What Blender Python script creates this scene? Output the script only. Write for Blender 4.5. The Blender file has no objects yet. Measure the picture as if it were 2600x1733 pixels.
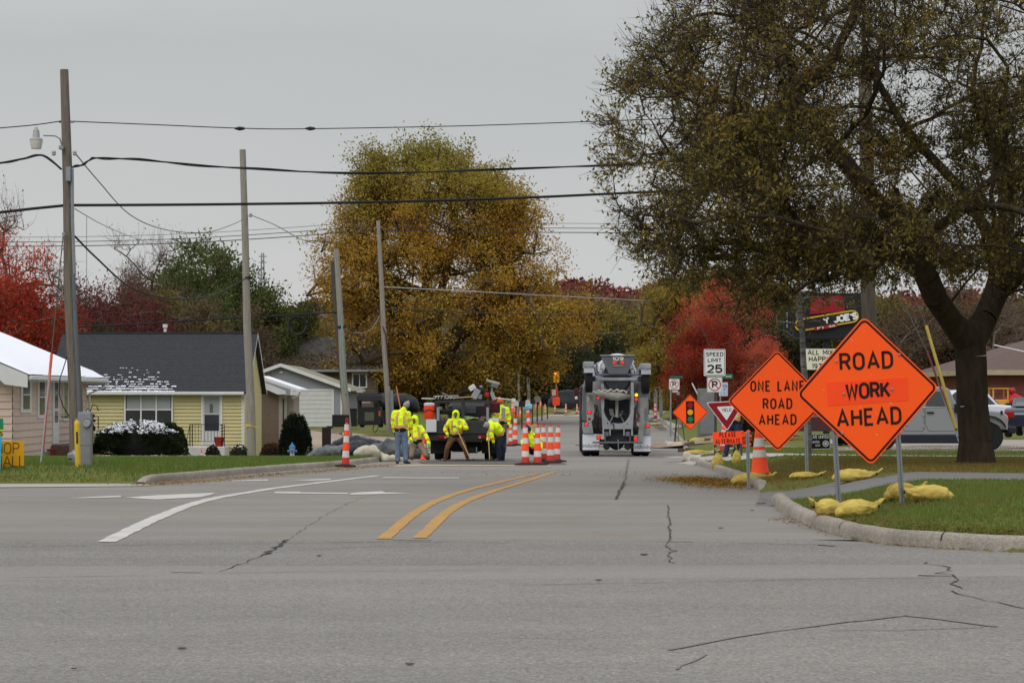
import bpy, bmesh, math, random
import numpy as np
from mathutils import Vector, Matrix, Euler, noise as mnoise
S = bpy.context.scene
C = S.collection
R = math.radians
# ------------------------------------------------------------------ camera
F = 5500.0; YH = 1005.0; CZ = 1.5
cam = bpy.data.cameras.new('camera'); co = bpy.data.objects.new('camera', cam); C.objects.link(co)
co.location = (0, 0, CZ); co.rotation_euler = (R(90), 0, 0)
cam.sensor_width = 36; cam.lens = F/2600*36; cam.shift_y = (YH-866.5)/2600
cam.clip_start = .5; cam.clip_end = 6000
S.camera = co
# ------------------------------------------------------------------ light
w = bpy.data.worlds.new('World'); S.world = w; w.use_nodes = True
nt = w.node_tree; nt.nodes.clear()
def N(tree, t, **k):
    n = tree.nodes.new(t)
    for a, b in k.items(): setattr(n, a, b)
    return n
SUN_EL, SUN_ROT = 48, 205
sky = N(nt, 'ShaderNodeTexSky', sky_type='NISHITA', sun_disc=False, sun_elevation=R(SUN_EL), sun_rotation=R(SUN_ROT))
hs = N(nt, 'ShaderNodeHueSaturation'); hs.inputs['Saturation'].default_value = .25
tc = N(nt, 'ShaderNodeTexCoord'); sp = N(nt, 'ShaderNodeSeparateXYZ')
ramp = N(nt, 'ShaderNodeValToRGB')
ns = N(nt, 'ShaderNodeTexNoise'); ns.inputs['Scale'].default_value = 3.5; ns.inputs['Detail'].default_value = 5; ns.inputs['Roughness'].default_value = .5
mp = N(nt, 'ShaderNodeMapping'); mp.inputs['Scale'].default_value = (1, 1, 3.2)
L = nt.links.new
L(tc.outputs['Generated'], sp.inputs[0]); L(tc.outputs['Generated'], mp.inputs[0]); L(mp.outputs[0], ns.inputs[0])
add = N(nt, 'ShaderNodeMath', operation='MULTIPLY_ADD'); add.inputs[1].default_value = .15; 
L(ns.outputs['Fac'], add.inputs[0]); L(sp.outputs['Z'], add.inputs[2])
L(add.outputs[0], ramp.inputs[0])
e = ramp.color_ramp.elements
e[0].position = .0; e[0].color = (.60, .575, .575, 1)
e[1].position = 1.0; e[1].color = (1.05, 1.08, 1.14, 1)
for p, c in ((.07, (.585, .565, .565, 1)), (.14, (.54, .548, .548, 1)), (.24, (.47, .49, .492, 1)), (.45, (.74, .75, .77, 1))):
    x = e.new(p); x.color = c
bg1 = N(nt, 'ShaderNodeBackground'); bg1.inputs[1].default_value = .05
bg2 = N(nt, 'ShaderNodeBackground'); bg2.inputs[1].default_value = 1.1
ad = N(nt, 'ShaderNodeAddShader'); out = N(nt, 'ShaderNodeOutputWorld')
L(sky.outputs[0], hs.inputs['Color']); L(hs.outputs[0], bg1.inputs[0]); L(ramp.outputs[0], bg2.inputs[0])
mxs = N(nt, 'ShaderNodeMixShader'); mxs.inputs[0].default_value = .93
L(bg1.outputs[0], mxs.inputs[1]); L(bg2.outputs[0], mxs.inputs[2]); L(mxs.outputs[0], out.inputs[0])
sl = bpy.data.lights.new('sun', 'SUN'); sl.energy = 1.1; sl.angle = R(35); sl.color = (1, .97, .93)
so = bpy.data.objects.new('sun', sl); C.objects.link(so)
az = R(SUN_ROT)   # sun over the camera's left shoulder, diffuse
so.rotation_euler = Vector((-math.sin(az), -math.cos(az), -math.tan(R(SUN_EL)))).to_track_quat('-Z', 'Y').to_euler()
S.view_settings.view_transform = 'Standard'; S.view_settings.look = 'None'
S.view_settings.exposure = 0; S.view_settings.gamma = 1
S.cycles.max_bounces = 6; S.cycles.transparent_max_bounces = 6
# ------------------------------------------------------------------ helpers
def lin(c):
    return tuple(((v/255)/12.92 if v/255 <= .04045 else ((v/255+.055)/1.055)**2.4) for v in c)
def P(px, py, d): return Vector(((px-1300)/F*d, d, CZ+(YH-py)/F*d))
MATS = {}
def mat(name, rgb, rough=.8, var=.12, scale=4., metal=0., spec=.3, bump=0., bscale=None, emit=0, stretch=None, rgb2=None, detail=4, coat=0):
    if name in MATS: return MATS[name]
    m = bpy.data.materials.new(name); m.use_nodes = True; t = m.node_tree; b = t.nodes['Principled BSDF']
    c = lin(rgb)
    b.inputs['Roughness'].default_value = rough; b.inputs['Metallic'].default_value = metal
    b.inputs['Specular IOR Level'].default_value = spec
    if coat: b.inputs['Coat Weight'].default_value = coat; b.inputs['Coat Roughness'].default_value = .15
    tcn = N(t, 'ShaderNodeTexCoord'); mpn = N(t, 'ShaderNodeMapping')
    if stretch: mpn.inputs['Scale'].default_value = stretch
    t.links.new(tcn.outputs['Object'], mpn.inputs[0])
    n = N(t, 'ShaderNodeTexNoise'); n.inputs['Scale'].default_value = scale; n.inputs['Detail'].default_value = detail; n.inputs['Roughness'].default_value = .62
    t.links.new(mpn.outputs[0], n.inputs[0])
    r = N(t, 'ShaderNodeValToRGB'); el = r.color_ramp.elements
    c2 = lin(rgb2) if rgb2 else tuple(min(1, v*(1+var)) for v in c)
    c1 = c if rgb2 else tuple(v*(1-var) for v in c)
    el[0].position = .3; el[0].color = (*c1, 1); el[1].position = .7; el[1].color = (*c2, 1)
    t.links.new(n.outputs['Fac'], r.inputs[0]); t.links.new(r.outputs[0], b.inputs['Base Color'])
    if bump:
        bn = N(t, 'ShaderNodeBump'); bn.inputs['Strength'].default_value = bump; bn.inputs['Distance'].default_value = .02
        n2 = N(t, 'ShaderNodeTexNoise'); n2.inputs['Scale'].default_value = bscale or scale*4; n2.inputs['Detail'].default_value = 5
        t.links.new(mpn.outputs[0], n2.inputs[0]); t.links.new(n2.outputs['Fac'], bn.inputs['Height']); t.links.new(bn.outputs[0], b.inputs['Normal'])
    if emit:
        b.inputs['Emission Color'].default_value = (*c, 1); b.inputs['Emission Strength'].default_value = emit
    MATS[name] = m; return m
def leafmat(name, cols, trans=.35, nscale=.25, grad=None):
    """leaf material: random per leaf and by clump; grad=(z0,z1,cols2) changes the kind of colour with height"""
    m = bpy.data.materials.new(name); m.use_nodes = True; t = m.node_tree; t.nodes.clear()
    g = N(t, 'ShaderNodeNewGeometry'); tcn = N(t, 'ShaderNodeTexCoord')
    n = N(t, 'ShaderNodeTexNoise'); n.inputs['Scale'].default_value = nscale; n.inputs['Detail'].default_value = 3
    t.links.new(tcn.outputs['Object'], n.inputs[0])
    a = N(t, 'ShaderNodeMath', operation='MULTIPLY_ADD'); a.inputs[1].default_value = .45
    t.links.new(g.outputs['Random Per Island'], a.inputs[0])
    b_ = N(t, 'ShaderNodeMapRange'); b_.inputs[1].default_value = .33; b_.inputs[2].default_value = .67; b_.inputs[4].default_value = .55
    t.links.new(n.outputs['Fac'], b_.inputs[0]); t.links.new(b_.outputs[0], a.inputs[2])
    def rmp(cols):
        r = N(t, 'ShaderNodeValToRGB'); el = r.color_ramp.elements
        for i, c in enumerate(cols):
            p = i/(len(cols)-1)
            if i == 0: el[0].position = 0; el[0].color = (*lin(c), 1)
            elif i == len(cols)-1: el[-1].position = 1; el[-1].color = (*lin(c), 1)
            else: x = el.new(p); x.color = (*lin(c), 1)
        t.links.new(a.outputs[0], r.inputs[0]); return r
    col = rmp(cols).outputs[0]
    if grad:
        r2 = rmp(grad[2]); s = N(t, 'ShaderNodeSeparateXYZ'); t.links.new(tcn.outputs['Object'], s.inputs[0])
        n3 = N(t, 'ShaderNodeMath', operation='MULTIPLY_ADD'); n3.inputs[1].default_value = (grad[1]-grad[0])*1.6
        t.links.new(n.outputs['Fac'], n3.inputs[0]); t.links.new(s.outputs['Z'], n3.inputs[2])
        mr = N(t, 'ShaderNodeMapRange'); q = (grad[1]-grad[0])*.8; mr.inputs[1].default_value = grad[0]+q; mr.inputs[2].default_value = grad[1]+q
        t.links.new(n3.outputs[0], mr.inputs[0])
        mx = N(t, 'ShaderNodeMix', data_type='RGBA'); t.links.new(mr.outputs[0], mx.inputs[0])
        t.links.new(col, mx.inputs[6]); t.links.new(r2.outputs[0], mx.inputs[7]); col = mx.outputs[2]
    d = N(t, 'ShaderNodeBsdfDiffuse'); tr = N(t, 'ShaderNodeBsdfTranslucent'); ms = N(t, 'ShaderNodeMixShader'); ms.inputs[0].default_value = trans
    o = N(t, 'ShaderNodeOutputMaterial')
    t.links.new(col, d.inputs[0]); t.links.new(col, tr.inputs[0]); t.links.new(d.outputs[0], ms.inputs[1]); t.links.new(tr.outputs[0], ms.inputs[2]); t.links.new(ms.outputs[0], o.inputs[0])
    return m

def link(name, me, mats, parent=None, smooth=False):
    for m in (mats if isinstance(mats, (list, tuple)) else [mats]): me.materials.append(m)
    o = bpy.data.objects.new(name, me); C.objects.link(o)
    if parent: o.parent = parent
    if smooth:
        me.polygons.foreach_set('use_smooth', [True]*len(me.polygons))
        if smooth != 'all': me.set_sharp_from_angle(angle=R(40))
    return o
def tag(o, label=None, cat=None, group=None, kind=None):
    if label: o['label'] = label
    if cat: o['category'] = cat
    if group: o['group'] = group
    if kind: o['kind'] = kind
    return o
def thing(name, loc, label, cat, group=None, rz=0, rx=0, ry=0):
    o = bpy.data.objects.new(name, None); C.objects.link(o); o.empty_display_size = .2
    o.location = loc; o.rotation_euler = (rx, ry, rz); return tag(o, label, cat, group)
def dup(root, loc, label=None, rz=None, scale=None, group=None, rx=None, ry=None):
    r = root.copy(); C.objects.link(r); r.location = loc
    if rz is not None: r.rotation_euler.z = rz
    if rx is not None: r.rotation_euler.x = rx
    if ry is not None: r.rotation_euler.y = ry
    if scale is not None: r.scale = scale if hasattr(scale, '__len__') else (scale,)*3
    if label: r['label'] = label
    if group: r['group'] = group
    for ch in list(root.children):
        c = ch.copy(); C.objects.link(c); c.parent = r
        for g_ in list(ch.children):
            d = g_.copy(); C.objects.link(d); d.parent = c
    return r

class MB:
    def __init__(s): s.v = []; s.f = []; s.m = []; s.mi = 0
    def mat(s, i): s.mi = i; return s
    def addv(s, vs, fs):
        b = len(s.v); s.v += [tuple(v) for v in vs]
        for f in fs: s.f.append([b+i for i in f]); s.m.append(s.mi)
        return s
    def box(s, x0, x1, y0, y1, z0, z1, M=None):
        vs = [(x0,y0,z0),(x1,y0,z0),(x1,y1,z0),(x0,y1,z0),(x0,y0,z1),(x1,y0,z1),(x1,y1,z1),(x0,y1,z1)]
        if M is not None: vs = [M @ Vector(v) for v in vs]
        return s.addv(vs, [(0,3,2,1),(4,5,6,7),(0,1,5,4),(1,2,6,5),(2,3,7,6),(3,0,4,7)])
    def bbox(s, x0, x1, y0, y1, z0, z1, b=.02, M=None):
        """box with chamfered edges"""
        vs = []
        for (z, k) in ((z0, 1), (z0+b, 0), (z1-b, 0), (z1, 1)):
            q = b if k else 0
            a0, a1, c0, c1 = x0+q, x1-q, y0+q, y1-q
            e_ = b*.7
            vs += [(a0+e_,c0,z),(a1-e_,c0,z),(a1,c0+e_,z),(a1,c1-e_,z),(a1-e_,c1,z),(a0+e_,c1,z),(a0,c1-e_,z),(a0,c0+e_,z)]
        if M is not None: vs = [M @ Vector(v) for v in vs]
        fs = [tuple(range(7,-1,-1)), tuple(range(24,32))]
        for k in range(3):
            for i in range(8): j = (i+1) % 8; fs.append((8*k+i, 8*k+j, 8*k+8+j, 8*k+8+i))
        return s.addv(vs, fs)
    def cyl(s, p0, p1, r0, r1=None, n=10, cap=True):
        p0, p1 = Vector(p0), Vector(p1); r1 = r0 if r1 is None else r1
        t = (p1-p0).normalized(); a = t.orthogonal().normalized(); b = t.cross(a)
        vs = []
        for p, r in ((p0, r0), (p1, r1)):
            for i in range(n): an = 2*math.pi*i/n; vs.append(p+(a*math.cos(an)+b*math.sin(an))*r)
        fs = [(i, (i+1) % n, n+(i+1) % n, n+i) for i in range(n)]
        if cap: fs += [tuple(range(n-1,-1,-1)), tuple(range(n, 2*n))]
        return s.addv(vs, fs)
    def tube(s, pts, r, n=6):
        pts = [Vector(p) for p in pts]; rs = r if hasattr(r, '__len__') else [r]*len(pts)
        vs = []; ref = None
        for i, p in enumerate(pts):
            t = (pts[min(i+1, len(pts)-1)]-pts[max(i-1, 0)]).normalized()
            if ref is None: ref = t.orthogonal().normalized()
            a = (ref - t*ref.dot(t)).normalized(); ref = a; b = t.cross(a)
            for k in range(n): an = 2*math.pi*k/n; vs.append(p+(a*math.cos(an)+b*math.sin(an))*rs[i])
        fs = []
        for i in range(len(pts)-1):
            for k in range(n): fs.append((i*n+k, i*n+(k+1) % n, (i+1)*n+(k+1) % n, (i+1)*n+k))
        fs += [tuple(range(n-1,-1,-1)), tuple(range((len(pts)-1)*n, len(pts)*n))]
        return s.addv(vs, fs)
    def lathe(s, prof, o=(0,0,0), ax='z', n=20):
        """prof: (r, h) pairs"""
        vs = []; fs = []; o = Vector(o)
        for r, h in prof:
            for i in range(n):
                a = 2*math.pi*i/n; c, q = r*math.cos(a), r*math.sin(a)
                vs.append(o+Vector({'z': (c, q, h), 'x': (h, c, q), 'y': (c, h, q)}[ax]))
        for j in range(len(prof)-1):
            for i in range(n): fs.append((j*n+i, j*n+(i+1) % n, (j+1)*n+(i+1) % n, (j+1)*n+i))
        fs += [tuple(range(n-1,-1,-1)), tuple(range((len(prof)-1)*n, len(prof)*n))]
        return s.addv(vs, fs)
    def prism(s, poly, y0, y1, M=None):
        """poly of (x,z) extruded along y"""
        n = len(poly); vs = [(x, y0, z) for x, z in poly]+[(x, y1, z) for x, z in poly]
        if M is not None: vs = [M @ Vector(v) for v in vs]
        return s.addv(vs, [tuple(range(n)), tuple(range(2*n-1, n-1, -1))]+[(i, n+i, n+(i+1) % n, (i+1) % n) for i in range(n)])
    def prismx(s, poly, x0, x1):
        """poly of (y,z) extruded along x"""
        n = len(poly); vs = [(x0, y, z) for y, z in poly]+[(x1, y, z) for y, z in poly]
        return s.addv(vs, [tuple(range(n)), tuple(range(2*n-1, n-1, -1))]+[(i, n+i, n+(i+1) % n, (i+1) % n) for i in range(n)])
    def ell(s, c, r, n=12, m=8):
        c = Vector(c); vs = []; fs = []
        for j in range(1, m):
            ph = math.pi*j/m
            for i in range(n):
                a = 2*math.pi*i/n; vs.append(c+Vector((r[0]*math.sin(ph)*math.cos(a), r[1]*math.sin(ph)*math.sin(a), r[2]*math.cos(ph))))
        T = len(vs); vs += [c+Vector((0, 0, r[2])), c-Vector((0, 0, r[2]))]
        for j in range(m-2):
            for i in range(n): fs.append((j*n+i, (j+1)*n+i, (j+1)*n+(i+1) % n, j*n+(i+1) % n))
        for i in range(n): fs.append((T, i, (i+1) % n)); fs.append((T+1, (m-2)*n+(i+1) % n, (m-2)*n+i))
        return s.addv(vs, fs)
    def loft(s, pts, rad, side=(1, 0, 0), n=12):
        """elliptical sections along a path; rad = r or (a along side, b across); closed round ends"""
        pts = [Vector(p) for p in pts]; rad = [(r, r) if not hasattr(r, '__len__') else r for r in rad]
        side = Vector(side)
        t0 = (pts[0]-pts[1]).normalized(); t1 = (pts[-1]-pts[-2]).normalized()
        q = []
        def cap(p, t, r, rev):
            m = min(r); l = [(p+t*m*.9, (r[0]*.35, r[1]*.35)), (p+t*m*.6, (r[0]*.78, r[1]*.78))]
            return l if not rev else l[::-1]
        q = cap(pts[0], t0, rad[0], False)+list(zip(pts, rad))+cap(pts[-1], t1, rad[-1], True)
        vs = []; fs = []; prev = None
        for i, (p, r) in enumerate(q):
            t = (q[min(i+1, len(q)-1)][0]-q[max(i-1, 0)][0]).normalized()
            sd = side-t*side.dot(t)
            if sd.length < .15: sd = t.orthogonal() if prev is None else prev-t*prev.dot(t)
            sd.normalize(); prev = sd; nn = t.cross(sd)
            for k in range(n): a = 2*math.pi*k/n; vs.append(p+sd*(r[0]*math.cos(a))+nn*(r[1]*math.sin(a)))
        for i in range(len(q)-1):
            for k in range(n): fs.append((i*n+k, i*n+(k+1) % n, (i+1)*n+(k+1) % n, (i+1)*n+k))
        fs += [tuple(range(n-1,-1,-1)), tuple(range((len(q)-1)*n, len(q)*n))]
        return s.addv(vs, fs)
    def build(s, name, mats, parent=None, smooth=False):
        me = bpy.data.meshes.new(name); me.from_pydata(s.v, [], s.f)
        o = link(name, me, mats, parent)
        if len(me.materials) > 1: me.polygons.foreach_set('material_index', s.m)
        bm = bmesh.new(); bm.from_mesh(me); bmesh.ops.recalc_face_normals(bm, faces=bm.faces); bm.to_mesh(me); bm.free()
        if smooth:
            me.polygons.foreach_set('use_smooth', [True]*len(me.polygons))
            if smooth != 'all': me.set_sharp_from_angle(angle=R(38))
        return o
    def blob(s, name, mats, parent=None, voxel=.015, smooth=6, disp=0, dscale=6):
        """weld all pieces into one continuous skin"""
        o = s.build(name, mats, parent)
        md = o.modifiers.new('r', 'REMESH'); md.mode = 'VOXEL'; md.voxel_size = voxel; md.use_smooth_shade = True
        if smooth: sm = o.modifiers.new('s', 'SMOOTH'); sm.factor = .5; sm.iterations = smooth
        dg = bpy.context.evaluated_depsgraph_get(); me = bpy.data.meshes.new_from_object(o.evaluated_get(dg))
        old = o.data; o.modifiers.clear(); o.data = me; bpy.data.meshes.remove(old)
        if disp:
            for v in me.vertices: v.co += v.normal*disp*(mnoise.noise(v.co*dscale)+.5*mnoise.noise(v.co*dscale*2.7))
        me.polygons.foreach_set('use_smooth', [True]*len(me.polygons))
        return o
def npmesh(name, V, Fq, m, parent=None, smooth=False):
    me = bpy.data.meshes.new(name); V = np.asarray(V, dtype=np.float32); Fq = np.asarray(Fq, dtype=np.int32); k = Fq.shape[1]
    me.vertices.add(len(V)); me.vertices.foreach_set('co', V.ravel())
    me.loops.add(Fq.size); me.loops.foreach_set('vertex_index', Fq.ravel())
    me.polygons.add(len(Fq)); me.polygons.foreach_set('loop_start', np.arange(0, Fq.size, k)); me.polygons.foreach_set('loop_total', np.full(len(Fq), k))
    if smooth: me.polygons.foreach_set('use_smooth', [True]*len(Fq))
    me.update(calc_edges=True); me.validate()
    return link(name, me, m, parent)

# ---------------- stroke lettering, shaped like road sign lettering
def arc(cx, cy, rx, ry, a0, a1, n=7): return [(cx+rx*math.cos(R(a0+(a1-a0)*i/n)), cy+ry*math.sin(R(a0+(a1-a0)*i/n))) for i in range(n+1)]
GL = {
'A': (.72, [[(.0,0),(.36,1),(.72,0)], [(.14,.3),(.58,.3)]]),
'B': (.6, [[(.0,.5),(.38,.5)]+arc(.38,.25,.22,.25,90,-90)+[(0,0),(0,1),(.34,1)]+arc(.34,.76,.2,.24,90,-75)]),
'C': (.62, [arc(.31,.7,.31,.3,20,180)+arc(.31,.3,.31,.3,180,340)]),
'D': (.62, [[(0,1),(.28,1)]+arc(.28,.66,.34,.34,90,0)+arc(.28,.34,.34,.34,0,-90)+[(0,0),(0,1.08)]]),
'E': (.54, [[(.54,1),(0,1),(0,0),(.54,0)], [(0,.52),(.44,.52)]]),
'F': (.52, [[(.52,1),(0,1),(0,0)], [(0,.5),(.42,.5)]]),
'G': (.64, [arc(.32,.7,.32,.3,20,180)+arc(.32,.3,.32,.3,180,350)+[(.64,.46),(.36,.46)]]),
'H': (.62, [[(0,0),(0,1)], [(.62,0),(.62,1)], [(0,.52),(.62,.52)]]),
'I': (.0, [[(0,0),(0,1)]]),
'J': (.5, [[(.5,1),(.5,.28)]+arc(.25,.27,.25,.27,0,-170)]),
'K': (.62, [[(0,0),(0,1)], [(.6,1),(.02,.36)], [(.22,.58),(.64,0)]]),
'L': (.5, [[(0,1),(0,0),(.5,0)]]),
'M': (.76, [[(0,0),(0,1),(.38,.25),(.76,1),(.76,0)]]),
'N': (.64, [[(0,0),(0,1),(.64,0),(.64,1)]]),
'O': (.66, [arc(.33,.68,.33,.32,0,180,9)+arc(.33,.32,.33,.32,180,360,9)+[(.66,.7)]]),
'P': (.58, [[(0,0),(0,1),(.34,1)]+arc(.34,.74,.24,.26,90,-90)+[(.04,.48)]]),
'R': (.6, [[(0,0),(0,1),(.36,1)]+arc(.36,.75,.24,.25,90,-90)+[(.04,.5)], [(.34,.5),(.62,0)]]),
'S': (.56, [arc(.28,.75,.27,.25,25,230,8)+arc(.28,.26,.28,.26,62,-155,9)]),
'T': (.58, [[(0,1),(.58,1)], [(.29,.96),(.29,0)]]),
'U': (.62, [[(0,1),(0,.3)]+arc(.31,.3,.31,.3,180,360,8)+[(.62,1)]]),
'V': (.66, [[(0,1),(.33,0),(.66,1)]]),
'W': (.86, [[(0,1),(.2,0),(.43,.9),(.66,0),(.86,1)]]),
'X': (.62, [[(0,1),(.62,0)], [(.62,1),(0,0)]]),
'Y': (.66, [[(0,1),(.33,.48),(.66,1)], [(.33,.46),(.33,0)]]),
'Z': (.56, [[(0,1),(.56,1),(0,0),(.56,0)]]),
'0': (.54, [arc(.27,.68,.27,.32,0,180,8)+arc(.27,.32,.27,.32,180,360,8)+[(.54,.7)]]),
'1': (.16, [[(0,.78),(.16,1),(.16,0)]]),
'2': (.56, [arc(.28,.72,.28,.28,165,-20,8)+[(.42,.42),(0,0),(.58,0)]]),
'5': (.56, [[(.52,1),(.06,1),(.02,.52)]+arc(.27,.32,.29,.31,120,-160,9)]),
'7': (.52, [[(0,1),(.54,1),(.18,0)]]),
'9': (.56, [arc(.28,.68,.28,.3,-20,340,12), [(.56,.68),(.5,.25)]+arc(.27,.25,.23,.25,0,-120)]),
"'": (.0, [[(0,1.02),(0,.72)]]), '.': (0, [[(0,.0),(0,.1)]]), ' ': (.3, []),
}
def ribbon2(pts, w, closed=False):
    """mitred flat ribbon -> list of (left,right) pairs"""
    n = len(pts); o = []
    for i in range(n):
        p = Vector(pts[i])
        a = Vector(pts[i-1]) if (i > 0 or closed) else None; b = Vector(pts[(i+1) % n]) if (i < n-1 or closed) else None
        d1 = (p-a).normalized() if a is not None and (p-a).length > 1e-6 else None
        d2 = (b-p).normalized() if b is not None and (b-p).length > 1e-6 else None
        if d1 is None and d2 is None: continue
        d1 = d1 or d2; d2 = d2 or d1
        n1 = Vector((-d1.y, d1.x)); n2 = Vector((-d2.y, d2.x)); m = (n1+n2)
        m = n1 if m.length < .2 else m.normalized()
        k = 1/max(.45, m.dot(n1)); o.append((p+m*w/2*k, p-m*w/2*k))
    return o
def letters(mb, text, cx, cz, h, y, wx=1., th=.155, gap=.24, M=None, slant=0, k0=0, fit=None):
    """write centred text on the plane y (facing -y); every stroke sits a hair in front of the last"""
    if fit: wx = (fit/h+gap-th-gap*len(text))/sum(GL[c][0] for c in text)
    tot = sum(GL[c][0]*wx+gap for c in text)-gap; x = -tot*h/2; k = k0
    for c in text:
        wd, strokes = GL[c]
        for st in strokes:
            st2 = [((px*wx)*h+x+slant*pz*h, pz*h*(1-th)+th*h/2) for px, pz in st]
            rb = ribbon2(st2, th*h); vs = []; yy = y-.0004*(k % 5)
            for a, b in rb: vs += [(cx+a.x, yy, cz+a.y-h/2), (cx+b.x, yy, cz+b.y-h/2)]
            if M is not None: vs = [M @ Vector(v) for v in vs]
            mb.addv(vs, [(2*i, 2*i+1, 2*i+3, 2*i+2) for i in range(len(rb)-1)]); k += 1
        x += (wd*wx+gap)*h
def roundpoly(pts, r, n=5):
    o = []
    for i, p in enumerate(pts):
        p = Vector(p); a = (Vector(pts[i-1])-p); b = (Vector(pts[(i+1) % len(pts)])-p); an = a.angle(b)
        t = r/math.tan(an/2); a.normalize(); b.normalize()
        s_, e_ = p+a*t, p+b*t; c = p+(a+b).normalized()*(r/math.sin(an/2))
        v0, v1 = s_-c, e_-c
        for k in range(n+1):
            q = v0.lerp(v1, k/n); q = q.normalized()*r; o.append(tuple(c+q))
    return o
def inset(poly, d):
    c = Vector((sum(p[0] for p in poly)/len(poly), sum(p[1] for p in poly)/len(poly)))
    return [tuple(a) for a, b in []] or [tuple(Vector(p)) for p in poly]
def border(mb, poly, w, y):
    rb = ribbon2(poly, w, closed=True); vs = []; n = len(rb)
    for a, b in rb: vs += [(a.x, y, a.y), (b.x, y, b.y)]
    mb.addv(vs, [(2*i, 2*i+1, (2*i+3) % (2*n), (2*i+2) % (2*n)) for i in range(n)])
def disc(mb, cx, cz, r, y, n=18, r0=0):
    if r0: border(mb, [(cx+(r+r0)/2*math.cos(2*math.pi*i/n), cz+(r+r0)/2*math.sin(2*math.pi*i/n)) for i in range(n)], r-r0, y)
    else: mb.addv([(cx+r*math.cos(2*math.pi*i/n), y, cz+r*math.sin(2*math.pi*i/n)) for i in range(n)], [tuple(range(n))])

# ------------------------------------------------------------------ ground shape
HP = [(-40,1.48),(22,1.48),(30,1.53),(37,1.58),(50,1.78),(64,1.98),(70,2.06),(81,2.26),(98,2.3),(130,2.25),(170,2.1),(229,1.9),(300,1.7),(420,1.0),(600,-6),(900,-24),(1400,-40),(3000,-60)]
HX = np.array([a for a, b in HP], float); HY = np.array([b for a, b in HP], float)
def Hd(d): return np.interp(d, HX, HY)
def zr(d): return CZ-Hd(d)
def G(px, py, off=0):
    lo, hi = 8., 330.
    for _ in range(50):
        m = (lo+hi)/2
        if YH+F*(Hd(m)-off)/m > py: lo = m
        else: hi = m
    return Vector(((px-1300)/F*lo, lo))
RK1 = [(2600,1402),(2400,1392),(2280,1384),(2200,1374),(2120,1357),(2060,1338),(2010,1316),(1975,1293),(1957,1270)]
RK2 = [(1928,1246),(1905,1231),(1880,1219),(1840,1205),(1800,1190),(1760,1177),(1742,1167)]
RK3 = [(1737,1143),(1722,1114),(1701,1091),(1685,1075),(1662,1066)]
LK = [(1100,1146),(1010,1166),(960,1172),(900,1179),(860,1184),(780,1190),(700,1196),(620,1203),(540,1211),(450,1219),(369,1226)]
rk1 = [G(*p) for p in RK1]; rk2 = [G(*p) for p in RK2]; rk3 = [G(*p) for p in RK3]
lk = [G(*p) for p in LK]
YMAIN = 22.35
rmain = [Vector((60, 18)), Vector((14, 18.4)), Vector((8, 19.3))]+rk1
right = rmain+rk2+rk3+[Vector((14.5, 210)), Vector((22, 300)), Vector((30, 380))]
left = [Vector((22, 380)), Vector((13, 300)), Vector((1.9, 205)), Vector((-1.2, 120))]+lk+[Vector((-60, lk[-1].y-.3))]
PAVE = [Vector((-60, -30)), Vector((60, -30))]+right+left
PA = np.array([[p.x, p.y] for p in PAVE])
def edge_x(pl, y):
    a = sorted([(p.y, p.x) for p in pl]); return np.interp(y, [q[0] for q in a], [q[1] for q in a])
def inside(x, y):
    r = np.zeros(x.shape, bool); n = len(PA)
    for i in range(n):
        x0, y0 = PA[i]; x1, y1 = PA[(i+1) % n]
        if y0 == y1: continue
        c = ((y0 > y) != (y1 > y)) & (x < (x1-x0)*(y-y0)/(y1-y0)+x0); r ^= c
    return r
def dist(x, y):
    d = np.full(x.shape, 1e9); n = len(PA)
    for i in range(n):
        x0, y0 = PA[i]; x1, y1 = PA[(i+1) % n]; dx, dy = x1-x0, y1-y0; L2 = dx*dx+dy*dy
        if L2 < 1e-9: continue
        t = np.clip(((x-x0)*dx+(y-y0)*dy)/L2, 0, 1); d = np.minimum(d, (x-x0-t*dx)**2+(y-y0-t*dy)**2)
    return np.sqrt(d)
def sm(a, b, x): t = np.clip((x-a)/(b-a), 0, 1); return t*t*(3-2*t)
OFFR = ([0,98,104,112,125,150,200,300,420,3000], [.35,.35,.46,.7,1.5,1.6,1.5,2,0,0])
OFFL = ([0,50,60,75,88,98,112,130,150,180,300,420,3000], [.3,.3,.2,0,-.36,-.42,.0,.42,.8,1.25,2,0,0])
OPEN_R = [(29.5, 35.2), (71, 92)]; OPEN_L = [(30, 41.0), (71, 78)]
def zg(x, y):
    x = np.asarray(x, float); y = np.asarray(y, float); sh = x.shape; x = x.ravel(); y = y.ravel()
    ins = inside(x, y); ds = dist(x, y); ds = np.where(ins, 0, ds)
    mid = np.interp(y, [0, 60, 200, 380], [0, 1, 7, 26]); rt = x > mid
    off = np.where(rt, np.interp(y, *OFFR), np.interp(y, *OFFL))
    op = np.zeros_like(x)
    for rng, side in ((OPEN_R, rt), (OPEN_L, ~rt)):
        for a, b in rng: op = np.maximum(op, np.where(side, sm(a-.7, a+.3, y)*(1-sm(b-.3, b+.7, y)), 0))
    k = .13*(1-op)
    rampw = 2.2+np.clip(y-100, 0, 200)*.06
    z = zr(y)+k*sm(.0, .17, ds)+(off-k)*sm(.1, rampw, ds)*(ds > 0)
    z = z-np.where(ins, .03, 0)
    ff = sm(15, 60, np.abs(x))*sm(40, 90, y)
    z = z+ff*.5*np.sin(x*.07+1)*np.sin(y*.05)
    return z.reshape(sh)
def zg1(x, y): return float(zg(np.array([x]), np.array([y]))[0])
def GP(px, d):
    """ground point under picture column px at distance d"""
    x = (px-1300)/F*d; return Vector((x, d, zg1(x, d)))
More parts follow.
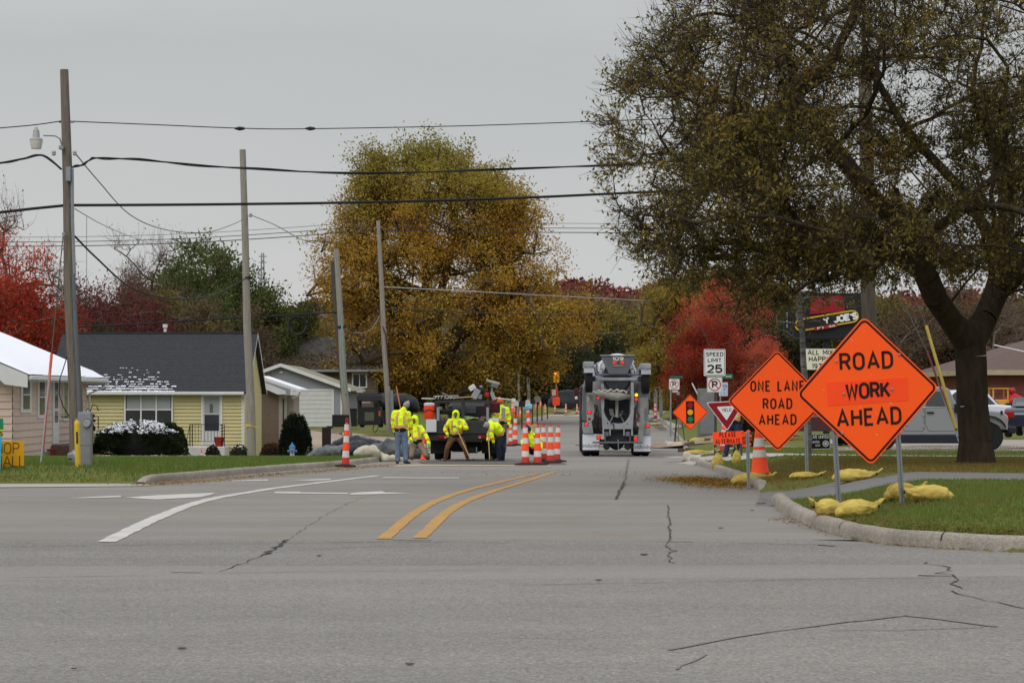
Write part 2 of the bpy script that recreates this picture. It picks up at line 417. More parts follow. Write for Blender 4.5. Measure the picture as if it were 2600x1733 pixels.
# ------------------------------------------------------------------ ground
def spaced(segs):
    o = []
    for a, b, n in segs: o += list(np.linspace(a, b, n, endpoint=False))
    return np.array(o+[segs[-1][1]])
gx = spaced([(-600,-120,16),(-120,-25,40),(-25,-9,60),(-9,-2,50),(-2,2.6,14),(2.6,7,44),(7,16,60),(16,30,36),(30,120,40),(120,600,16)])
gy = spaced([(-30,14,10),(14,45,200),(45,110,190),(110,240,90),(240,500,40),(500,1500,30)])
XX, YY = np.meshgrid(gx, gy); ZZ = zg(XX, YY)
nx, ny = len(gx), len(gy); ii = np.arange((ny-1)*nx).reshape(ny-1, nx)[:, :-1].ravel()
def grassmat():
    m = bpy.data.materials.new('lawn'); m.use_nodes = True; t = m.node_tree; b = t.nodes['Principled BSDF']; b.inputs['Roughness'].default_value = .95; b.inputs['Specular IOR Level'].default_value = .1
    tcn = N(t, 'ShaderNodeTexCoord')
    def nz(sc, det=5):
        n = N(t, 'ShaderNodeTexNoise'); n.inputs['Scale'].default_value = sc; n.inputs['Detail'].default_value = det; n.inputs['Roughness'].default_value = .7
        t.links.new(tcn.outputs['Object'], n.inputs[0]); return n
    a, c, d = nz(.35), nz(3), nz(28)
    r = N(t, 'ShaderNodeValToRGB'); el = r.color_ramp.elements
    el[0].position = .28; el[0].color = (*lin((124,106,68)), 1); el[1].position = .66; el[1].color = (*lin((98,110,56)), 1)
    x = el.new(.44); x.color = (*lin((110,108,60)), 1)
    s = N(t, 'ShaderNodeMath', operation='MULTIPLY_ADD'); s.inputs[1].default_value = .45
    s2 = N(t, 'ShaderNodeMath', operation='MULTIPLY_ADD'); s2.inputs[1].default_value = .35
    mm = N(t, 'ShaderNodeMath', operation='MULTIPLY'); mm.inputs[1].default_value = .3
    t.links.new(a.outputs[0], s.inputs[0]); t.links.new(c.outputs[0], s2.inputs[0]); t.links.new(d.outputs[0], mm.inputs[0])
    t.links.new(mm.outputs[0], s2.inputs[2]); t.links.new(s2.outputs[0], s.inputs[2]); t.links.new(s.outputs[0], r.inputs[0]); t.links.new(r.outputs[0], b.inputs['Base Color'])
    bn = N(t, 'ShaderNodeBump'); bn.inputs['Strength'].default_value = .8; bn.inputs['Distance'].default_value = .04
    t.links.new(d.outputs[0], bn.inputs['Height']); t.links.new(bn.outputs[0], b.inputs['Normal']); return m
lawn = grassmat()
tag(npmesh('ground', np.stack([XX.ravel(), YY.ravel(), ZZ.ravel()], 1), np.stack([ii, ii+1, ii+nx+1, ii+nx], 1), lawn, smooth=True), 'grass lawns and verges either side of the street', kind='structure')

def pavemat(name, c, speck, joint=None, sc=1.0, patch=.09, specs=None):
    m = bpy.data.materials.new(name); m.use_nodes = True; t = m.node_tree; b = t.nodes['Principled BSDF']; b.inputs['Roughness'].default_value = .88; b.inputs['Specular IOR Level'].default_value = .25
    tcn = N(t, 'ShaderNodeTexCoord'); K = t.links.new
    def nz(sc, det=4, rough=.6, v=None):
        n = N(t, 'ShaderNodeTexNoise'); n.inputs['Scale'].default_value = sc; n.inputs['Detail'].default_value = det; n.inputs['Roughness'].default_value = rough
        if v:
            mp_ = N(t, 'ShaderNodeMapping'); mp_.inputs['Scale'].default_value = v; K(tcn.outputs['Object'], mp_.inputs[0]); K(mp_.outputs[0], n.inputs[0])
        else: K(tcn.outputs['Object'], n.inputs[0])
        return n.outputs['Fac']
    def mth(op, a, b_=None, c_=None):
        n = N(t, 'ShaderNodeMath', operation=op)
        for i, q in enumerate((a, b_, c_)):
            if q is None: continue
            if isinstance(q, (int, float)): n.inputs[i].default_value = q
            else: K(q, n.inputs[i])
        return n.outputs[0]
    big = mth('MULTIPLY_ADD', nz(.22, 5, .65), patch*4, 1-patch*2)
    mid = mth('MULTIPLY_ADD', nz(1.1, 5, .7, (.45, 1.6, 1)), patch*2.4, 1-patch*1.2)
    wn = nz(42, 2, .6); w2_ = nz(20, 5, .9)
    fine = mth('MULTIPLY_ADD', wn, speck*1.3, 1-speck*.65)
    fin2 = mth('MULTIPLY_ADD', w2_, speck*1.6, 1-speck*.8)
    f = mth('MULTIPLY', mth('MULTIPLY', big, mid), mth('MULTIPLY', fine, fin2))
    tyr = nz(.35, 3, .5, (.25, 2.2, 1)); f = mth('MULTIPLY', f, mth('MULTIPLY_ADD', tyr, .44, .78))
    if specs:
        v = N(t, 'ShaderNodeTexVoronoi'); v.inputs['Scale'].default_value = 38; K(tcn.outputs['Object'], v.inputs[0])
        f = mth('MULTIPLY', f, mth('MULTIPLY_ADD', mth('LESS_THAN', v.outputs['Distance'], .22), specs, 1.0))
    if joint:
        s = N(t, 'ShaderNodeSeparateXYZ'); K(tcn.outputs['Object'], s.inputs[0])
        wob = mth('MULTIPLY_ADD', nz(1.3), .12, -.06)
        y = mth('ADD', s.outputs['Y'], wob)
        fr = mth('FRACT', mth('DIVIDE', mth('ADD', y, joint[1]), joint[0]))
        j = mth('LESS_THAN', fr, .012)
        f = mth('MULTIPLY', f, mth('MULTIPLY_ADD', j, -.28, 1.0))
    mx = N(t, 'ShaderNodeMix', data_type='RGBA', blend_type='MULTIPLY'); mx.inputs[0].default_value = 1; mx.inputs[6].default_value = (*lin(c), 1)
    K(f, mx.inputs[7])
    tint = N(t, 'ShaderNodeMix', data_type='RGBA'); tint.inputs[7].default_value = (*lin((c[0]*.96, c[1]*.9, c[2]*.8)), 1)
    K(mth('MULTIPLY', mth('GREATER_THAN', nz(.6, 5), .56), .25 if joint else 0.0), tint.inputs[0]); K(mx.outputs[2], tint.inputs[6]); K(tint.outputs[2], b.inputs['Base Color'])
    bn = N(t, 'ShaderNodeBump'); bn.inputs['Strength'].default_value = .35; bn.inputs['Distance'].default_value = .01
    K(nz(30, 4, .8), bn.inputs['Height']); K(bn.outputs[0], b.inputs['Normal'])
    return m
asph = pavemat('asphalt', (126,123,117), 1.1, specs=.5, patch=.1)
asph2 = pavemat('asphalt_old', (122,119,114), 1.2, specs=.5, patch=.08)
conc = pavemat('concrete', (131,127,121), .3, joint=(4.4, 4.4-26.9 % 4.4), patch=.13)
conc2 = pavemat('concrete_light', (168,163,155), .12, patch=.08)
conc3 = pavemat('kerb_concrete', (146,138,127), .8, patch=.3)
# side street: rows across the street, following its slope
def street(name, rows, m, label, nxs=24, lift=0.0):
    V = []; Fc = []
    for y, a, b in rows:
        for k in range(nxs+1): x = a+(b-a)*k/nxs; V.append((x, y, zr(y)+lift))
    for r in range(len(rows)-1):
        for k in range(nxs): i = r*(nxs+1)+k; Fc.append((i, i+1, i+nxs+2, i+nxs+1))
    return tag(npmesh(name, V, Fc, m), label, kind='structure')
rx_ = lambda y: float(edge_x(rmain[3:]+rk2+rk3+right[-3:], y))+.0
lx_ = lambda y: float(edge_x(left[:4]+lk, y))
ysp = lk[-1].y-.3
rows = [(y, -60, max(rx_(y), 3.2)) for y in np.linspace(YMAIN, ysp, 16)]
street('side_street', [(y, lx_(y)-.02, rx_(y)+.02) for y in list(np.linspace(ysp, 110, 60))+list(np.linspace(113, 380, 60))], conc, 'concrete side street running away from the junction')
street('street_mouth', rows, conc, 'concrete pavement at the mouth of the side street', 40)
# main road
def mainroad(name, y0f, y1f, m, z, lab):
    V = []; xs = np.linspace(-60, 60, 121); Fc = []
    for x in xs: V += [(x, y0f(x), z), (x, y1f(x), z)]
    for i in range(120): Fc.append((2*i, 2*i+2, 2*i+3, 2*i+1))
    return tag(npmesh(name, V, Fc, m), lab, kind='structure')
endx = lambda x: YMAIN if x < 3.0 else float(np.interp(x, [3.0, 3.6, 4.2, 4.9, 8, 14, 60], [YMAIN, 22.35, 21.5, 20.9, 19.3, 18.4, 18]))+(.0 if x < 3.2 else .06)
ya = lambda x: 18.95+.02*x; yb = lambda x: 17.6+.03*x
mainroad('main_road', lambda x: -30, yb, asph, .02, 'grey asphalt main road crossing the foreground')
mainroad('road_strip', yb, ya, pavemat('asphalt_pale', (133,129,124), .6, patch=.05), .02, 'smoother paler strip of asphalt along the main road')
mainroad('road_edge_strip', ya, lambda x: max(endx(x), ya(x)+.02), asph2, .02, 'rough asphalt strip beside the concrete side street')

# flat marks on the road
def gpoly(pxs, up=.006):
    g = [G(*p) for p in pxs]; return [Vector((p.x, p.y, zr(p.y)+up)) for p in g]
def resamp(pts, step):
    o = [pts[0]]
    for a, b in zip(pts, pts[1:]):
        n = max(1, int((b-a).length/step))
        for k in range(1, n+1): o.append(a.lerp(b, k/n))
    return o
def smooth_curve(pts, it=2):
    for _ in range(it):
        q = [pts[0]]
        for a, b in zip(pts, pts[1:]): q += [a.lerp(b, .25), a.lerp(b, .75)]
        q.append(pts[-1]); pts = q
    return pts
def flatstrip(mb, pts2, wid, up, jit=0, rnd=None):
    pts = resamp(smooth_curve([Vector((p[0], p[1])) for p in pts2], 2), .25)
    rb = ribbon2(pts, 1.0); vs = []
    for i, (a, b) in enumerate(rb):
        m = (a+b)/2; ww = wid if not hasattr(wid, '__call__') else wid(i/len(rb))
        j1 = 1+(rnd.uniform(-jit, jit) if jit else 0); j2 = 1+(rnd.uniform(-jit, jit) if jit else 0)
        A = m+(a-m)*ww*j1; B = m+(b-m)*ww*j2
        z = lambda q: (zr(q.y) if q.y > 20 else .02)+up
        vs += [(A.x, A.y, z(A)), (B.x, B.y, z(B))]
    mb.addv(vs, [(2*i, 2*i+1, 2*i+3, 2*i+2) for i in range(len(rb)-1)])
rnd = random.Random(4)
wpaint = mat('white_road_paint', (200,198,192), .8, .12, 3, rgb2=(176,172,165)); ypaint = mat('yellow_road_paint', (188,140,64), .8, .1, 4, rgb2=(160,130,86))
mb = MB(); flatstrip(mb, [G(*p) for p in [(271,1376),(387,1318),(514,1269),(635,1249),(829,1223),(961,1207)]], .2, .006, .12, rnd)
tag(mb.build('white_lane_line', wpaint), 'curved white lane line on the concrete', kind='structure')
for pl in ([(975,1368),(1044,1307),(1105,1271),(1177,1247),(1243,1230),(1300,1216),(1368,1201)], [(1066,1366),(1133,1299),(1188,1269),(1260,1244),(1300,1232),(1352,1216),(1410,1197)]):
    mb = MB(); flatstrip(mb, [G(*p) for p in pl], .15, .006, .14, rnd); tag(mb.build('yellow_centre_line', ypaint), 'yellow centre line curving up the side street', kind='structure')
ar = [[(163,1266),(307,1262),(307,1258),(240,1261)], [(315,1263),(400,1257),(547,1251),(536,1256),(508,1262),(400,1268),(345,1265)],
      [(693,1252),(700,1248),(763,1248),(763,1250),(884,1251),(884,1254),(763,1253)], [(888,1253),(905,1250),(970,1247),(978,1250),(1050,1252),(970,1254),(890,1256)],
      [(572,1222),(680,1220),(680,1217),(600,1219)], [(735,1219),(842,1215),(838,1218),(790,1220)], [(972,1211),(1060,1212),(1165,1212),(1165,1214),(1060,1214),(972,1213)]]
for q in ar: mb = MB(); mb.addv(gpoly(q), [tuple(range(len(q)))]); tag(mb.build('road_arrow', wpaint), 'white turn arrow paint on the concrete', kind='structure')
# cracks and seams
crk = mat('crack_filler', (66,62,57), .9, .2)
def cz(px, py):
    d = F*(CZ-.02)/(py-YH); 
    return Vector(((px-1300)/F*d, d)) if d < YMAIN else G(px, py)
def crack(pl, wpx, jit=.6, name='road_crack', wander=.03):
    pts = []
    base = resamp([cz(*p) for p in pl], .18)
    for i, p in enumerate(base): pts.append(p+Vector((rnd.gauss(0, wander), rnd.gauss(0, wander))))
    mb = MB(); rb = ribbon2(pts, 1.0); vs = []; wpx = wpx*.5
    for i, (a, b) in enumerate(rb):
        m = (a+b)/2; ww = wpx*max(.15, rnd.uniform(1-jit, 1+jit)); up = .005
        A, B = m+(a-m)*ww, m+(b-m)*ww
        vs += [(q.x, q.y, (zr(q.y) if q.y > YMAIN else .02)+up) for q in (A, B)]
    mb.addv(vs, [(2*i, 2*i+1, 2*i+3, 2*i+2) for i in range(len(rb)-1)])
    return tag(mb.build(name, crk), kind='structure')
crack([(1696,1282),(1700,1320),(1698,1376)], .03, wander=.012); crack([(1698,1378),(1700,1430)], .025)
crack([(1596,1165),(1590,1200),(1583,1240)], .035); crack([(1585,1225),(1564,1268)], .06, wander=.015)
crack([(680,1405),(740,1365),(820,1310),(900,1270),(1000,1240),(1100,1225)], .012, wander=.02); crack([(676,1408),(735,1370)], .06, .9)
crack([(560,1450),(640,1420),(690,1404)], .025); crack([(690,1402),(850,1392),(1000,1385),(1150,1382)], .02, .9)
crack([(2355,1427),(2405,1440),(2420,1470),(2425,1495)], .03, .8, wander=.04); crack([(2425,1500),(2480,1515),(2560,1538),(2600,1545)], .035)
crack([(1300,1378),(1000,1375),(700,1379),(300,1384),(0,1388)], .03, .9, wander=.01); crack([(1000,1371),(1110,1370)], .05, .6); crack([(1300,1370),(1500,1373),(1700,1375),(2000,1381),(2130,1384)], .022, .9, wander=.01)
crack([(1690,1376),(1760,1377)], .07,.5); crack([(2080,1383),(2120,1386)], .08, .5); crack([(2240,1384),(2300,1386)], .06, .5)
crack([(0,1467),(300,1462),(490,1456),(900,1450),(1300,1446)], .018, .8, wander=.006); crack([(420,1454),(485,1453)], .06, .6)
crack([(1300,1486),(1700,1478),(2200,1468),(2600,1463)], .022, .6, wander=.006); crack([(2330,1462),(2420,1463)], .09, .7)
crack([(1300,1318),(1900,1325)], .012, .5, wander=.004)
seal = mat('tar_seal', (112,109,106), .8, .1, 5)
for pl, wv in (([(1700,1650),(1900,1612),(2100,1585),(2300,1563)], .06), ([(2300,1563),(2400,1572),(2520,1590)], .1), ([(2100,1600),(2300,1600),(2500,1592)], .03), ([(1300,1619),(1500,1623)], .02), ([(1720,1700),(1760,1680),(1800,1660)], .03)):
    o = crack(pl, wv, .5, 'tar_line', .01); o.data.materials.clear(); o.data.materials.append(seal)
for px, py, s in ((1830,1346,.035),(1520,1474,.03),(2000,1298,.02),(188,1700,.02),(462,1648,.03),(1635,1409,.04),(810,1412,.03),(1040,1688,.03),(1910,1300,.03)):
    p = cz(px, py); mb = MB(); mb.ell((p.x, p.y, .03+(zr(p.y) if p.y > YMAIN else 0)), (s, s*.5, s*.2), 7, 5); tag(mb.build('road_debris', mat('debris', (90,80,70), .9)), 'small dark clod lying on the road', 'debris', 'small clods on the road')

# kerbs
def kerb(pts2, label, hgt=.15, wd=.17, broken=0):
    pts = resamp(smooth_curve([Vector(p) for p in pts2], 2), .3); V = []; Fc = []
    prof = [(-.02,-.12),(0,.07),(.015,.12),(.05,.148),(.09,.152),(wd-.02,.146),(wd,.13),(wd,-.1)]
    n = len(prof); acc = 0; mb = MB()
    sgn = 1
    rb = ribbon2(pts, 2.0)
    for i, ((a, b), p) in enumerate(zip(rb, pts)):
        nrm = (b-a)/2
        t = min(i, len(pts)-1-i)*.3; hh = min(1, .15+t/.9)
        wob = 1+.05*mnoise.noise(Vector((p.x*2, p.y*2, 0)))
        for k, h in prof:
            q = p+nrm*k*wob; V.append((q.x, q.y, zr(p.y)+(h*hh*wob if h > 0 else h)))
    for i in range(len(pts)-1):
        for k in range(n-1): Fc.append((i*n+k, (i+1)*n+k, (i+1)*n+k+1, i*n+k+1))
    jm = MB()
    for i in range(6, len(pts)-6, 11):
        a, b = rb[i]; nrm = (b-a)/2; tg = Vector((nrm.y, -nrm.x)); vs = []
        for k, h in prof[1:-1]:
            for s_ in (-.009, .009): q = pts[i]+nrm*(k-.003 if k < .05 else k)+tg*s_; vs.append((q.x, q.y, zr(pts[i].y)+h+.006))
        jm.addv(vs, [(2*j, 2*j+1, 2*j+3, 2*j+2) for j in range(len(prof)-3)])
    tag(jm.build('kerb_joint', crk), kind='structure')
    o = npmesh('kerb', V, Fc, conc3, smooth=True); return tag(o, label, kind='structure')
kerb([Vector((60, 18.02)), Vector((14, 18.42)), Vector((8, 19.32))]+rk1, 'concrete kerb at the near right corner')
kerb(rk2, 'concrete kerb beside the leaf pile')
kerb(rk3, 'broken concrete kerb further up the street on the right')
kerb(lk, 'concrete kerb at the left corner')
for (px, py) in ((2210,1352),(1880,1217),(2415,1382),(1822,1197),(520,1200),(595,1196)):
    pass
PATHS = []
# paths and drives, laid over the ground
def drape(name, cl, widths, m, label, up=.02, step=.8, ncr=8):
    pts = resamp(smooth_curve([Vector(p) for p in cl], 2), step); PATHS.append((np.array([[p.x, p.y] for p in pts]), np.interp(np.linspace(0,1,len(pts)), np.linspace(0,1,len(widths)), widths)/2)); tot = len(pts)
    rb = ribbon2(pts, 1.0); X = []; Y = []
    for i, (a, b) in enumerate(rb):
        w_ = np.interp(i/(tot-1), np.linspace(0, 1, len(widths)), widths)
        for k in range(ncr+1):
            q = (a+b)/2+(a-b)*w_*(k/ncr-.5); X.append(q.x); Y.append(q.y)
    Z = zg(np.array(X), np.array(Y)); ins = inside(np.array(X), np.array(Y)); Z = np.where(ins, zr(np.array(Y))-.02, Z)+up
    Fc = [(i*(ncr+1)+k, i*(ncr+1)+k+1, (i+1)*(ncr+1)+k+1, (i+1)*(ncr+1)+k) for i in range(tot-1) for k in range(ncr)]
    return tag(npmesh(name, np.stack([X, Y, Z], 1), Fc, m, smooth=True), label, kind='structure')
drape('driveway', [(3.7,32.6),(6,32.3),(9,30.6),(16,29.3),(40,28)], [5.2,2.6,2.5,3,3], pavemat('drive_asphalt', (116,114,112), .2), 'dark strip of driveway crossing the right verge')
gpx = lambda px, d: ((px-1300)/F*d, d)
drape('pavement', [gpx(1745,66), gpx(1830,62), gpx(1900,57.5), gpx(2060,54.5), gpx(2300,52.5), gpx(2600,52), gpx(3200,53)], [1.6,1.8,1.6,1.8,1.6,1.6,1.6], conc2, 'pale pavement on the right verge')
drape('driveway', [gpx(1735,81), gpx(1830,80), gpx(1950,79), gpx(2200,76), gpx(2600,74)], [12,7.5,5,9,12], conc2, 'pale driveway into the car park')
drape('car_park', [gpx(2120,68), gpx(2400,67.5), gpx(2700,67), gpx(3200,67)], [13,13,13,13], pavemat('car_park_asphalt', (150,140,130), .15), 'worn paved car park behind the big tree', up=.045)
drape('car_park', [gpx(2120,86), gpx(2400,86), gpx(2700,86), gpx(3200,86)], [22,22,22,22], pavemat('car_park_far', (154,146,137), .15), 'far end of the car park in front of the brick building', up=.02)
drape('dirt_patch', [gpx(1690,104), gpx(1760,101), gpx(1860,98), gpx(1990,98)], [9,11,9,6], mat('dug_dirt', (128,104,80), .95, .2, 1.2, rgb2=(150,132,112), bump=.5), 'dug up earth beside the street', up=.05)
drape('pavement', [gpx(1705,140), gpx(1660,180), gpx(1640,200)], [1.6,1.6,1.6], conc2, 'far strip of pavement on the grass bank')
drape('driveway', [gpx(1105,86), gpx(1000,88), gpx(850,90), gpx(700,92)], [3,3,3,3], conc2, 'pale pavement strip in front of the grey garage')
drape('driveway', [gpx(1010,114), gpx(900,113), gpx(800,113), gpx(700,113)], [20,24,24,20], pavemat('gravel_drive', (158,142,126), .2), 'gravel driveway in front of the grey garage')
drape('pavement', [gpx(640,82), gpx(760,80), gpx(860,77)], [.9,.9,.9], conc2, 'pale garden path by the hydrant')
drape('apron', [(lk[-1].x+.3, 39.3), (-9.5, 38.6), (-13, 38.3), (-30, 38)], [1.6,3.0,3.6,3.6], conc2, 'pale concrete apron at the left', up=.03)
# fresh patch dug in the left lane and rubble at the far works
def patch(name, cs, m, label, up=.01): 
    mb = MB(); mb.addv(gpoly(cs, up), [tuple(range(len(cs)))]); return tag(mb.build(name, m), label, kind='structure')
patch('wet_concrete', [(1075,1177),(1180,1178),(1330,1179),(1440,1178),(1420,1172),(1330,1169),(1080,1171),(1062,1173)], mat('wet_concrete', (84,80,76), .6, .2, 3, bump=.5), 'dark freshly laid concrete patch', .012)
patch('dusty_edge', [(985,1184),(1180,1182),(1400,1184),(1395,1181),(1180,1179),(1000,1180)], mat('dust', (176,160,132), .95, .1, 2), 'dusty edge of the patch', .008)
patch('dirt_street', [(1362,1057),(1500,1058),(1640,1062),(1600,1040),(1500,1034),(1425,1035)], mat('street_dirt', (150,132,112), .95, .2, .6, rgb2=(178,168,152), bump=.4), 'dug up stretch of the far street', .03)
rr = random.Random(8)
slabm = [mat('broken_slab', (176,168,156), .9, .15, 3), mat('broken_slab_dark', (92,84,76), .9, .2, 3)]
for i in range(46):
    px = rr.uniform(1385,1650) if i < 30 else rr.uniform(1700,1880); py = rr.uniform(1034,1056) if i < 30 else 0
    if i < 30: g = G(px, py); z = zr(g.y)
    else: q = GP(px, rr.uniform(88,100)); g = Vector((q.x, q.y)); z = q.z
    s = rr.uniform(.4, 1.1)*(1.6 if i < 30 else .28); mb = MB()
    n = 6; pl = [(math.cos(2*math.pi*k/n+rr.uniform(-.3,.3))*s*rr.uniform(.7,1.1), math.sin(2*math.pi*k/n+rr.uniform(-.3,.3))*s*.5*rr.uniform(.7,1.1)) for k in range(n)]
    h = rr.uniform(.08,.24)*(1 if i < 30 else .5); tl = rr.uniform(-.12,.12)
    vs = [(x, y, -.1) for x, y in pl]+[(x*.94, y*.94, h+x*tl) for x, y in pl]
    mb.addv(vs, [tuple(range(n-1,-1,-1)), tuple(range(n, 2*n))]+[(k, (k+1) % n, n+(k+1) % n, n+k) for k in range(n)])
    o = mb.build('broken_slab', slabm[rr.random() < .3]); o.location = (g.x, g.y, z+.05); o.rotation_euler.z = rr.uniform(-.4,.4)
    tag(o, 'piece of broken concrete lying in the roadworks', 'rubble', 'broken concrete at the roadworks')
# white lump of broken kerb on the right
for (px, d, s) in ((1712,96,.4),(1705,99,.3),(1698,102,.28),(1755,66,.34),(1745,68,.25),(2120,0,0)):
    if not s: continue
    q = GP(px, d); mb = MB(); mb.box(-.8*s,.8*s,-.5*s,.5*s,-.3*s,.6*s, Matrix.Rotation(.3,4,'Y')); mb.box(-.3*s,.9*s,-.8*s,.3*s,-.4*s,.4*s, Matrix.Rotation(-.5,4,'X')); o = mb.blob('kerb_chunk', mat('kerb_chunk', (186,178,168), .9, .1, 4), voxel=.05, smooth=2, disp=.06, dscale=4); o.location = q
    tag(o, 'pale broken chunk of kerb at the right edge of the street', 'rubble', 'broken kerb chunks')

# ------------------------------------------------------------------ grass blades and litter (nobody could count them)
def quads(Pc, T, Wd, L_, lift=None):
    """rhombus leaves: centre, axis dir, width dir, length"""
    A = Pc; B = Pc+T*L_*.5+Wd*L_*.22; D = Pc+T*L_*.5-Wd*L_*.22; Cc = Pc+T*L_
    V = np.stack([A, B, Cc, D], 1).reshape(-1, 3); n = len(Pc); Fq = np.arange(4*n).reshape(n, 4); return V, Fq
def randdir(rs, n):
    v = rs.normal(size=(n, 3)); return v/np.linalg.norm(v, axis=1)[:, None]
rs = np.random.RandomState(3)
def blades(name, x0, x1, y0, y1, n, h, m, label, cond=None):
    x = rs.uniform(x0, x1, n); y = rs.uniform(y0, y1, n)
    ok = ~inside(x, y) & (dist(x, y) > .16)
    for pp_, hw_ in PATHS:
        if hw_.max() > 4: continue
        for q_, h_ in zip(pp_, hw_): ok &= (x-q_[0])**2+(y-q_[1])**2 > (h_+.03)**2
    if cond is not None: ok &= cond(x, y)
    x, y = x[ok], y[ok]; n = len(x); z = zg(x, y); hh = h*rs.uniform(.5, 1.25, n); wv = hh*.14+.002
    a = rs.uniform(0, 6.28, n); lx, ly = rs.normal(0, .35, n)*hh, rs.normal(0, .35, n)*hh
    V = np.stack([np.stack([x-np.cos(a)*wv, y-np.sin(a)*wv, z-.005], 1), np.stack([x+np.cos(a)*wv, y+np.sin(a)*wv, z-.005], 1), np.stack([x+lx, y+ly, z+hh], 1)], 1).reshape(-1, 3)
    return tag(npmesh(name, V, np.arange(3*n).reshape(n, 3), m), label, kind='stuff')
gm = leafmat('grass_blade', [(150,124,82),(124,122,70),(104,124,60),(126,140,74),(98,124,58)], .4, 1.1)
gd = leafmat('grass_dry', [(150,116,76),(132,120,68),(108,118,60)], .4, 1.2)
blades('grass', 3, 9.5, 18.6, 30, 60000, .055, gm, 'short green grass on the near corner')
blades('grass', 3.5, 15, 30, 50, 50000, .06, gd, 'patchy grass round the tree and signs')
blades('grass', 5, 17, 50, 75, 30000, .07, gm, 'grass further along the right verge')
gl = leafmat('grass_green', [(132,120,74),(110,124,62),(98,124,58),(118,134,70),(102,120,58)], .4, 1.1)
blades('grass', -18, -4, 36, 78, 120000, .075, gl, 'green grass on the left corner')
# fallen leaves
def litter(name, pts, n, spread, m, label, size=.06, road=True, h=.0):
    pts = [Vector(p) for p in pts]; k = rs.randint(0, len(pts)-1, n); t = rs.uniform(0, 1, n)
    A = np.array([[p.x, p.y] for p in pts]); q = A[k]*(1-t)[:, None]+A[k+1]*t[:, None]
    sp_ = np.array(spread); q = q+rs.normal(size=(n, 2))*sp_
    ins = inside(q[:, 0], q[:, 1]); z = np.where(ins, np.where(q[:, 1] > YMAIN, zr(q[:, 1]), .02), zg(q[:, 0], q[:, 1]))+.01+np.abs(rs.normal(0, 1, n))*h
    T = randdir(rs, n); T[:, 2] *= .25; W_ = np.cross(T, [0, 0, 1.0]); W_ /= np.linalg.norm(W_, axis=1)[:, None]
    V, Fq = quads(np.stack([q[:, 0], q[:, 1], z], 1), T, W_*1.6, size*rs.uniform(.6, 1.3, n)[:, None])
    return tag(npmesh(name, V, Fq, m), label, kind='stuff')
lm = leafmat('leaf_litter', [(84,64,38),(128,96,46),(150,118,56),(112,98,48)], .1, 2)
lm2 = leafmat('leaf_litter_red', [(120,56,36),(148,76,46),(120,90,60)], .1, 2)
litter('fallen_leaves', [G(1740,1218), G(1800,1222), G(1870,1238)], 9000, (.38, 1.1), lm, 'heap of fallen brown leaves in the right gutter', .055, h=.03)
litter('fallen_leaves', [G(365,1232), G(520,1220), G(700,1205), G(850,1192), G(990,1180)], 5000, (.3, .35), lm, 'fallen leaves along the left kerb', .05, h=.01)
litter('fallen_leaves', [G(1100,1200), G(1300,1200), G(1450,1205), G(1650,1200)], 1100, (1.5, 1.6), lm, 'scattered leaves on the street', .045)
litter('fallen_leaves', [Vector((5.5,23.2)), Vector((7.2,22.6))], 260, (.3, .1), lm2, 'reddish leaves in the near grass', .035)
litter('fallen_leaves', [G(1983,1318), G(2010,1330)], 60, (.12, .12), lm2, 'few red leaves in the near gutter', .05)
litter('dry_thatch', [p+Vector((.28,.34)) for p in rk1[:-2]], 5200, (.16,.12), gd, 'brown thatch along the near kerb', .045, h=.012)
litter('fallen_leaves', [p+Vector((0,-.08)) for p in rk1], 500, (.06,.06), lm, 'grit and leaf bits in the near gutter', .03)
litter('fallen_leaves', [Vector((6,37)), Vector((9,38)), Vector((13,39))], 5000, (1.5, 1.6), lm, 'brown leaves under the big tree', .05)
litter('fallen_leaves', [Vector((7.1,101)), Vector((9,99)), Vector((13,96))], 3500, (.8, 1.6), lm2, 'red leaves on the dug earth', .12)
litter('fallen_leaves', [Vector((-9,41.3)), Vector((-20,41.3))], 1500, (.3, .12), lm, 'leaves along the concrete apron', .05)

# ------------------------------------------------------------------ trees
def tubes_np(P0, P1, R0, R1, n):
    d = P1-P0; ln = np.linalg.norm(d, axis=1); ok = ln > 1e-5; P0, P1, R0, R1, d, ln = P0[ok], P1[ok], R0[ok], R1[ok], d[ok], ln[ok]
    t = d/ln[:, None]; ref = np.where(np.abs(t[:, 2:3]) > .9, np.array([[1., 0, 0]]), np.array([[0, 0, 1.]]))
    a = np.cross(t, ref); a /= np.linalg.norm(a, axis=1)[:, None]; b = np.cross(t, a)
    an = np.arange(n)*2*np.pi/n; ca, sa = np.cos(an), np.sin(an)
    ring = a[:, None, :]*ca[None, :, None]+b[:, None, :]*sa[None, :, None]
    V = np.concatenate([P0[:, None, :]+ring*R0[:, None, None], P1[:, None, :]+ring*R1[:, None, None]], 1).reshape(-1, 3)
    m = len(P0); k = np.arange(n); f = np.stack([k, (k+1) % n, n+(k+1) % n, n+k], 1)
    return V, (f[None]+np.arange(m)[:, None, None]*2*n).reshape(-1, 4)
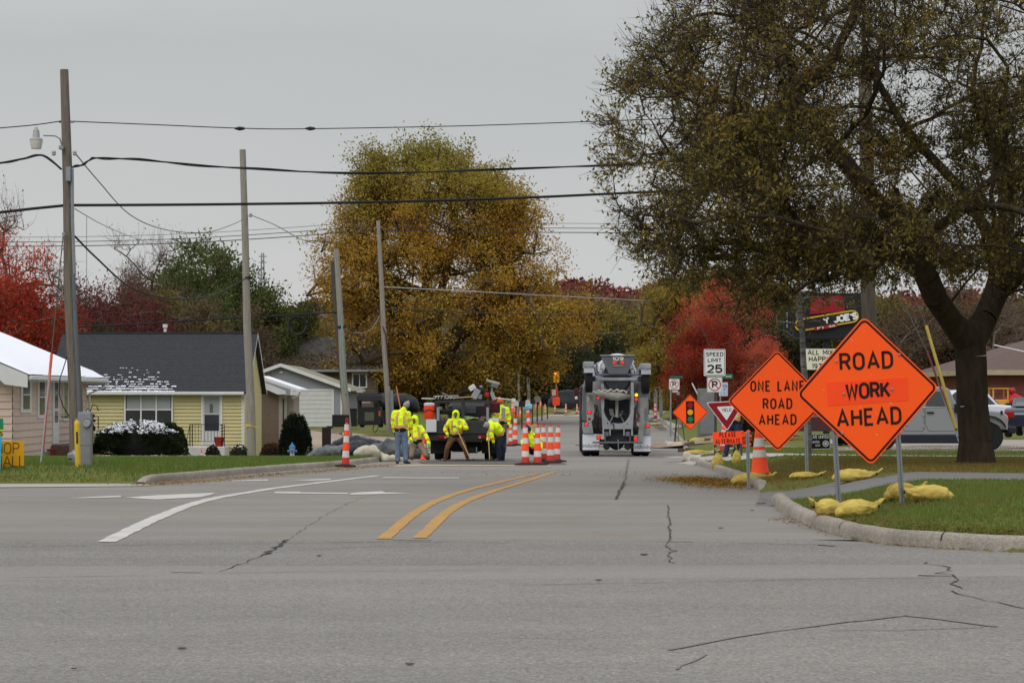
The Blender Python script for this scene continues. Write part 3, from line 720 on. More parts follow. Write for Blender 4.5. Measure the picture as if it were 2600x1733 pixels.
def tree(name, seed, trunk, pts, label, cat='tree', bark=None, leaf=None, tipr=.012, pw=2.2, limbs=(), seg=.5, twigs=3, twig_len=.5, twig_r=.005, leaves=6, leaf_size=.1, leaf_up=.0, leafprob=None, group=None, cluster=.0, loc=None, ns=6, droop=.12, maxr=None):
    """skeleton grown from the trunk to every crown point; pts (n,3) local"""
    rs = np.random.RandomState(seed)
    nodes = []; par = []; minr = []
    def addpath(pts_, p, rr0):
        i = p
        for q, r_ in zip(pts_, rr0): nodes.append(np.array(q, float)); par.append(i); minr.append(r_); i = len(nodes)-1
        return i
    def dense(pl, rr0):
        o = [pl[0]]; r_ = [rr0[0]]
        for (a, b, ra, rb) in zip(pl, pl[1:], rr0, rr0[1:]):
            a, b = np.array(a, float), np.array(b, float); n = max(1, int(np.linalg.norm(b-a)/seg))
            for k in range(1, n+1): o.append(a+(b-a)*k/n); r_.append(ra+(rb-ra)*k/n)
        return o, r_
    tp, tr_ = dense(*trunk); addpath(tp, -1, tr_); ntr = len(nodes)
    for pl, rr0 in limbs:
        A = np.array(nodes); j = int(np.argmin(np.linalg.norm(A-np.array(pl[0]), axis=1))); lp, lr = dense([nodes[j]]+list(pl[1:]), rr0); addpath(lp[1:], j, lr[1:])
    first = max(1, int(ntr*.45)) if not limbs else ntr-1
    order = rs.permutation(len(pts)); cap = len(pts)*14+400
    A = np.zeros((cap, 3)); n0 = len(nodes); A[:n0] = nodes; tips = []
    for idx in order:
        p = pts[idx]; cur = len(nodes); B = A[:cur]; dv = p-B; dd = np.linalg.norm(dv, axis=1)
        cost = dd+.9*np.maximum(0, B[:, 2]-p[2]+.15*dd); cost[:first] += 50
        j = int(np.argmin(cost)); d_ = dd[j]; k = max(1, int(d_/seg)); prev = B[j].copy(); start = prev.copy()
        off = rs.normal(0, .07*d_, 3); off[2] += droop*d_; ip = j
        if cur+k+1 >= cap: break
        for s in range(1, k+1):
            t = s/k; q = start+(p-start)*t+off*math.sin(math.pi*t)+rs.normal(0, .05*seg, 3)
            A[len(nodes)] = q; nodes.append(q); par.append(ip); minr.append(0); ip = len(nodes)-1
        tips.append(ip)
    n = len(nodes); A = A[:n]; par = np.array(par); cnt = np.zeros(n); cnt[tips] += 1
    for i in range(n-1, 0, -1):
        if par[i] >= 0: cnt[par[i]] += cnt[i]
    rad = tipr*np.maximum(cnt, 1)**(1/pw)
    if maxr: rad = np.minimum(rad, maxr)
    rad = np.maximum(rad, np.array(minr)); i = np.arange(1, n); i = i[par[1:] >= 0]; pr = par[i]
    R0 = np.minimum(rad[pr], rad[i]*1.35+.003); big = rad[i] > .07
    V1, F1 = tubes_np(A[pr][big], A[i][big], R0[big], rad[i][big], 9); V2, F2 = tubes_np(A[pr][~big], A[i][~big], R0[~big], rad[i][~big], 4)
    fine = np.where(rad < tipr*2.3)[0]; fine = fine[fine >= n0]
    nt_ = len(fine)*twigs; src = np.repeat(fine, twigs); D = randdir(rs, nt_); outw = A[src]-A[src].mean(0); outw /= np.linalg.norm(outw, axis=1)[:, None]+1e-6
    D = D+outw*.7+np.array([0, 0, .25]); D /= np.linalg.norm(D, axis=1)[:, None]; Lt = twig_len*rs.uniform(.35, 1.2, nt_)
    mid = A[src]+D*Lt[:, None]*.5+rs.normal(0, .08, (nt_, 3))*Lt[:, None]; end = A[src]+D*Lt[:, None]+np.array([0, 0, .12])*Lt[:, None]
    parts = [(V1, F1), (V2, F2)]
    if twig_r:
        tr1 = np.full(nt_, twig_r); parts += [tubes_np(A[src], mid, tr1, tr1*.8, 3), tubes_np(mid, end, tr1*.8, tr1*.35, 3)]
    Vs = []; Fs = []; b = 0
    for v, f in parts:
        if len(v): Vs.append(v); Fs.append(f+b); b += len(v)
    root = thing(name, loc or (0, 0, 0), label, cat, group)
    npmesh('trunk', np.concatenate(Vs), np.concatenate(Fs), bark, root, smooth=True)
    if leaf and leaves:
        s2 = np.repeat(np.arange(nt_), leaves); t = rs.uniform(.15, 1.05, len(s2))[:, None]
        base = A[src][s2]*(1-t)+end[s2]*t
        if cluster: base = base+rs.normal(0, cluster, base.shape)
        if leafprob is not None:
            ok = rs.uniform(0, 1, len(base)) < leafprob(base); base = base[ok]
        T = randdir(rs, len(base)); T[:, 2] += leaf_up; T /= np.linalg.norm(T, axis=1)[:, None]; W_ = np.cross(T, randdir(rs, len(base))); W_ /= np.linalg.norm(W_, axis=1)[:, None]+1e-6
        Vl, Fl = quads(base, T, W_, leaf_size*rs.uniform(.55, 1.3, len(base))[:, None]); npmesh('crown', Vl, Fl, leaf, root)
    return root
def ellpts(seed, n, c, r, shell=.45, cut=None, lump=.22, clump=0):
    rs = np.random.RandomState(seed); o = []
    while len(o) < n:
        v = rs.normal(size=3); v /= np.linalg.norm(v); k = rs.uniform(shell, 1)**.7
        f = 1+lump*mnoise.noise(Vector(v)*2.2+Vector((seed, 0, 0)))*2
        p = np.array(c)+v*np.array(r)*k*f
        if cut and not cut(p): continue
        if clump:      # boughs: a knot of twig ends about each point
            for q in p+rs.normal(0, 1, (10, 3))*np.array([1, 1, .62])*clump:
                if not cut or cut(q): o.append(q)
        else: o.append(p)
    return np.array(o)
def barkmat(name, a, b): return mat(name, a, .95, .2, 9, rgb2=b, bump=.9, bscale=14, stretch=(1, 1, .25), spec=.1)
bk_dark = barkmat('bark_dark', (52,44,36), (74,64,52)); bk_grey = barkmat('bark_grey', (92,84,76), (120,110,100)); bk_brown = barkmat('bark_brown', (70,58,46), (92,78,62))

# the big locust on the right
q = P(2482, 1180, 41); tx, tz = q.x, zg1(q.x, 41)
def T1(px, py, dd=0): w_ = P(px, py, 41+dd); return (w_.x-tx, w_.y-41, w_.z-tz)
trunk = ([T1(2480,1190), T1(2478,1120), T1(2470,1030), T1(2468,960), T1(2466,905), T1(2462,868)], [.40,.32,.285,.28,.285,.30])
limbs = [([T1(2462,868), T1(2420,820,-.4), T1(2375,755,-1), T1(2352,700,-1.4), T1(2300,600,-2), T1(2270,480,-2.2)], [.22,.19,.17,.15,.12,.09]),
         ([T1(2462,868), T1(2500,810,.3), T1(2530,740,.8), T1(2545,650,1.2), T1(2560,520,1.8), T1(2530,380,2.2), T1(2470,240,2)], [.24,.21,.2,.19,.16,.13,.1]),
         ([T1(2530,740,.8), T1(2590,690,.4), T1(2680,640,-.2), T1(2800,560,-.6)], [.17,.15,.12,.08]),
         ([T1(2300,600,-2), T1(2200,480,-2.6), T1(2080,330,-2.4), T1(1990,220,-2)], [.1,.085,.07,.05]),
         ([T1(2352,700,-1.4), T1(2230,620,-2), T1(2090,600,-1), T1(1930,560,0)], [.1,.08,.06,.04]),
         ([T1(2545,650,1.2), T1(2440,480,2.6), T1(2300,330,3.4), T1(2200,160,3.6)], [.12,.1,.08,.06])]
def cutL(p):
    X = p[0]+tx; px = 1300+X/(41+p[1])*F; py = YH-(p[2]+tz-CZ)/(41+p[1])*F
    return py < np.interp(px, [1500,1560,1640,1760,1900,2010,2090,2300,2500,2700], [560,640,690,750,795,790,715,700,690,760]) and px > np.interp(py, [-700,-300,0,150,380,560,700], [2100,1850,1690,1600,1530,1570,1660]) and p[2] > 2.3
cen = T1(2330, 330)
pl_ = ellpts(11, 4200, (cen[0], 0, cen[2]), (7.6, 6.0, 6.2), .30, cutL, .15, .42)
bk_loc = barkmat('bark_locust', (54,46,38), (76,66,54))
lf_loc = leafmat('locust_leaf', [(80,66,42),(96,88,48),(112,104,54),(144,124,62),(124,86,52)], .35, .5)
tree('honey_locust', 5, trunk, pl_, 'big dark branching tree with thin olive leaves, standing right of the orange signs', bark=bk_loc, leaf=lf_loc, limbs=limbs, tipr=.006, pw=2.1, seg=.4, twigs=12, twig_len=.66, twig_r=.0058, leaves=6, leaf_size=.09, leaf_up=-.35, loc=(tx, 41, tz), maxr=.3, droop=.1, cluster=.03,
     leafprob=lambda b: np.clip(.98-(b[:, 2]-3.2)*.14, (.1), .98)*(.45+1.2*(np.sin(b[:, 0]*1.9+1)*np.sin(b[:, 1]*1.7)*np.sin(b[:, 2]*2.3+b[:, 0]) > -.12)))

# the golden maple in the middle
d0 = 165; q = GP(1094, d0); def_s = F/d0
def T2(px, py, dd=0): return ((px-1094)/def_s, dd, CZ+(YH-py)/def_s-q.z)
tr2 = ([(0,0,-.3), T2(1092,980), T2(1090,900), T2(1085,800), T2(1080,650), T2(1075,500)], [.8,.65,.55,.45,.3,.15])
lb2 = [([T2(1091,940), T2(1050,860,-1), T2(980,760,-3), T2(920,660,-4)], [.4,.35,.25,.15]), ([T2(1091,940), T2(1150,860,1), T2(1250,770,0), T2(1340,720,-2)], [.4,.33,.25,.15]), ([T2(1090,900), T2(1110,760,3), T2(1150,600,4), T2(1160,450,3)], [.35,.3,.2,.12])]
prof = [(366,985,1165),(390,925,1205),(430,862,1262),(500,850,1350),(560,840,1352),(620,800,1362),(700,792,1420),(780,806,1455),(850,800,1445),(900,840,1395),(940,900,1330),(965,960,1250)]
rs5 = np.random.RandomState(9); pp = []
PY = [a[0] for a in prof]
while len(pp) < 190:
    py = rs5.uniform(385, 975); l, r_ = np.interp(py, PY, [a[1] for a in prof])+42, np.interp(py, PY, [a[2] for a in prof])-26
    ex = float(np.interp(py, [360, 480, 600, 700], [22, 26, 14, -10])); l += ex; r_ -= ex; u = rs5.uniform(-1, 1); vv = rs5.uniform(-1, 1)
    if abs(u)**2.6+abs(vv)**2.6 > 1 or u*u+vv*vv < rs5.uniform(.15, .95): continue
    if mnoise.noise(Vector((u*2.6, vv*2.6, py*.018))) < -.42: continue
    px = (l+r_)/2+u*(r_-l)/2*(1+.24*mnoise.noise(Vector((py*.024, (u>0)*9, vv*2)))); hw = (r_-l)/2/def_s
    pp.append((*T2(px, py)[:1], vv*hw*.9, T2(px, py)[2]))
pp = [tuple(np.array(p_)+rs5.normal(0, 1, 3)*(.95,.95,.6)-np.array([0,0,.5])) for p_ in pp for _ in range(11)]
zt = T2(0, 520)[2]
lf_y = leafmat('maple_gold', [(126,98,42),(166,126,52),(190,148,64),(150,134,62),(206,172,94)], .35, .2, grad=(zt-3, zt+5, [(98,100,44),(126,124,54),(152,144,70),(172,144,66)]))
tree('golden_maple', 3, tr2, np.array(pp)*(1,1,1), 'very large maple with golden orange leaves turning green at the top, behind the dump truck', bark=bk_brown, leaf=lf_y, limbs=lb2, tipr=.035, seg=1.1, twigs=3, twig_len=1.3, twig_r=.012, leaves=30, leaf_size=.25, leaf_up=-.2, loc=q, cluster=.34)

# trees of the middle distance: a few kinds, each standing tree its own object
def crownfn(seed, n, h, wd, base, lump=.36): return ellpts(seed, n, (0, 0, base+(h-base)/2), (wd/2, wd/2, (h-base)/2), .35, None, lump, wd*.06)
def proto(name, seed, h, wd, base, leaf, label, bark, n=260, leaves=9, ls=.45, tw=1.2, cl=.3, twigs=3, tipr=.03, twig_r=.012, cat='tree'):
    return tree(name, seed, ([(0,0,-.4), (0,0,h*.2), (wd*.03,0,h*.45), (0,0,h*.72)], [h*.028, h*.022, h*.016, h*.008]), crownfn(seed, n, h, wd, base), label, cat, bark, leaf, tipr, 2.2, (), h*.07, twigs, tw, twig_r, leaves, ls, 0, cluster=cl)
TR = {}
TR['green'] = (proto('broadleaf_tree', 21, 10, 9, 1.5, leafmat('leaf_green', [(56,66,40),(76,88,50),(98,108,64),(122,122,76)], .3, .3), '', bk_brown, 420, 22, .27), 10)
TR['olive'] = (proto('broadleaf_tree', 22, 10, 8, 1.2, leafmat('leaf_olive', [(84,78,50),(110,102,60),(132,118,70),(106,86,58)], .3, .3), '', bk_brown, 400, 20, .27), 10)
TR['brown'] = (proto('scrub_tree', 23, 9, 7.5, .8, leafmat('leaf_brown', [(84,66,56),(106,80,64),(100,90,68),(118,98,78)], .3, .3), '', bk_grey, 420, 12, .24, twig_r=.014), 9)
TR['red'] = (proto('red_maple', 24, 7, 6.2, 1.2, leafmat('leaf_red', [(108,34,28),(144,48,36),(170,72,52),(136,68,48)], .35, .5), '', bk_grey, 400, 19, .16, .8, .24, tipr=.012, twig_r=.006), 7)
TR['redorange'] = (proto('red_maple', 25, 9, 6.5, 1.4, leafmat('leaf_redorange', [(164,62,50),(194,84,64),(206,106,80),(168,96,74)], .35, .5), '', bk_grey, 380, 15, .17, .9, .24, tipr=.012, twig_r=.008), 9)
TR['darkred'] = (proto('red_maple', 26, 7, 6.5, .8, leafmat('leaf_darkred', [(92,46,50),(118,56,60),(110,68,62),(128,70,66)], .35, .5), '', bk_grey, 380, 14, .18, 1.0, .24, tipr=.014, twig_r=.011), 7)
TR['gold'] = (proto('golden_tree', 27, 9, 8, 1.5, leafmat('leaf_gold', [(134,112,54),(170,140,64),(150,138,70),(120,116,60)], .35, .4), '', bk_brown, 380, 22, .22, .9, .28), 9)
TR['bare'] = (proto('bare_tree', 28, 9, 7, 2.2, leafmat('leaf_rust', [(112,62,44),(140,82,56)], .3, .5), '', bk_grey, 300, 1, .12, 1.1, .1, 4, .013, .009), 9)
TR['dark'] = (proto('dark_tree', 29, 9, 8, .4, leafmat('leaf_dark', [(40,44,34),(54,58,40),(72,70,50),(80,70,52)], .25, .3), '', bk_brown, 360, 18, .3), 9)
used = set()
for k_, (o_, h_) in list(TR.items()):
    zz = np.concatenate([np.array([v.co.z for v in ch.data.vertices]) for ch in o_.children]); TR[k_] = (o_, float(np.percentile(zz, 99.3)))
def plant(kind, px, d, top_py, label, wid=1., sink=.3, rz=0, group=None, cat=None):
    pr, h = TR[kind]; g = GP(px, d); ht = CZ+(YH-top_py)/F*d-g.z+sink; s = ht/h
    loc = Vector((g.x, g.y, g.z-sink))
    if kind not in used: used.add(kind); o = pr; o.location = loc
    else: o = dup(pr, loc)
    o.scale = (s*wid, s*wid, s); o.rotation_euler.z = rz; tag(o, label, cat or 'tree', group); return o
for a in (('red', -25, 104, 690, 'deep red maple at the far left edge behind the pink house', 1.0, 1), ('redorange', -10, 110, 575, 'tall orange maple with bare top twigs at the far left', .72, 2), ('bare', 15, 112, 490, 'bare twiggy treetop above the far left maples', .75, .5),
 ('red', 62, 108, 790, 'smaller deep red maple right of the far left one', .75, 4), ('darkred', 245, 134, 715, 'dark crimson maple behind the black roof, left one', .85, 1), ('darkred', 305, 136, 725, 'dark crimson maple behind the black roof, right one', .8, 3),
 ('bare', 385, 140, 590, 'bare grey tree rising over the crimson maples', .8, 1), ('bare', 300, 150, 665, 'shorter bare tree left of the tall bare one', .8, 2.5), ('green', 462, 150, 640, 'dark green tree behind the black roof, left of the wooden pole', .75, .7),
 ('green', 560, 158, 612, 'tallest dark green tree, behind the second wooden pole', .95, 2.1), ('green', 655, 165, 720, 'dark green tree right of the second wooden pole', .95, 3.9), ('olive', 420, 140, 745, 'olive scrub tree behind the ridge of the black roof', .9, .3),
 ('olive', 715, 175, 790, 'olive tree left of the golden maple', 1.0, .9), ('brown', 520, 140, 780, 'brown scrubby tree just behind the black roof', 1.1, .3), ('brown', 610, 145, 785, 'brown scrubby tree beside the second pole', 1.1, 1.3),
 ('brown', 150, 135, 800, 'brown scrub tree between the red and crimson maples', 1.2, 2.3), ('dark', 200, 128, 815, 'low dark tree behind the near wooden pole', 1.1, .2), ('red', 1800, 138, 800, 'bright red maple behind the far no parking sign', .68, .4),
 ('red', 1765, 140, 850, 'smaller bright red maple near the twin poles', .7, 2.4), ('redorange', 1852, 142, 680, 'orange red maple behind the speed limit sign', .8, .4), ('redorange', 1925, 138, 850, 'orange red maple behind the one lane road sign', 1.1, 2.9),
 ('gold', 1715, 175, 705, 'yellow green tree behind the twin poles', .8, .4), ('gold', 1790, 182, 690, 'yellow green tree left of the orange red maple', .9, 2.4), ('gold', 1640, 230, 880, 'small golden tree behind the mixer drum', 1., 1.4)):
    plant(*a[:6], rz=a[6])
rk = random.Random(77)
def row(kinds, x0, x1, n, d0, d1, t0, t1, words, grp):
    for i in range(n):
        px = x0+(x1-x0)*(i+.5)/n+rk.uniform(-12, 12); plant(rk.choice(kinds), px, rk.uniform(d0, d1), rk.uniform(t0, t1), words, rk.uniform(1.0, 1.3), rz=rk.uniform(0, 6), group=grp)
row(['dark'], 1180, 1720, 9, 262, 285, 880, 905, 'dark tree in the belt across the end of the street', 'dark trees across the end of the street')
row(['dark','brown','brown'], 1250, 1780, 9, 300, 340, 835, 870, 'dull tree behind the dark belt at the end of the street', 'second row of trees behind the street end')
row(['green','olive','olive'], 1440, 1780, 6, 350, 420, 775, 830, 'rounded green tree below the far hill', 'green trees below the far hill')
row(['brown','green'], 1380, 1700, 7, 400, 460, 765, 810, 'brown and green tree on the lower slope of the far hill', 'trees on the lower slope')
row(['dark','olive','green'], 1880, 2650, 13, 150, 175, 740, 820, 'dull green tree behind the restaurant sign and car park', 'trees behind the car park')
row(['bare','brown'], 2250, 2680, 7, 125, 145, 720, 800, 'bare brown tree behind the brick building', 'bare trees behind the brick building')
row(['brown','olive'], 620, 1000, 6, 205, 240, 770, 810, 'brown tree behind the grey house', 'trees behind the grey house')
row(['brown','dark'], -60, 660, 10, 180, 210, 770, 815, 'brown tree on the skyline behind the houses', 'trees on the left skyline')
row(['dark'], 820, 1290, 8, 190, 225, 900, 930, 'dark low tree behind the golden maple', 'dark trees behind the golden maple')
# wooded hills, far beyond
def wood(name, x0, x1, y0, y1, n, topf, leaf, label, seed, csz=7):
    rs = np.random.RandomState(seed); Vs = []; Fs = []; b = 0
    for i in range(n):
        px = rs.uniform(x0, x1); d = rs.uniform(y0, y1); X = (px-1300)/F*d; k = (d-y0)/(y1-y0)
        py = topf(px)+(1-k)*rs.uniform(40, 110)+rs.uniform(0, 10); Z = CZ+(YH-py)/F*d; rad = csz*rs.uniform(.6, 1.15); m = 150
        v = randdir(rs, m); v[:, 2] = v[:, 2]*.9; c = np.array([X, d, Z-rad*.8]); p = c+v*rad*rs.uniform(.72, 1.05, (m, 1))*np.array([1, 1, .8])
        T = randdir(rs, m); W_ = np.cross(T, randdir(rs, m)); W_ /= np.linalg.norm(W_, axis=1)[:, None]; vv, ff = quads(p, T, W_*2, (rad*.32*rs.uniform(.6, 1.2, m))[:, None]); Vs.append(vv); Fs.append(ff+b); b += len(vv)
    return tag(npmesh(name, np.concatenate(Vs), np.concatenate(Fs), leaf), label, kind='stuff')
topA = lambda px: np.interp(px, [1100,1380,1450,1500,1560,1620,1700,1800,2100,2700], [745,702,697,690,712,712,702,715,730,725])+4*math.sin(px*.05)
topB = lambda px: np.interp(px, [-200,0,400,640,700,800,900,1200], [775,772,770,765,760,755,748,745])+3*math.sin(px*.06)
wm1 = leafmat('far_wood_rust', [(106,62,60),(134,74,66),(116,86,72),(140,92,76)], .2, .02); wm2 = leafmat('far_wood_olive', [(98,92,70),(118,108,78),(108,84,70),(130,110,82)], .2, .015)
wood('far_wood', 1250, 2700, 820, 900, 420, topA, wm1, 'rust red wood along the crest of the far hill', 1, 7.5)
wood('far_wood', 1250, 2700, 640, 780, 520, lambda p: topA(p)+42, wm2, 'brown and olive wood on the slope of the far hill', 2, 7)
wood('far_wood', -260, 1250, 900, 1100, 420, topB, leafmat('far_wood_blue', [(72,68,58),(92,76,62),(84,84,66)], .2, .02), 'distant brown wood on the left skyline', 3, 10)
wood('far_wood', -260, 1250, 520, 640, 380, lambda p: topB(p)+30, wm2, 'olive brown wood on the lower left slope', 4, 7)
# the hill under the wood
hx = np.linspace(-420, 420, 60); hy = np.array([440, 520, 640, 760, 880, 1000, 1150, 1400]); Xh, Yh = np.meshgrid(hx, hy)
Zh = np.zeros_like(Xh)
for j, y in enumerate(hy):
    for i, x in enumerate(hx):
        px = 1300+x/y*F; top = topA(px) if px > 1250 else topB(px); f = {440: 250, 520: 190, 640: 125, 760: 75, 880: 28, 1000: 20, 1150: 40, 1400: 60}[int(y)]; Zh[j, i] = CZ+(YH-top-f)/F*y-3
ih = np.arange(7*60).reshape(7, 60)[:, :-1].ravel()
tag(npmesh('hills', np.stack([Xh.ravel(), Yh.ravel(), Zh.ravel()], 1), np.stack([ih, ih+1, ih+61, ih+60], 1), mat('hill_ground', (84,68,52), .95, .2, .02, rgb2=(66,62,42)), smooth=True), 'wooded hills beyond the town', kind='structure')
# ------------------------------------------------------------------ materials for built things
white = mat('white_paint', (206,206,204), .5, .05, 3); trimw = mat('white_trim', (212,212,212), .5, .05, 2)
alu = mat('galvanised', (142,146,150), .45, .12, 8, metal=.5); dark = mat('dark_iron', (36,36,38), .6, .15, 6); blackp = mat('black_plastic', (28,28,30), .55, .15, 5)
rubber = mat('rubber', (30,30,31), .85, .15, 8); glassd = mat('dark_glass', (52,56,58), .12, .2, 1.5, spec=.6); snow = mat('snow', (236,238,244), .7, .03, 3, bump=.3)
wood = mat('weathered_pole', (98,90,80), .95, .2, 5, rgb2=(130,122,110), bump=.8, bscale=10, stretch=(6,6,.35), spec=.1)
wood2 = mat('grey_pole', (128,122,112), .95, .2, 5, rgb2=(160,154,144), bump=.8, bscale=10, stretch=(6,6,.35), spec=.1)
orange = mat('sign_orange', (255,92,20), .55, .05, 1.2, rgb2=(255,84,22)); orange2 = mat('fluorescent_orange', (255,70,24), .5, .05, 3); blacks = mat('sign_black', (38,18,14), .6, .05)
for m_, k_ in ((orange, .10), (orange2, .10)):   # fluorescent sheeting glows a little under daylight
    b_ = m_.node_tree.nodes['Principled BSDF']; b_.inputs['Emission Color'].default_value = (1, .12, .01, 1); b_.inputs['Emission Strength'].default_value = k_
signw = mat('sign_white', (222,224,222), .5, .04, 3); signred = mat('sign_red', (176,24,36), .5, .05); signdkred = mat('yield_red', (140,16,32), .5, .05)
cream = mat('sign_cream', (214,214,190), .6, .05)

# ------------------------------------------------------------------ siding wall: lapped boards on a plane
def lapwall(mb, x0, x1, z0, z1, y, course, clip=None, thick=.022):
    z = z0
    while z < z1-1e-3:
        zt_ = min(z+course, z1); a, b = x0, x1; c, d_ = x0, x1
        if clip: a, b = clip(z); c, d_ = clip(zt_)
        if b-a > .02:
            mb.addv([(a, y-thick, z), (b, y-thick, z), (d_, y, zt_), (c, y, zt_), (a, y+.02, z), (b, y+.02, z)], [(0,1,2,3), (4,5,1,0)])
        z = zt_
def window(root, x0, x1, z0, z1, y, frame=.06, cols=1, rows=2, upper=None, fm=None, gm_=None, name='window', proud=.05):
    fm = fm or trimw; gm_ = gm_ or glassd; M_ = MB()
    M_.box(x0-frame, x1+frame, y-proud, y+.01, z1, z1+frame); M_.box(x0-frame, x1+frame, y-proud-.03, y+.01, z0-frame, z0)
    M_.box(x0-frame, x0, y-proud, y+.01, z0, z1); M_.box(x1, x1+frame, y-proud, y+.01, z0, z1)
    for i in range(1, cols): x = x0+(x1-x0)*i/cols; M_.box(x-.03, x+.03, y-proud+.01, y, z0, z1)
    for i in range(1, rows): z = z0+(z1-z0)*i/rows; M_.box(x0, x1, y-proud+.015, y, z-.025, z+.025)
    w_ = M_.build(name, fm, root); g_ = MB(); g_.addv([(x0, y-.012, z0), (x1, y-.012, z0), (x1, y-.012, z1), (x0, y-.012, z1)], [(0,1,2,3)]); g_.build('pane', gm_, w_)
    if upper:
        u = MB(); zm = (z0+z1)/2
        for i in range(cols): a = x0+(x1-x0)*i/cols+.04; b = x0+(x1-x0)*(i+1)/cols-.04; u.addv([(a, y-.018, zm), (b, y-.018, zm), (b, y-.018, z1), (a, y-.018, z1)], [(0,1,2,3)])
        u.build('blind', upper, w_)
    return w_
shade = mat('window_blind', (150,156,156), .7, .05, 2)

# ---- yellow house
d = 92; k = F/d; X = lambda px: (px-1300)/k; Z = lambda py: CZ+(YH-py)/k
gz = Z(1163); r = thing('yellow_house', (X(619), d, gz), 'yellow sided house with a dark shingle roof dusted with snow above the hedge', 'house')
ox = X(619)
def lx(px): return X(px)-ox
def lz(py): return Z(py)-gz
ysid = mat('yellow_siding', (196,186,138), .7, .05, 1.5); zE = lz(988); dep = 6.4; zR = CZ+(YH-851)/(F/(d+3.2))-gz
m = MB(); lapwall(m, lx(130), 0, -.3, zE, 0, .15, thick=.045)
def rot90(mb_, x): return mb_
n0 = len(m.v); lapwall(m, 0, dep, -.3, zR-.05, 0, .13, clip=lambda z: (0, dep) if z <= zE else ((z-zE)/(zR-zE)*dep/2, dep-(z-zE)/(zR-zE)*dep/2))
m.v[n0:] = [(-y, x, z) for x, y, z in m.v[n0:]]       # the gable end faces +x
m.box(lx(130), -.05, .05, dep, -.3, zE-.05); m.build('wall', ysid, r)
roofm = mat('dark_shingle', (46,48,52), .9, .2, 9, rgb2=(66,68,72), bump=.6, bscale=24, stretch=(1, 1, 3))
sl_ = (zR-zE)/(dep/2); m = MB(); oh = .3; ze2 = zE-oh*sl_+.12
nrow = 26
for i in range(nrow):       # shingle courses, each a hair proud of the next
    t0, t1 = i/nrow, (i+1)/nrow; y0_, y1_ = -oh+(dep/2+oh)*t0, -oh+(dep/2+oh)*t1; z0_, z1_ = ze2+(zR+.12-ze2)*t0, ze2+(zR+.12-ze2)*t1
    m.addv([(lx(120), y0_, z0_+.022), (.22, y0_, z0_+.022), (.22, y1_, z1_), (lx(120), y1_, z1_), (lx(120), y0_, z0_-.01), (.22, y0_, z0_-.01)], [(0,1,2,3), (4,5,1,0)])
m.prismx([(-oh, ze2-.02), (dep/2, zR+.1), (dep+oh, ze2-.02), (dep+oh, ze2-.1), (dep/2, zR+.0), (-oh, ze2-.1)], lx(120), .2)
m.box(lx(120), .21, dep/2-.12, dep/2+.12, zR+.09, zR+.15)
rf = m.build('roof', roofm, r)
m = MB(); m.box(lx(382), lx(388), 3.5, 3.7, zR, zR+.35); m.box(lx(380), lx(390), 3.45, 3.75, zR+.35, zR+.5); m.build('vent_pipe', trimw, rf)
m = MB()
rq = random.Random(5)
for i in range(0, 11):      # snow caught along the shingle edges
    t0 = i/nrow; y0_ = -oh+(dep/2+oh)*t0; z0_ = ze2+(zR+.12-ze2)*t0
    f_ = i/13; xa, xb = lx(212+82*f_), lx(440-30*f_)
    x = xa
    while x < xb:
        L_ = rq.uniform(.05,.18)*(1.5-f_*1.2); p_ = (1-f_)**1.7*1.1+.04-.35*abs((x-lx(318))/1.9)**2
        if rq.random() < p_:
            h_ = rq.uniform(.012,.03); s_ = rq.uniform(.03,.06)*(1.2-f_*.7)
            m.addv([(x, y0_-.02, z0_+.012), (x+L_, y0_-.02, z0_+.012), (x+L_*.9, y0_+s_, z0_+s_*sl_+h_*.8), (x+L_*.1, y0_+s_, z0_+s_*sl_+h_*.8), (x+L_*.5, y0_-.03, z0_+h_+.01)], [(0,1,4), (1,2,4), (2,3,4), (3,0,4)])
        x += L_+rq.uniform(0,.1)*(i > 2)
m.build('roof_snow', snow, rf)
m = MB(); m.bbox(lx(135), .05, -oh-.1, -oh+.0, ze2-.13, ze2, .02); m.prism([(.2,ze2-.12),(.24,ze2-.12),(.24,ze2+.06),(.2,ze2+.06)], -oh-.02, -oh+.1); m.build('gutter', trimw, r)
m = MB()
for s_ in (1, -1):
    y_a, y_b = (-oh, dep/2) if s_ == 1 else (dep+oh, dep/2); m.addv([(.23, y_a, ze2-.14), (.23, y_b, zR-.05), (.23, y_b, zR+.13), (.23, y_a, ze2+.03)], [(0,1,2,3)])
m.box(-.1,.03,-.035,0,-.3,zE); m.build('trim', trimw, r)
window(r, lx(320), lx(436), lz(1082), lz(997), -.05, .07, 3, 2, shade)
window(r, .0, .0, 0, 0, 0) if False else None
m = MB(); fw = .08; x0, x1, z0, z1 = lx(516), lx(560), lz(1129), lz(1003)
m.box(x0-fw, x1+fw, -.07, 0, z1, z1+fw); m.box(x0-fw, x0, -.07, 0, z0, z1); m.box(x1, x1+fw, -.07, 0, z0, z1); dfr = m.build('door_frame', trimw, r)
m = MB(); m.box(x0, x1, -.045, -.02, z0, z1); dr = m.build('door', mat('storm_door', (190,190,188), .4, .04, 2), r)
m = MB(); m.box(x0+.06, x1-.06, -.052, -.046, lz(1093), lz(1052)); m.build('pane', glassd, dr); m = MB(); m.box(x0+.06, x1-.06, -.05, -.046, lz(1049), lz(1007)); m.build('pane', shade, dr)
m = MB(); m.box(lx(533), lx(541), -.058, -.051, lz(1047), lz(1025)); m.build('door_plaque', mat('plaque', (90,96,96), .6), dr)
m = MB(); m.bbox(lx(474), lx(583), -1.5, 0, -.25, lz(1131), .03); m.bbox(lx(474), lx(496), -1.9, -1.5, -.3, lz(1145), .03); m.build('porch_step', mat('porch_white', (196,194,192), .8, .08, 3), r)
m = MB(); zt, zb = lz(1077), lz(1119); zf = lz(1131)
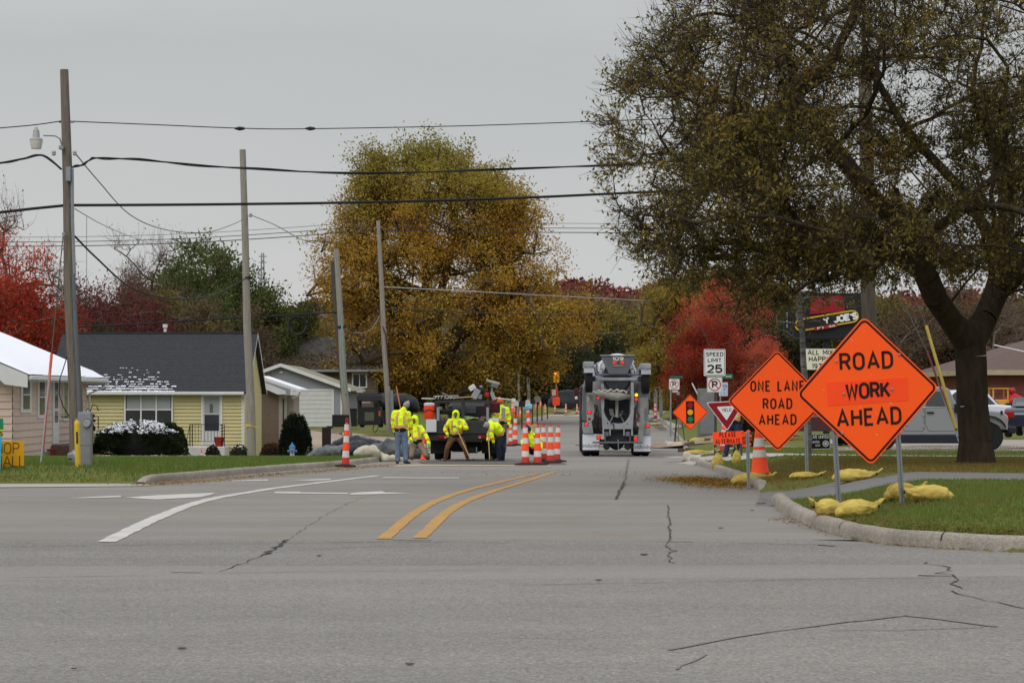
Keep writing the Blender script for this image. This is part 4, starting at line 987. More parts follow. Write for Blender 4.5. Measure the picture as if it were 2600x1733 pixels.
for x in (lx(495), lx(575)): m.box(x-.02, x+.02, -1.45, -1.41, zf, zt+.03); m.box(x+.09, x+.12, -1.45, -1.42, zf, zt+.02)
m.box(lx(495), lx(575), -1.45, -1.41, zt, zt+.03); m.box(lx(495), lx(575), -1.45, -1.41, zb, zb+.02)
for i in range(9): x = lx(500+8*i); m.box(x-.008, x+.008, -1.44, -1.425, zb, zt)
for i in range(7): m.box(lx(571), lx(579), -1.44, -1.425, zf+.1+i*.13, zf+.13+i*.13)
m.tube([(lx(495),-1.43,zt),(lx(492),-1.9,zt-.5),(lx(491),-1.9,-.1)], .016, 5); m.build('railing', dark, r)
m = MB(); m.cyl((lx(205),-.1,zE-.1),(lx(205),-.1,-.2),.05,n=8); m.box(.01,.04,.9,1.5,1.0,2.1); m.build('downpipe', trimw, r)
m = MB(); m.box(.03,.05,1.0,1.35,1.1,1.7); m.build('vent', dark, r)
m = MB(); m.lathe([(.16,0),(.22,.36),(.24,.38),(.2,.4)], n=12); fp = m.build('flower_pot', mat('red_pot', (150,44,36), .7), None); fp.location = (X(567), d-1.3, Z(1131)); tag(fp, 'red flower pot on the white porch of the yellow house', 'flower pot')
# ---- lawn snow strip and hedge
def drapesnow(pts, label):
    mb = MB()
    for i in range(420):
        px = rq.uniform(*pts[0]); dd = rq.uniform(*pts[1]); g = GP(px, dd)
        if abs((px-(pts[0][0]+pts[0][1])/2)/((pts[0][1]-pts[0][0])/2))**3 > rq.random(): continue
        mb.ell((g.x, g.y, g.z+.02), (rq.uniform(.04,.22), rq.uniform(.1,.3), rq.uniform(.03,.07)), 7, 4)
    return tag(mb.build('snow', snow, None, 'all'), label, kind='stuff')
drapesnow(((225,600),(69.5,75.5)), 'thin snow on the lawn below the hedge')
drapesnow(((650,720),(78,82)), 'small patch of snow beside the path')
def bush(name, px, d, wpx, top, label, cols, n=9000, ls=.05, snowtop=0, box=False, seed=1, depth=1.1, twigs=0, base=0):
    g = GP(px, d); kk = F/d; W_ = wpx/kk; H_ = CZ+(YH-top)/kk-g.z; rs = np.random.RandomState(seed); r = thing(name, g, label, 'shrub')
    v = randdir(rs, n); v[:, 2] = np.abs(v[:, 2])**.8
    e_ = .45 if box else 1.0; v = np.sign(v)*np.abs(v)**e_; v /= np.maximum(np.linalg.norm(v, axis=1), .75 if box else 1e-3)[:, None]
    nz_ = np.array([mnoise.noise(Vector(q)*3+Vector((seed, 0, 0))) for q in v]); rr_ = rs.uniform(.86, 1.0, n)*(1+.13*nz_)
    p = v*rr_[:, None]*np.array([W_/2, depth, H_])
    T = randdir(rs, n)*.6+v*.8; T /= np.linalg.norm(T, axis=1)[:, None]; Wd = np.cross(T, randdir(rs, n)); Wd /= np.linalg.norm(Wd, axis=1)[:, None]
    V, Fq = quads(p, T, Wd, ls*rs.uniform(.6, 1.3, n)[:, None]); npmesh('foliage', V, Fq, leafmat(name+'_leaf'+str(seed), cols, .2, 1.5), r)
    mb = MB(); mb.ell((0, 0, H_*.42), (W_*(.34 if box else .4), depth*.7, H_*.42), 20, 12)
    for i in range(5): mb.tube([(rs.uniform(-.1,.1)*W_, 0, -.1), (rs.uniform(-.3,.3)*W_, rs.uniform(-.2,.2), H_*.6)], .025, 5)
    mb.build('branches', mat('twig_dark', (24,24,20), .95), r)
    if snowtop:
        top_ = (p[:, 2] > H_*rs.uniform(.62,1.0,n)); pt = p[top_][:snowtop]; pt = pt[pt[:, 0] < W_*.4]; sb = MB()
        for q in pt: s_ = rs.uniform(.02,.055); sb.ell((q[0], q[1], q[2]+.02), (s_*1.3, s_*1.2, s_*.6), 6, 4)
        sb.build('snow_cap', snow, r, 'all')
    return r
hz = GP(345, 75)
bush('hedge', 350, 76, 250, 1066, 'wide clipped dark hedge capped with snow in front of the yellow house', [(26,30,22),(38,46,28),(54,62,40)], 30000, .085, 3200, True, 2, 1.2)
bush('shrub', 437, 78, 80, 1075, 'round dark yew at the right end of the snowy hedge', [(24,32,18),(38,50,26),(56,66,36)], 7000, .07, 8, False, 3, .9)
bush('shrub', 750, 78, 86, 1050, 'rounded dark barberry bush behind the fire hydrant', [(18,26,18),(30,40,26),(44,50,32)], 6500, .08, 0, False, 4, .6)
bush('shrub', 540, 88, 36, 1132, 'small dark flower bush before the porch steps', [(36,36,26),(60,60,44),(90,60,50)], 900, .09, 0, False, 5, .4)
bush('shrub', 608, 86, 50, 1130, 'low bare shrub at the foot of the second pole', [(46,46,36),(72,72,60),(96,90,80)], 700, .09, 10, False, 6, .5)
bush('shrub', 695, 90, 70, 1125, 'low reddish brown shrub by the brown outbuilding', [(60,40,32),(84,60,46),(70,70,50)], 1500, .1, 0, False, 7, .5)
bush('shrub', 1905, 78, 60, 1100, 'autumn yellow green shrub behind the one lane road sign', [(70,68,30),(120,92,36),(92,96,40)], 1800, .09, 0, False, 8, .5)
bush('shrub', 1885, 82, 90, 1060, 'dark evergreen shrub right of the yield sign', [(22,26,20),(36,42,28)], 2200, .1, 0, False, 9, .6)
bush('shrub', 2175, 84, 120, 1105, 'low dark shrub below the reader board', [(24,26,20),(44,44,30)], 2200, .1, 0, False, 10, .6)
bush('shrub', 130, 68.5, 22, 1158, 'small red leaved plant by the brick steps', [(60,26,28),(90,60,60)], 400, .05, 0, False, 11, .3)
# hook stand with hanging plant
r = thing('plant_hanger', GP(230, 77), 'wrought iron shepherd hook with dried hanging flowers at the left end of the hedge', 'plant hanger')
m = MB(); m.tube([(0,0,0),(0,0,1.75),(.08,0,1.95),(.22,0,1.9),(.27,0,1.72),(.32,0,1.76)], .018, 5); m.tube([(0,0,1.7),(-.1,0,1.85),(-.2,0,1.6)], .014, 5); m.tube([(.12,.02,0),(.12,.02,1.2),(-.04,0,1.5)], .012, 5); m.build('hook', dark, r)
m = MB(); 
for i in range(30): m.ell((rq.gauss(-.02,.09), rq.gauss(0,.08), 1.28+rq.gauss(0,.12)), (.05,.05,.06), 6, 4)
m.build('dried_flowers', mat('dried', (74,44,44), .9, .4, 9), r)

# ---- pink house at the left edge
d = 69; k = F/d; gz = CZ+(YH-1176)/k; cx = (31-1300)/k; r = thing('pink_house', (cx, d, gz-.35), 'pink sided bungalow with a snow covered roof at the left edge', 'house', rz=0)
zb_ = gz-.35
pk = mat('pink_siding', (204,182,168), .7, .05, 1.2); wz = CZ+(YH-950)/k-zb_; Ln = 12.0
m = MB(); lapwall(m, -8, 0, .45, wz+2.2, 0, .235, clip=lambda z: (-8, 0) if z < wz else (-8, -(z-wz)/.42), thick=.03)
n0 = len(m.v); lapwall(m, 0, Ln, .45, wz, 0, .235, thick=.03); m.v[n0:] = [(-y, x, z) for x, y, z in m.v[n0:]]
m.box(-8,-.06,.06,Ln,.2,wz-.02); m.build('wall', pk, r)
m = MB(); m.box(-8,-.05,.02,Ln-.02,-.3,.45); m.build('foundation', mat('block_foundation', (150,138,124), .9, .15, 4), r)
m = MB(); sl2 = .42; e_ = .62
for (ya_, yb_) in ((-.55, Ln+.5),): m.addv([(e_, ya_, wz-e_*sl2+.28), (e_, yb_, wz-e_*sl2+.28), (-4.6, yb_, wz+4.6*sl2+.28), (-4.6, ya_, wz+4.6*sl2+.28), (e_, ya_, wz-e_*sl2+.1), (e_, yb_, wz-e_*sl2+.1), (-4.6, yb_, wz+4.6*sl2+.1), (-4.6, ya_, wz+4.6*sl2+.1)], [(0,1,2,3),(7,6,5,4),(0,4,5,1),(3,2,6,7),(0,3,7,4),(1,5,6,2)])
m.prism([(-4.6, wz+4.6*sl2+.27),(-9.8, wz-.6*sl2+.2),(-9.8, wz-.6*sl2+.05),(-4.6, wz+4.6*sl2+.1)], -.55, Ln+.5)
rf = m.build('roof', roofm, r)
m = MB(); n_ = 14
for i in range(n_):
    for j in range(10):
        pass
vs = []; 
for i in range(31):
    for j in range(13):
        y = -.57+(Ln+1.1)*i/30; x = e_+.05-(4.6+e_)*j/12; ed = min(i, 30-i, j)/1.5; h = .11*min(1, ed)+.02*mnoise.noise(Vector((x, y, 0))); vs.append((x, y, wz-x*sl2+.275+h))
m.addv(vs, [(i*13+j, (i+1)*13+j, (i+1)*13+j+1, i*13+j+1) for i in range(30) for j in range(12)]); m.build('roof_snow', snow, rf, 'all')
m = MB(); m.cyl((-1.9,4,wz+.8),(-1.9,4,wz+1.5),.06,n=8); m.build('vent_pipe', dark, rf)
m = MB(); m.bbox(e_-.02, e_+.11, -.5, Ln+.45, wz-e_*sl2+.08, wz-e_*sl2+.22, .02); m.tube([(e_+.04,Ln+.35,wz-e_*sl2+.08),(e_+.0,Ln+.3,wz-.35),(.14,Ln-.1,wz-.6),(.09,Ln-.1,.3)], .045, 6); m.build('gutter', trimw, r)
m = MB(); m.prism([(.62,wz-.26+.08),(.62,wz-.26-.16),(-.1,wz-.32),(-.5,wz+.05),(-4.6,wz+4.6*sl2-.08),(-4.6,wz+4.6*sl2+.2),(.62,wz-e_*sl2+.24)], -.6, -.56); m.box(-.1,.6,-.56,Ln+.4,wz-.22,wz-.19); m.build('fascia', trimw, r)
def sidewin(px0, px1, pz0, pz1, name='window', **kw):
    """window on the wall that faces +x; y from picture columns"""
    ys = []
    for px in (px0, px1):   # intersect the sight line with the wall plane
        a = 0.0; dx, dy = -math.sin(a), math.cos(a); sx = (px-1300)/F
        t = (sx*d-cx)/(dx-sx*dy); ys.append(t)
    return ys
wm_ = MB()
def wallbox(y0, y1, z0, z1, m_, name, parent, xx=.03, xt=.08):
    q = MB(); q.box(xx, xt, y0, y1, z0, z1); return q.build(name, m_, parent)
def zpy(py, yl): return CZ+(YH-py)/(F/(d+yl))-zb_
for (a_, b_, t_, bo) in ((49,76,955,1048), (92,113,953,1062)):
    ya_, yb_ = sidewin(a_, b_, 0, 0); z1_, z0_ = zpy(t_, ya_), zpy(bo, ya_); wf = wallbox(ya_, yb_, z0_, z1_, trimw, 'window', r, .0, .06)
    q = (yb_-ya_)*.2; wallbox(ya_+q, yb_-q, z0_+.12, z1_-.1, glassd, 'pane', wf, .055, .068); wallbox(ya_+q, yb_-q, (z0_+z1_)/2-.02, (z0_+z1_)/2+.02, trimw, 'sash_bar', wf, .06, .075)
ya_, yb_ = sidewin(131, 146, 0, 0); z0_, z1_ = zpy(1127, ya_), zpy(952, ya_); df = wallbox(ya_, yb_, z0_, z1_, trimw, 'door', r, 0, .06)
wallbox(ya_+.25, yb_-.2, z0_+.75, (z0_+z1_)/2-.05, glassd, 'pane', df, .055, .07); wallbox(ya_+.25, yb_-.2, (z0_+z1_)/2+.05, z1_-.15, glassd, 'pane', df, .055, .07)
ya2, yb2 = sidewin(157, 170, 0, 0); wf = wallbox(ya2, yb2, zpy(1068, ya2), zpy(955, ya2), trimw, 'window', r, 0, .06); wallbox(ya2+.15, yb2-.15, zpy(1062, ya2), zpy(960, ya2), mat('lit_green_glass', (110,130,70), .2, .5, 3), 'pane', wf, .055, .07)
m = MB(); m.bbox(.05, 1.3, ya_-.3, yb_+1.6, -.2, z0_-.02, .03); m.bbox(1.3, 1.7, ya_, yb_+1.3, -.3, z0_-.35, .03); m.build('steps', mat('brick_step', (110,88,78), .9, .2, 8), r)
m = MB()
for yy in (yb_+.1, yb_+1.1): m.box(1.2,1.23,yy,yy+.03,z0_,z0_+.95)
m.box(1.2,1.23,yb_+.1,yb_+1.1,z0_+.92,z0_+.95); m.box(.1,1.23,yb_+.1,yb_+.13,z0_+.92,z0_+.95); m.box(1.2,1.23,yb_+.1,yb_+1.1,z0_+.2,z0_+.22); m.build('railing', dark, r)

# ---- brown outbuilding with snowy lean-to roof right of the yellow house
d = 101; k = F/d; X = lambda px: (px-1300)/k; Z = lambda py: CZ+(YH-py)/k; g = GP(700, d); r = thing('outbuilding', (X(664), d, g.z-.1), 'low brown outbuilding with a white snowy lean-to roof between the yellow house and the garage', 'outbuilding'); gz = g.z-.1
lx = lambda px: X(px)-X(664); lz = lambda py: Z(py)-gz
m = MB(); m.prism([(lx(664),-.2),(lx(708),-.2),(lx(708),lz(1000)),(lx(664),lz(984))], 0, 3); m.build('wall', mat('brown_wall', (112,96,84), .9, .1, 5, bump=.3), r)
m = MB(); m.box(lx(708), lx(728), .0, 3, -.2, lz(1003)); m.box(lx(728), lx(744), .3, 3, -.2, lz(1003)); m.build('side_wall', mat('beige_wall', (150,142,132), .8, .08, 3), r)
m = MB(); m.prism([(lx(662),lz(955)),(lx(766),lz(990)),(lx(766),lz(996)),(lx(662),lz(963))], -.5, 3.4); rf = m.build('roof', trimw, r)
m = MB(); m.prism([(lx(663),lz(953)),(lx(764),lz(987)),(lx(764),lz(990)),(lx(663),lz(956))], -.48, 3.3); m.build('roof_snow', snow, rf)
m = MB(); m.prism([(lx(664),lz(966)),(lx(700),lz(980)),(lx(728),lz(992)),(lx(728),lz(1001)),(lx(708),lz(1001)),(lx(664),lz(982))], -.45, -.4); m.tube([(lx(764),-.4,lz(995)),(lx(760),-.3,lz(1004)),(lx(742),0,lz(1010))], .05, 6); m.build('fascia', trimw, r)
m = MB(); m.box(lx(718),lx(721),-.03,.01,lz(1085),lz(1012)); m.build('window', dark, r)

# ---- grey garage
d = 130; k = F/d; g = GP(790, d); gz = CZ+(YH-1083)/k; r = thing('garage', (X(868), d, gz), 'grey gabled garage with a white overhead door', 'garage'); 
X = lambda px: (px-1300)/k; Z = lambda py: CZ+(YH-py)/k; r.location.x = X(868); lx = lambda px: X(px)-X(868); lz = lambda py: Z(py)-gz
gs = mat('grey_siding', (142,146,152), .75, .05, 2); zE = lz(985); ap = lx(714); zA = lz(930); dep = 12.5
m = MB(); m.prism([(2*ap,-.3),(0,-.3),(0,zE),(ap,zA),(2*ap,zE)], 0, .15); m.box(-.12,0,.1,dep,-.3,zE); m.box(2*ap,2*ap+.12,.1,dep,-.3,zE)
for i in range(30):
    x = 2*ap+i*(-2*ap)/29; zt = zE+(zA-zE)*(1-abs(x-ap)/abs(ap)); m.box(x-.012, x+.012, -.015, 0, -.3, zt-.03)
m.build('wall', gs, r)
m = MB(); s3 = (zA-zE)/abs(ap)
m.prism([(ap,zA+.15),(.5,zE-.5*s3+.15),(.5,zE-.5*s3+.03),(ap,zA+.03)], -.3, dep+.3); m.prism([(ap,zA+.15),(ap,zA+.03),(2*ap-.5,zE-.5*s3+.03),(2*ap-.5,zE-.5*s3+.15)], -.3, dep+.3)
rf = m.build('roof', mat('leafy_roof', (120,118,108), .9, .2, 1.5, rgb2=(150,142,118)), r)
m = MB(); m.prism([(ap,zA+.19),(.55,zE-.55*s3+.19),(.55,zE-.55*s3-.02),(ap,zA-.02)], -.36, -.31); m.prism([(ap,zA+.19),(ap,zA-.02),(2*ap-.55,zE-.55*s3-.02),(2*ap-.55,zE-.55*s3+.19)], -.36, -.31); m.box(.48,.56,-.3,dep+.3,zE-.5*s3+.02,zE-.5*s3+.13); m.box(-.08,.02,-.03,.02,-.3,zE); m.build('trim', trimw, r)
m = MB(); dx0, dx1, dz1 = lx(743), lx(843), lz(992)
m.box(dx0-.12,dx0,-.05,0,-.1,dz1+.12); m.box(dx1,dx1+.12,-.05,0,-.1,dz1+.12); m.box(dx0,dx1,-.05,0,dz1,dz1+.12); m.build('door_frame', trimw, r)
m = MB()
for i in range(8): m.bbox(dx0,dx1,-.035,0,i*dz1/8,(i+1)*dz1/8-.015,.01)
m.build('garage_door', white, r); m = MB(); m.ell((lx(714),-.05,lz(945)),(.12,.06,.08)); m.build('gable_lamp', white, r)
m = MB(); m.box(lx(886)+.3,lx(886)+.5,4,4.6,.0,2.0) ; m.build('bin', blackp, r) if False else None

# ---- grey brown house behind
d = 160; k = F/d; gz = GP(860, d).z; X = lambda px: (px-1300)/k; Z = lambda py: CZ+(YH-py)/k; r = thing('grey_house', (X(960), d, gz), 'grey brown house whose roof is strewn with yellow leaves, behind the garage', 'house'); lx = lambda px: X(px)-X(960); lz = lambda py: Z(py)-gz
zE = lz(936); zR = CZ+(YH-858)/(F/(d+5))-gz
m = MB(); lapwall(m, lx(640), 0, -1, zE, 0, .25); m.box(lx(640), -.03, .03, 9, -1, zE-.02); m.build('wall', mat('taupe_siding', (106,94,82), .85, .12, 2), r)
m = MB(); m.prismx([(-.6,zE-.1),(4.8,zR+.1),(10,zE-.1),(10,zE-.25),(4.8,zR-.1),(-.6,zE-.25)], lx(640), .5); rf = m.build('roof', mat('leaf_strewn_shingle', (84,84,84), .9, .15, 2, rgb2=(96,94,88)), r)
m = MB(); m.box(lx(640), .5, -.7, -.6, zE-.22, zE-.06); m.build('gutter', mat('grey_trim', (150,150,150), .6), r)
rs9 = np.random.RandomState(2); n_ = 2600; xx = rs9.uniform(lx(645), .3, n_); t_ = np.clip(np.abs(rs9.normal(0, .33, n_)), 0, 1); T = randdir(rs9, n_); T[:, 2] *= .3; Wd = np.cross(T, [0,0,1.]); Wd /= np.linalg.norm(Wd, axis=1)[:, None]
V, Fq = quads(np.stack([xx, -.5+5.2*t_, zE-.05+(zR-zE+.15)*t_+.06], 1), T, Wd*1.6, rs9.uniform(.1,.24,(n_,1))); npmesh('roof_leaves', V, Fq, leafmat('roof_leaf', [(150,118,56),(176,146,80),(120,100,60)], .2, 1), rf)
window(r, lx(897), lx(929), lz(981), lz(950), -.02, .1, 2, 1)
m = MB(); m.box(lx(895), lx(922), -.06, 0, lz(996), lz(988)); m.build('wall_unit', white, r)
# ---- pale barn
d = 182; k = F/d; gz = Z(1030) if False else CZ+(YH-1030)/k; X = lambda px: (px-1300)/k; Z = lambda py: CZ+(YH-py)/k; r = thing('barn', (X(1040), d, gz), 'pale gambrel barn half hidden under the golden maple', 'barn'); lx = lambda px: X(px)-X(1040); lz = lambda py: Z(py)-gz
gp = [(lx(984),-.5),(lx(1102),-.5),(lx(1102),lz(988)),(lx(1078),lz(968)),(lx(1066),lz(940)),(lx(1040),lz(918)),(lx(1012),lz(940)),(lx(994),lz(968)),(lx(984),lz(990))]
m = MB(); m.prism(gp, 0, 9); m.build('wall', mat('barn_wall', (150,148,138), .8, .08, 2), r)
m = MB(); ro = [(lx(1110),lz(987)),(lx(1082),lz(966)),(lx(1069),lz(937)),(lx(1040),lz(913)),(lx(1010),lz(937)),(lx(990),lz(966)),(lx(976),lz(990))]; inn = [(x*.97, z-.15) for x, z in ro][::-1]; m.prism(ro+inn, -.4, 9.3); m.build('roof', mat('barn_roof', (66,64,58), .9, .15), r)
m = MB(); m.box(lx(1030), lx(1056), -.06, .0, -.3, lz(992)); m.box(lx(1068),lx(1076),-.06,0,-.3,lz(945)); m.build('door', mat('barn_door', (168,166,156), .8), r)
m = MB(); m.box(lx(1034), lx(1056), -.1, -.06, lz(992), lz(988)); m.build('door_rail', dark, r)

# ---- brick building on the right, car park side
d = 112; k = F/d; gz = GP(2500, d).z-.3; X = lambda px: (px-1300)/k; Z = lambda py: CZ+(YH-py)/k; r = thing('brick_building', (X(2478), d, gz), 'low red brick building with a brown hipped roof behind the car park', 'building'); lx = lambda px: X(px)-X(2478); lz = lambda py: Z(py)-gz
brick = mat('red_brick', (104,62,54), .9, .15, 3, rgb2=(122,76,66), bump=.4, bscale=20)
m = MB(); m.box(0, 16, 0, 14, -.5, lz(954)); m.box(-.03, 16, -.03, 0, lz(1000), lz(996)); m.build('wall', brick, r)
m = MB(); m.box(-.6, 17, -.65, 15, lz(952), lz(939)); m.build('fascia', mat('tan_fascia', (170,156,128), .7), r)
m = MB(); zf = lz(939); m.addv([(-.6,-.65,zf),(17,-.65,zf),(17,15,zf),(-.6,15,zf),(5,7,lz(862)+.4),(12,7,lz(862)+.4)], [(0,1,5,4),(1,2,5),(2,3,4,5),(3,0,4)]); rf = m.build('roof', mat('brown_roof', (98,80,74), .9, .12, 3), r)
m = MB(); m.tube([(1.2,1.2,lz(874)),(4.5,-.5,lz(916))], .035, 5); m.build('roof_wire', trimw, rf)
m = MB(); m.box(4.2,8,-.05,-.02,.6,lz(998)); m.build('window', mat('dim_glass', (70,58,56), .3), r)
# ------------------------------------------------------------------ utility poles and wires
def pole(px_t, py_t, px_b, d, w_t, w_b, label, m_=None, name='utility_pole', base_py=None, yo=0):
    k = F/d; g = GP(px_b, d); gz = g.z
    r = thing(name, (g.x, d, gz), label, 'utility pole'); top = P(px_t, py_t, d)
    m = MB(); L_ = top-g
    pts = [Vector((0,0,-.4)).lerp(Vector((L_.x, yo, L_.z)), t) for t in (0,.2,.45,.7,1)]
    pts = [p+Vector((.03*math.sin(i*2.1), 0, 0))*(0 < i < 4) for i, p in enumerate(pts)]
    m.tube(pts, [w_b/2/k+(w_t-w_b)/2/k*t for t in (0,.2,.45,.7,1)], 14); m.build('shaft', m_ or wood, r, True); return r, k
def loc2(r, px, py, d, dy=0): return P(px, py, d)+Vector((0, dy, 0))-r.location
r1, k1 = pole(163,177,196,44,21,38, 'tall weathered wooden pole with a street lamp at its top left, nearest pole')
q = lambda px, py, dy=0: loc2(r1, px, py, 44, dy)
m = MB(); m.tube([q(186,430,-.12), q(187,560,-.12), q(192,700,-.12)], .035, 8); m.bbox(q(173,0).x, q(185,0).x, -.24, -.1, q(0,463).z, q(0,426).z, .01); m.build('conduit', alu, r1, True)
m = MB(); m.tube([q(190,695,-.13), q(196,850,-.14), q(204,1000,-.16), q(207,1178,-.18)], .04, 8); m.build('conduit', mat('grey_conduit', (96,102,108), .6), r1, True)
m = MB(); m.tube([q(202,1060,-.25), q(202,1150,-.25)], .035, 8); m.lathe([(.0,-.02),(.11,0),(.13,.08),(.13,.2),(.08,.28),(.0,.3)], q(202,1176,-.3), 'z', 12); m.bbox(q(196,0).x-.12, q(196,0).x+.16, -.42, -.2, q(0,1165).z, q(0,1147).z, .03); m.build('conduit_riser', alu, r1, True)
m = MB(); m.tube([q(174,905,-.15), q(166,935,-.2), q(158,960,-.22), q(156,1000,-.22), q(165,1030,-.2), q(180,1055,-.2)], .012, 6); m.build('hanging_cable', blackp, r1, True)
lamp = MB(); lamp.tube([q(158,373), q(152,352), q(140,345), q(110,344)], .016, 8); lamp.bbox(q(154,0).x, q(166,0).x, -.2, -.1, q(0,382).z, q(0,372).z, .01); la = lamp.build('lamp_arm', alu, r1, True)
lamp = MB(); c_ = q(92,344); lamp.lathe([(.0,.17),(.03,.165),(.035,.13),(.06,.11),(.075,-.04),(.13,-.07),(.135,-.1),(.0,-.1)], c_, 'z', 18); lamp.build('lamp_head', mat('lamp_metal', (170,172,170), .4, .08, 4, metal=.3), la, True)
lamp = MB(); lamp.lathe([(.13,-.1),(.132,-.12),(.1,-.27),(.0,-.275)], c_, 'z', 18); lamp.build('lamp_glass', mat('lamp_glass', (196,194,184), .3, .04), la, True)
def insul(px, py, r_, d, s=.05):
    m = MB(); c_ = loc2(r_, px, py, d, -.16); m.lathe([(s*.5,-s),(s,-s*.4),(s*.6,0),(s,s*.4),(s*.5,s)], c_, 'z', 10); m.cyl(c_, c_+Vector((0,.12,0)), .012, n=6); return m.build('insulator', mat('porcelain', (170,166,158), .3), r_, True)
for p_ in ((141,391),(194,391)): insul(p_[0], p_[1], r1, 44)
m = MB(); m.bbox(q(163,0).x, q(171,0).x, -.22,-.17, q(0,600).z, q(0,592).z, .005); m.build('bracket', alu, r1)
for a_, b_ in ((150,157),(180,190)): m = MB(); m.tube([q(a_,311),q(b_,308)], .02,6); m.build('bracket', alu, r1)
r2, k2 = pole(616,380,640,75,16,23, 'second wooden pole, standing right of the yellow house door', wood2)
m = MB(); m.lathe([(.155,-.02),(.157,.04)], loc2(r2, 634,1080,75), 'z', 14); m.tube([loc2(r2,636,1079,75,-.15), loc2(r2,648,1083,75,-.17), loc2(r2,660,1084,75,-.15)], .012, 5); m.build('yellow_tape', mat('yellow_tape', (206,186,50), .6), r2)
m = MB(); m.lathe([(.15,-.03),(.15,.03)], loc2(r2, 629,705,75), 'z', 12); m.build('band', dark, r2)
insul(638, 547, r2, 75, .07)
r3, k3 = pole(854,632,888,86,14,20, 'leaning grey pole behind the striped channelizer', wood2)
m = MB(); m.tube([loc2(r3,846,664,86,.1), loc2(r3,858,830,86,.1), loc2(r3,876,1020,86,.1), loc2(r3,886,1120,86,.1)], [.12,.13,.14,.15], 10); m.build('stub_pole', mat('dark_stub', (74,72,70), .9, .2, 5), r3, True)
m = MB(); m.tube([loc2(r3,868,800,86,-.14), loc2(r3,872,900,86,-.15), loc2(r3,878,1000,86,-.15)], .04, 8); m.build('conduit', mat('copper_green', (122,146,138), .6), r3, True)
m = MB(); m.lathe([(.16,-.05),(.16,.05)], loc2(r3, 866,830,86), 'z', 12); m.build('band', dark, r3)
r4, k4 = pole(960,560,990,120,10,17, 'wooden pole in front of the golden maple', wood2)
m = MB(); m.tube([loc2(r4,972,828,120,-.2), loc2(r4,980,850,120,-.22), loc2(r4,990,960,120,-.24), loc2(r4,990,980,120,-.24)], .03, 6); m.build('cable', blackp, r4)
m = MB(); m.tube([loc2(r4,995,990,120,-.3), loc2(r4,998,1090,120,-.3)], .09, 8); m.build('conduit', alu, r4, True)
pole(1316,845,1318,205,4,6, 'thin far pole left of the pair beside the mailboxes', wood2); pole(1341,820,1343,185,7,9, 'thicker far pole of the pair beside the mailboxes', wood2)
for px, dd, t, lb in ((1662,200,815,'left pole of the twin poles with crossarms by the grass bank'), (1676,204,822,'right pole of the twin poles with crossarms by the grass bank')):
    rr_, kk = pole(px, t, px+3, dd, 5.5, 8, lb, wood2); m = MB()
    for py, hw in ((834,11),(858,9)): c_ = loc2(rr_, px, py+(8 if dd > 201 else 0), dd, -.2); m.box(c_.x-hw/kk, c_.x+hw/kk, c_.y-.07, c_.y+.07, c_.z-.06, c_.z+.06)
    m.build('crossarm', wood2, rr_)
    if dd == 200:
        m = MB(); c_ = loc2(rr_, px, 870, dd, -.2); m.tube([c_, c_+Vector((-.4,0,.12)), c_+Vector((-.7,0,.12))], .03, 5); m.bbox(c_.x-1.1, c_.x-.6, c_.y-.1, c_.y+.1, c_.z+.06, c_.z+.16, .03); m.build('street_light', alu, rr_)
        m = MB(); c_ = loc2(rr_, px+6, 900, dd, -.25); m.cyl(c_, c_+Vector((0,0,.9)), .2, n=10); m.build('transformer', dark, rr_)
    m = MB(); m.box(-.2,.12,-.25,-.18, .1, 2.6); m.build('conduit', alu, rr_)
r5, k5 = pole(2196,180,2216,50,34,40, 'tall dark pole standing inside the crown of the big tree', wood)
def wire(pts, rad, label, n=5, cat='power line', m_=None, sub=6, twist=0):
    P3 = [P(*p) for p in pts]; o = []
    # Catmull-Rom through the points
    for i in range(len(P3)-1):
        p0, p1, p2, p3 = P3[max(i-1, 0)], P3[i], P3[i+1], P3[min(i+2, len(P3)-1)]
        for s in range(sub):
            t = s/sub; o.append(.5*((2*p1)+(-p0+p2)*t+(2*p0-5*p1+4*p2-p3)*t*t+(-p0+3*p1-3*p2+p3)*t**3))
    o.append(P3[-1]); m = MB(); m.tube(o, rad, n)
    if twist:
        o2 = resamp(o, .35); m.tube([p+Vector((0, math.cos(i*.55)*twist, math.sin(i*.55)*twist)) for i, p in enumerate(o2)], rad*.7, 4)
    ob = m.build('power_line', m_ or mat('cable_black', (34,34,36), .7), None, 'all'); tag(ob, label, cat, 'overhead lines'); return ob
wg = mat('cable_grey', (112,114,114), .6); wl = mat('cable_pale', (168,170,168), .5)
wire([(178,308,44),(400,317,45),(620,326,46),(790,327,47),(1200,319,48),(1660,303,49),(2200,286,50)], .011, 'topmost thin wire with two splices crossing the sky')
wire([(182,425,43.9),(205,420,44),(225,408,44),(250,401,44.2),(320,404,44.5),(450,414,45),(620,428,46),(860,438,47),(1200,434,48),(1660,413,49),(2200,390,50)], .018, 'twisted black cable, second line down across the sky', twist=.03)
wire([(178,521,43.9),(400,520,45),(620,518,46),(900,514,47),(1300,503,48.3),(1660,487,49),(2200,466,50)], .03, 'thickest black cable, third line down across the sky')
wire([(-60,330,43),(80,318,43.7),(158,307,44)], .011, 'thin wire running left from the near pole above its lamp'); wire([(-60,420,43),(0,414,43.3),(60,403,43.7),(110,395,44),(156,430,43.9)], .022, 'twisted cable running left just under the lamp', twist=.02); wire([(-60,543,43),(0,539,43.3),(80,530,43.7),(160,522,44)], .03, 'thick black cable running left from the near pole')
wire([(193,392,44),(250,460,50),(330,545,56),(420,583,62),(520,590,68),(590,570,73),(634,547,75)], .014, 'slack sagging wire from the near pole to the second pole', m_=wg)
wire([(190,600,44),(245,655,50),(330,728,57),(420,756,63),(500,756,68),(560,742,72),(635,700,75)], .024, 'dark drooping cable leaving the near pole halfway down')
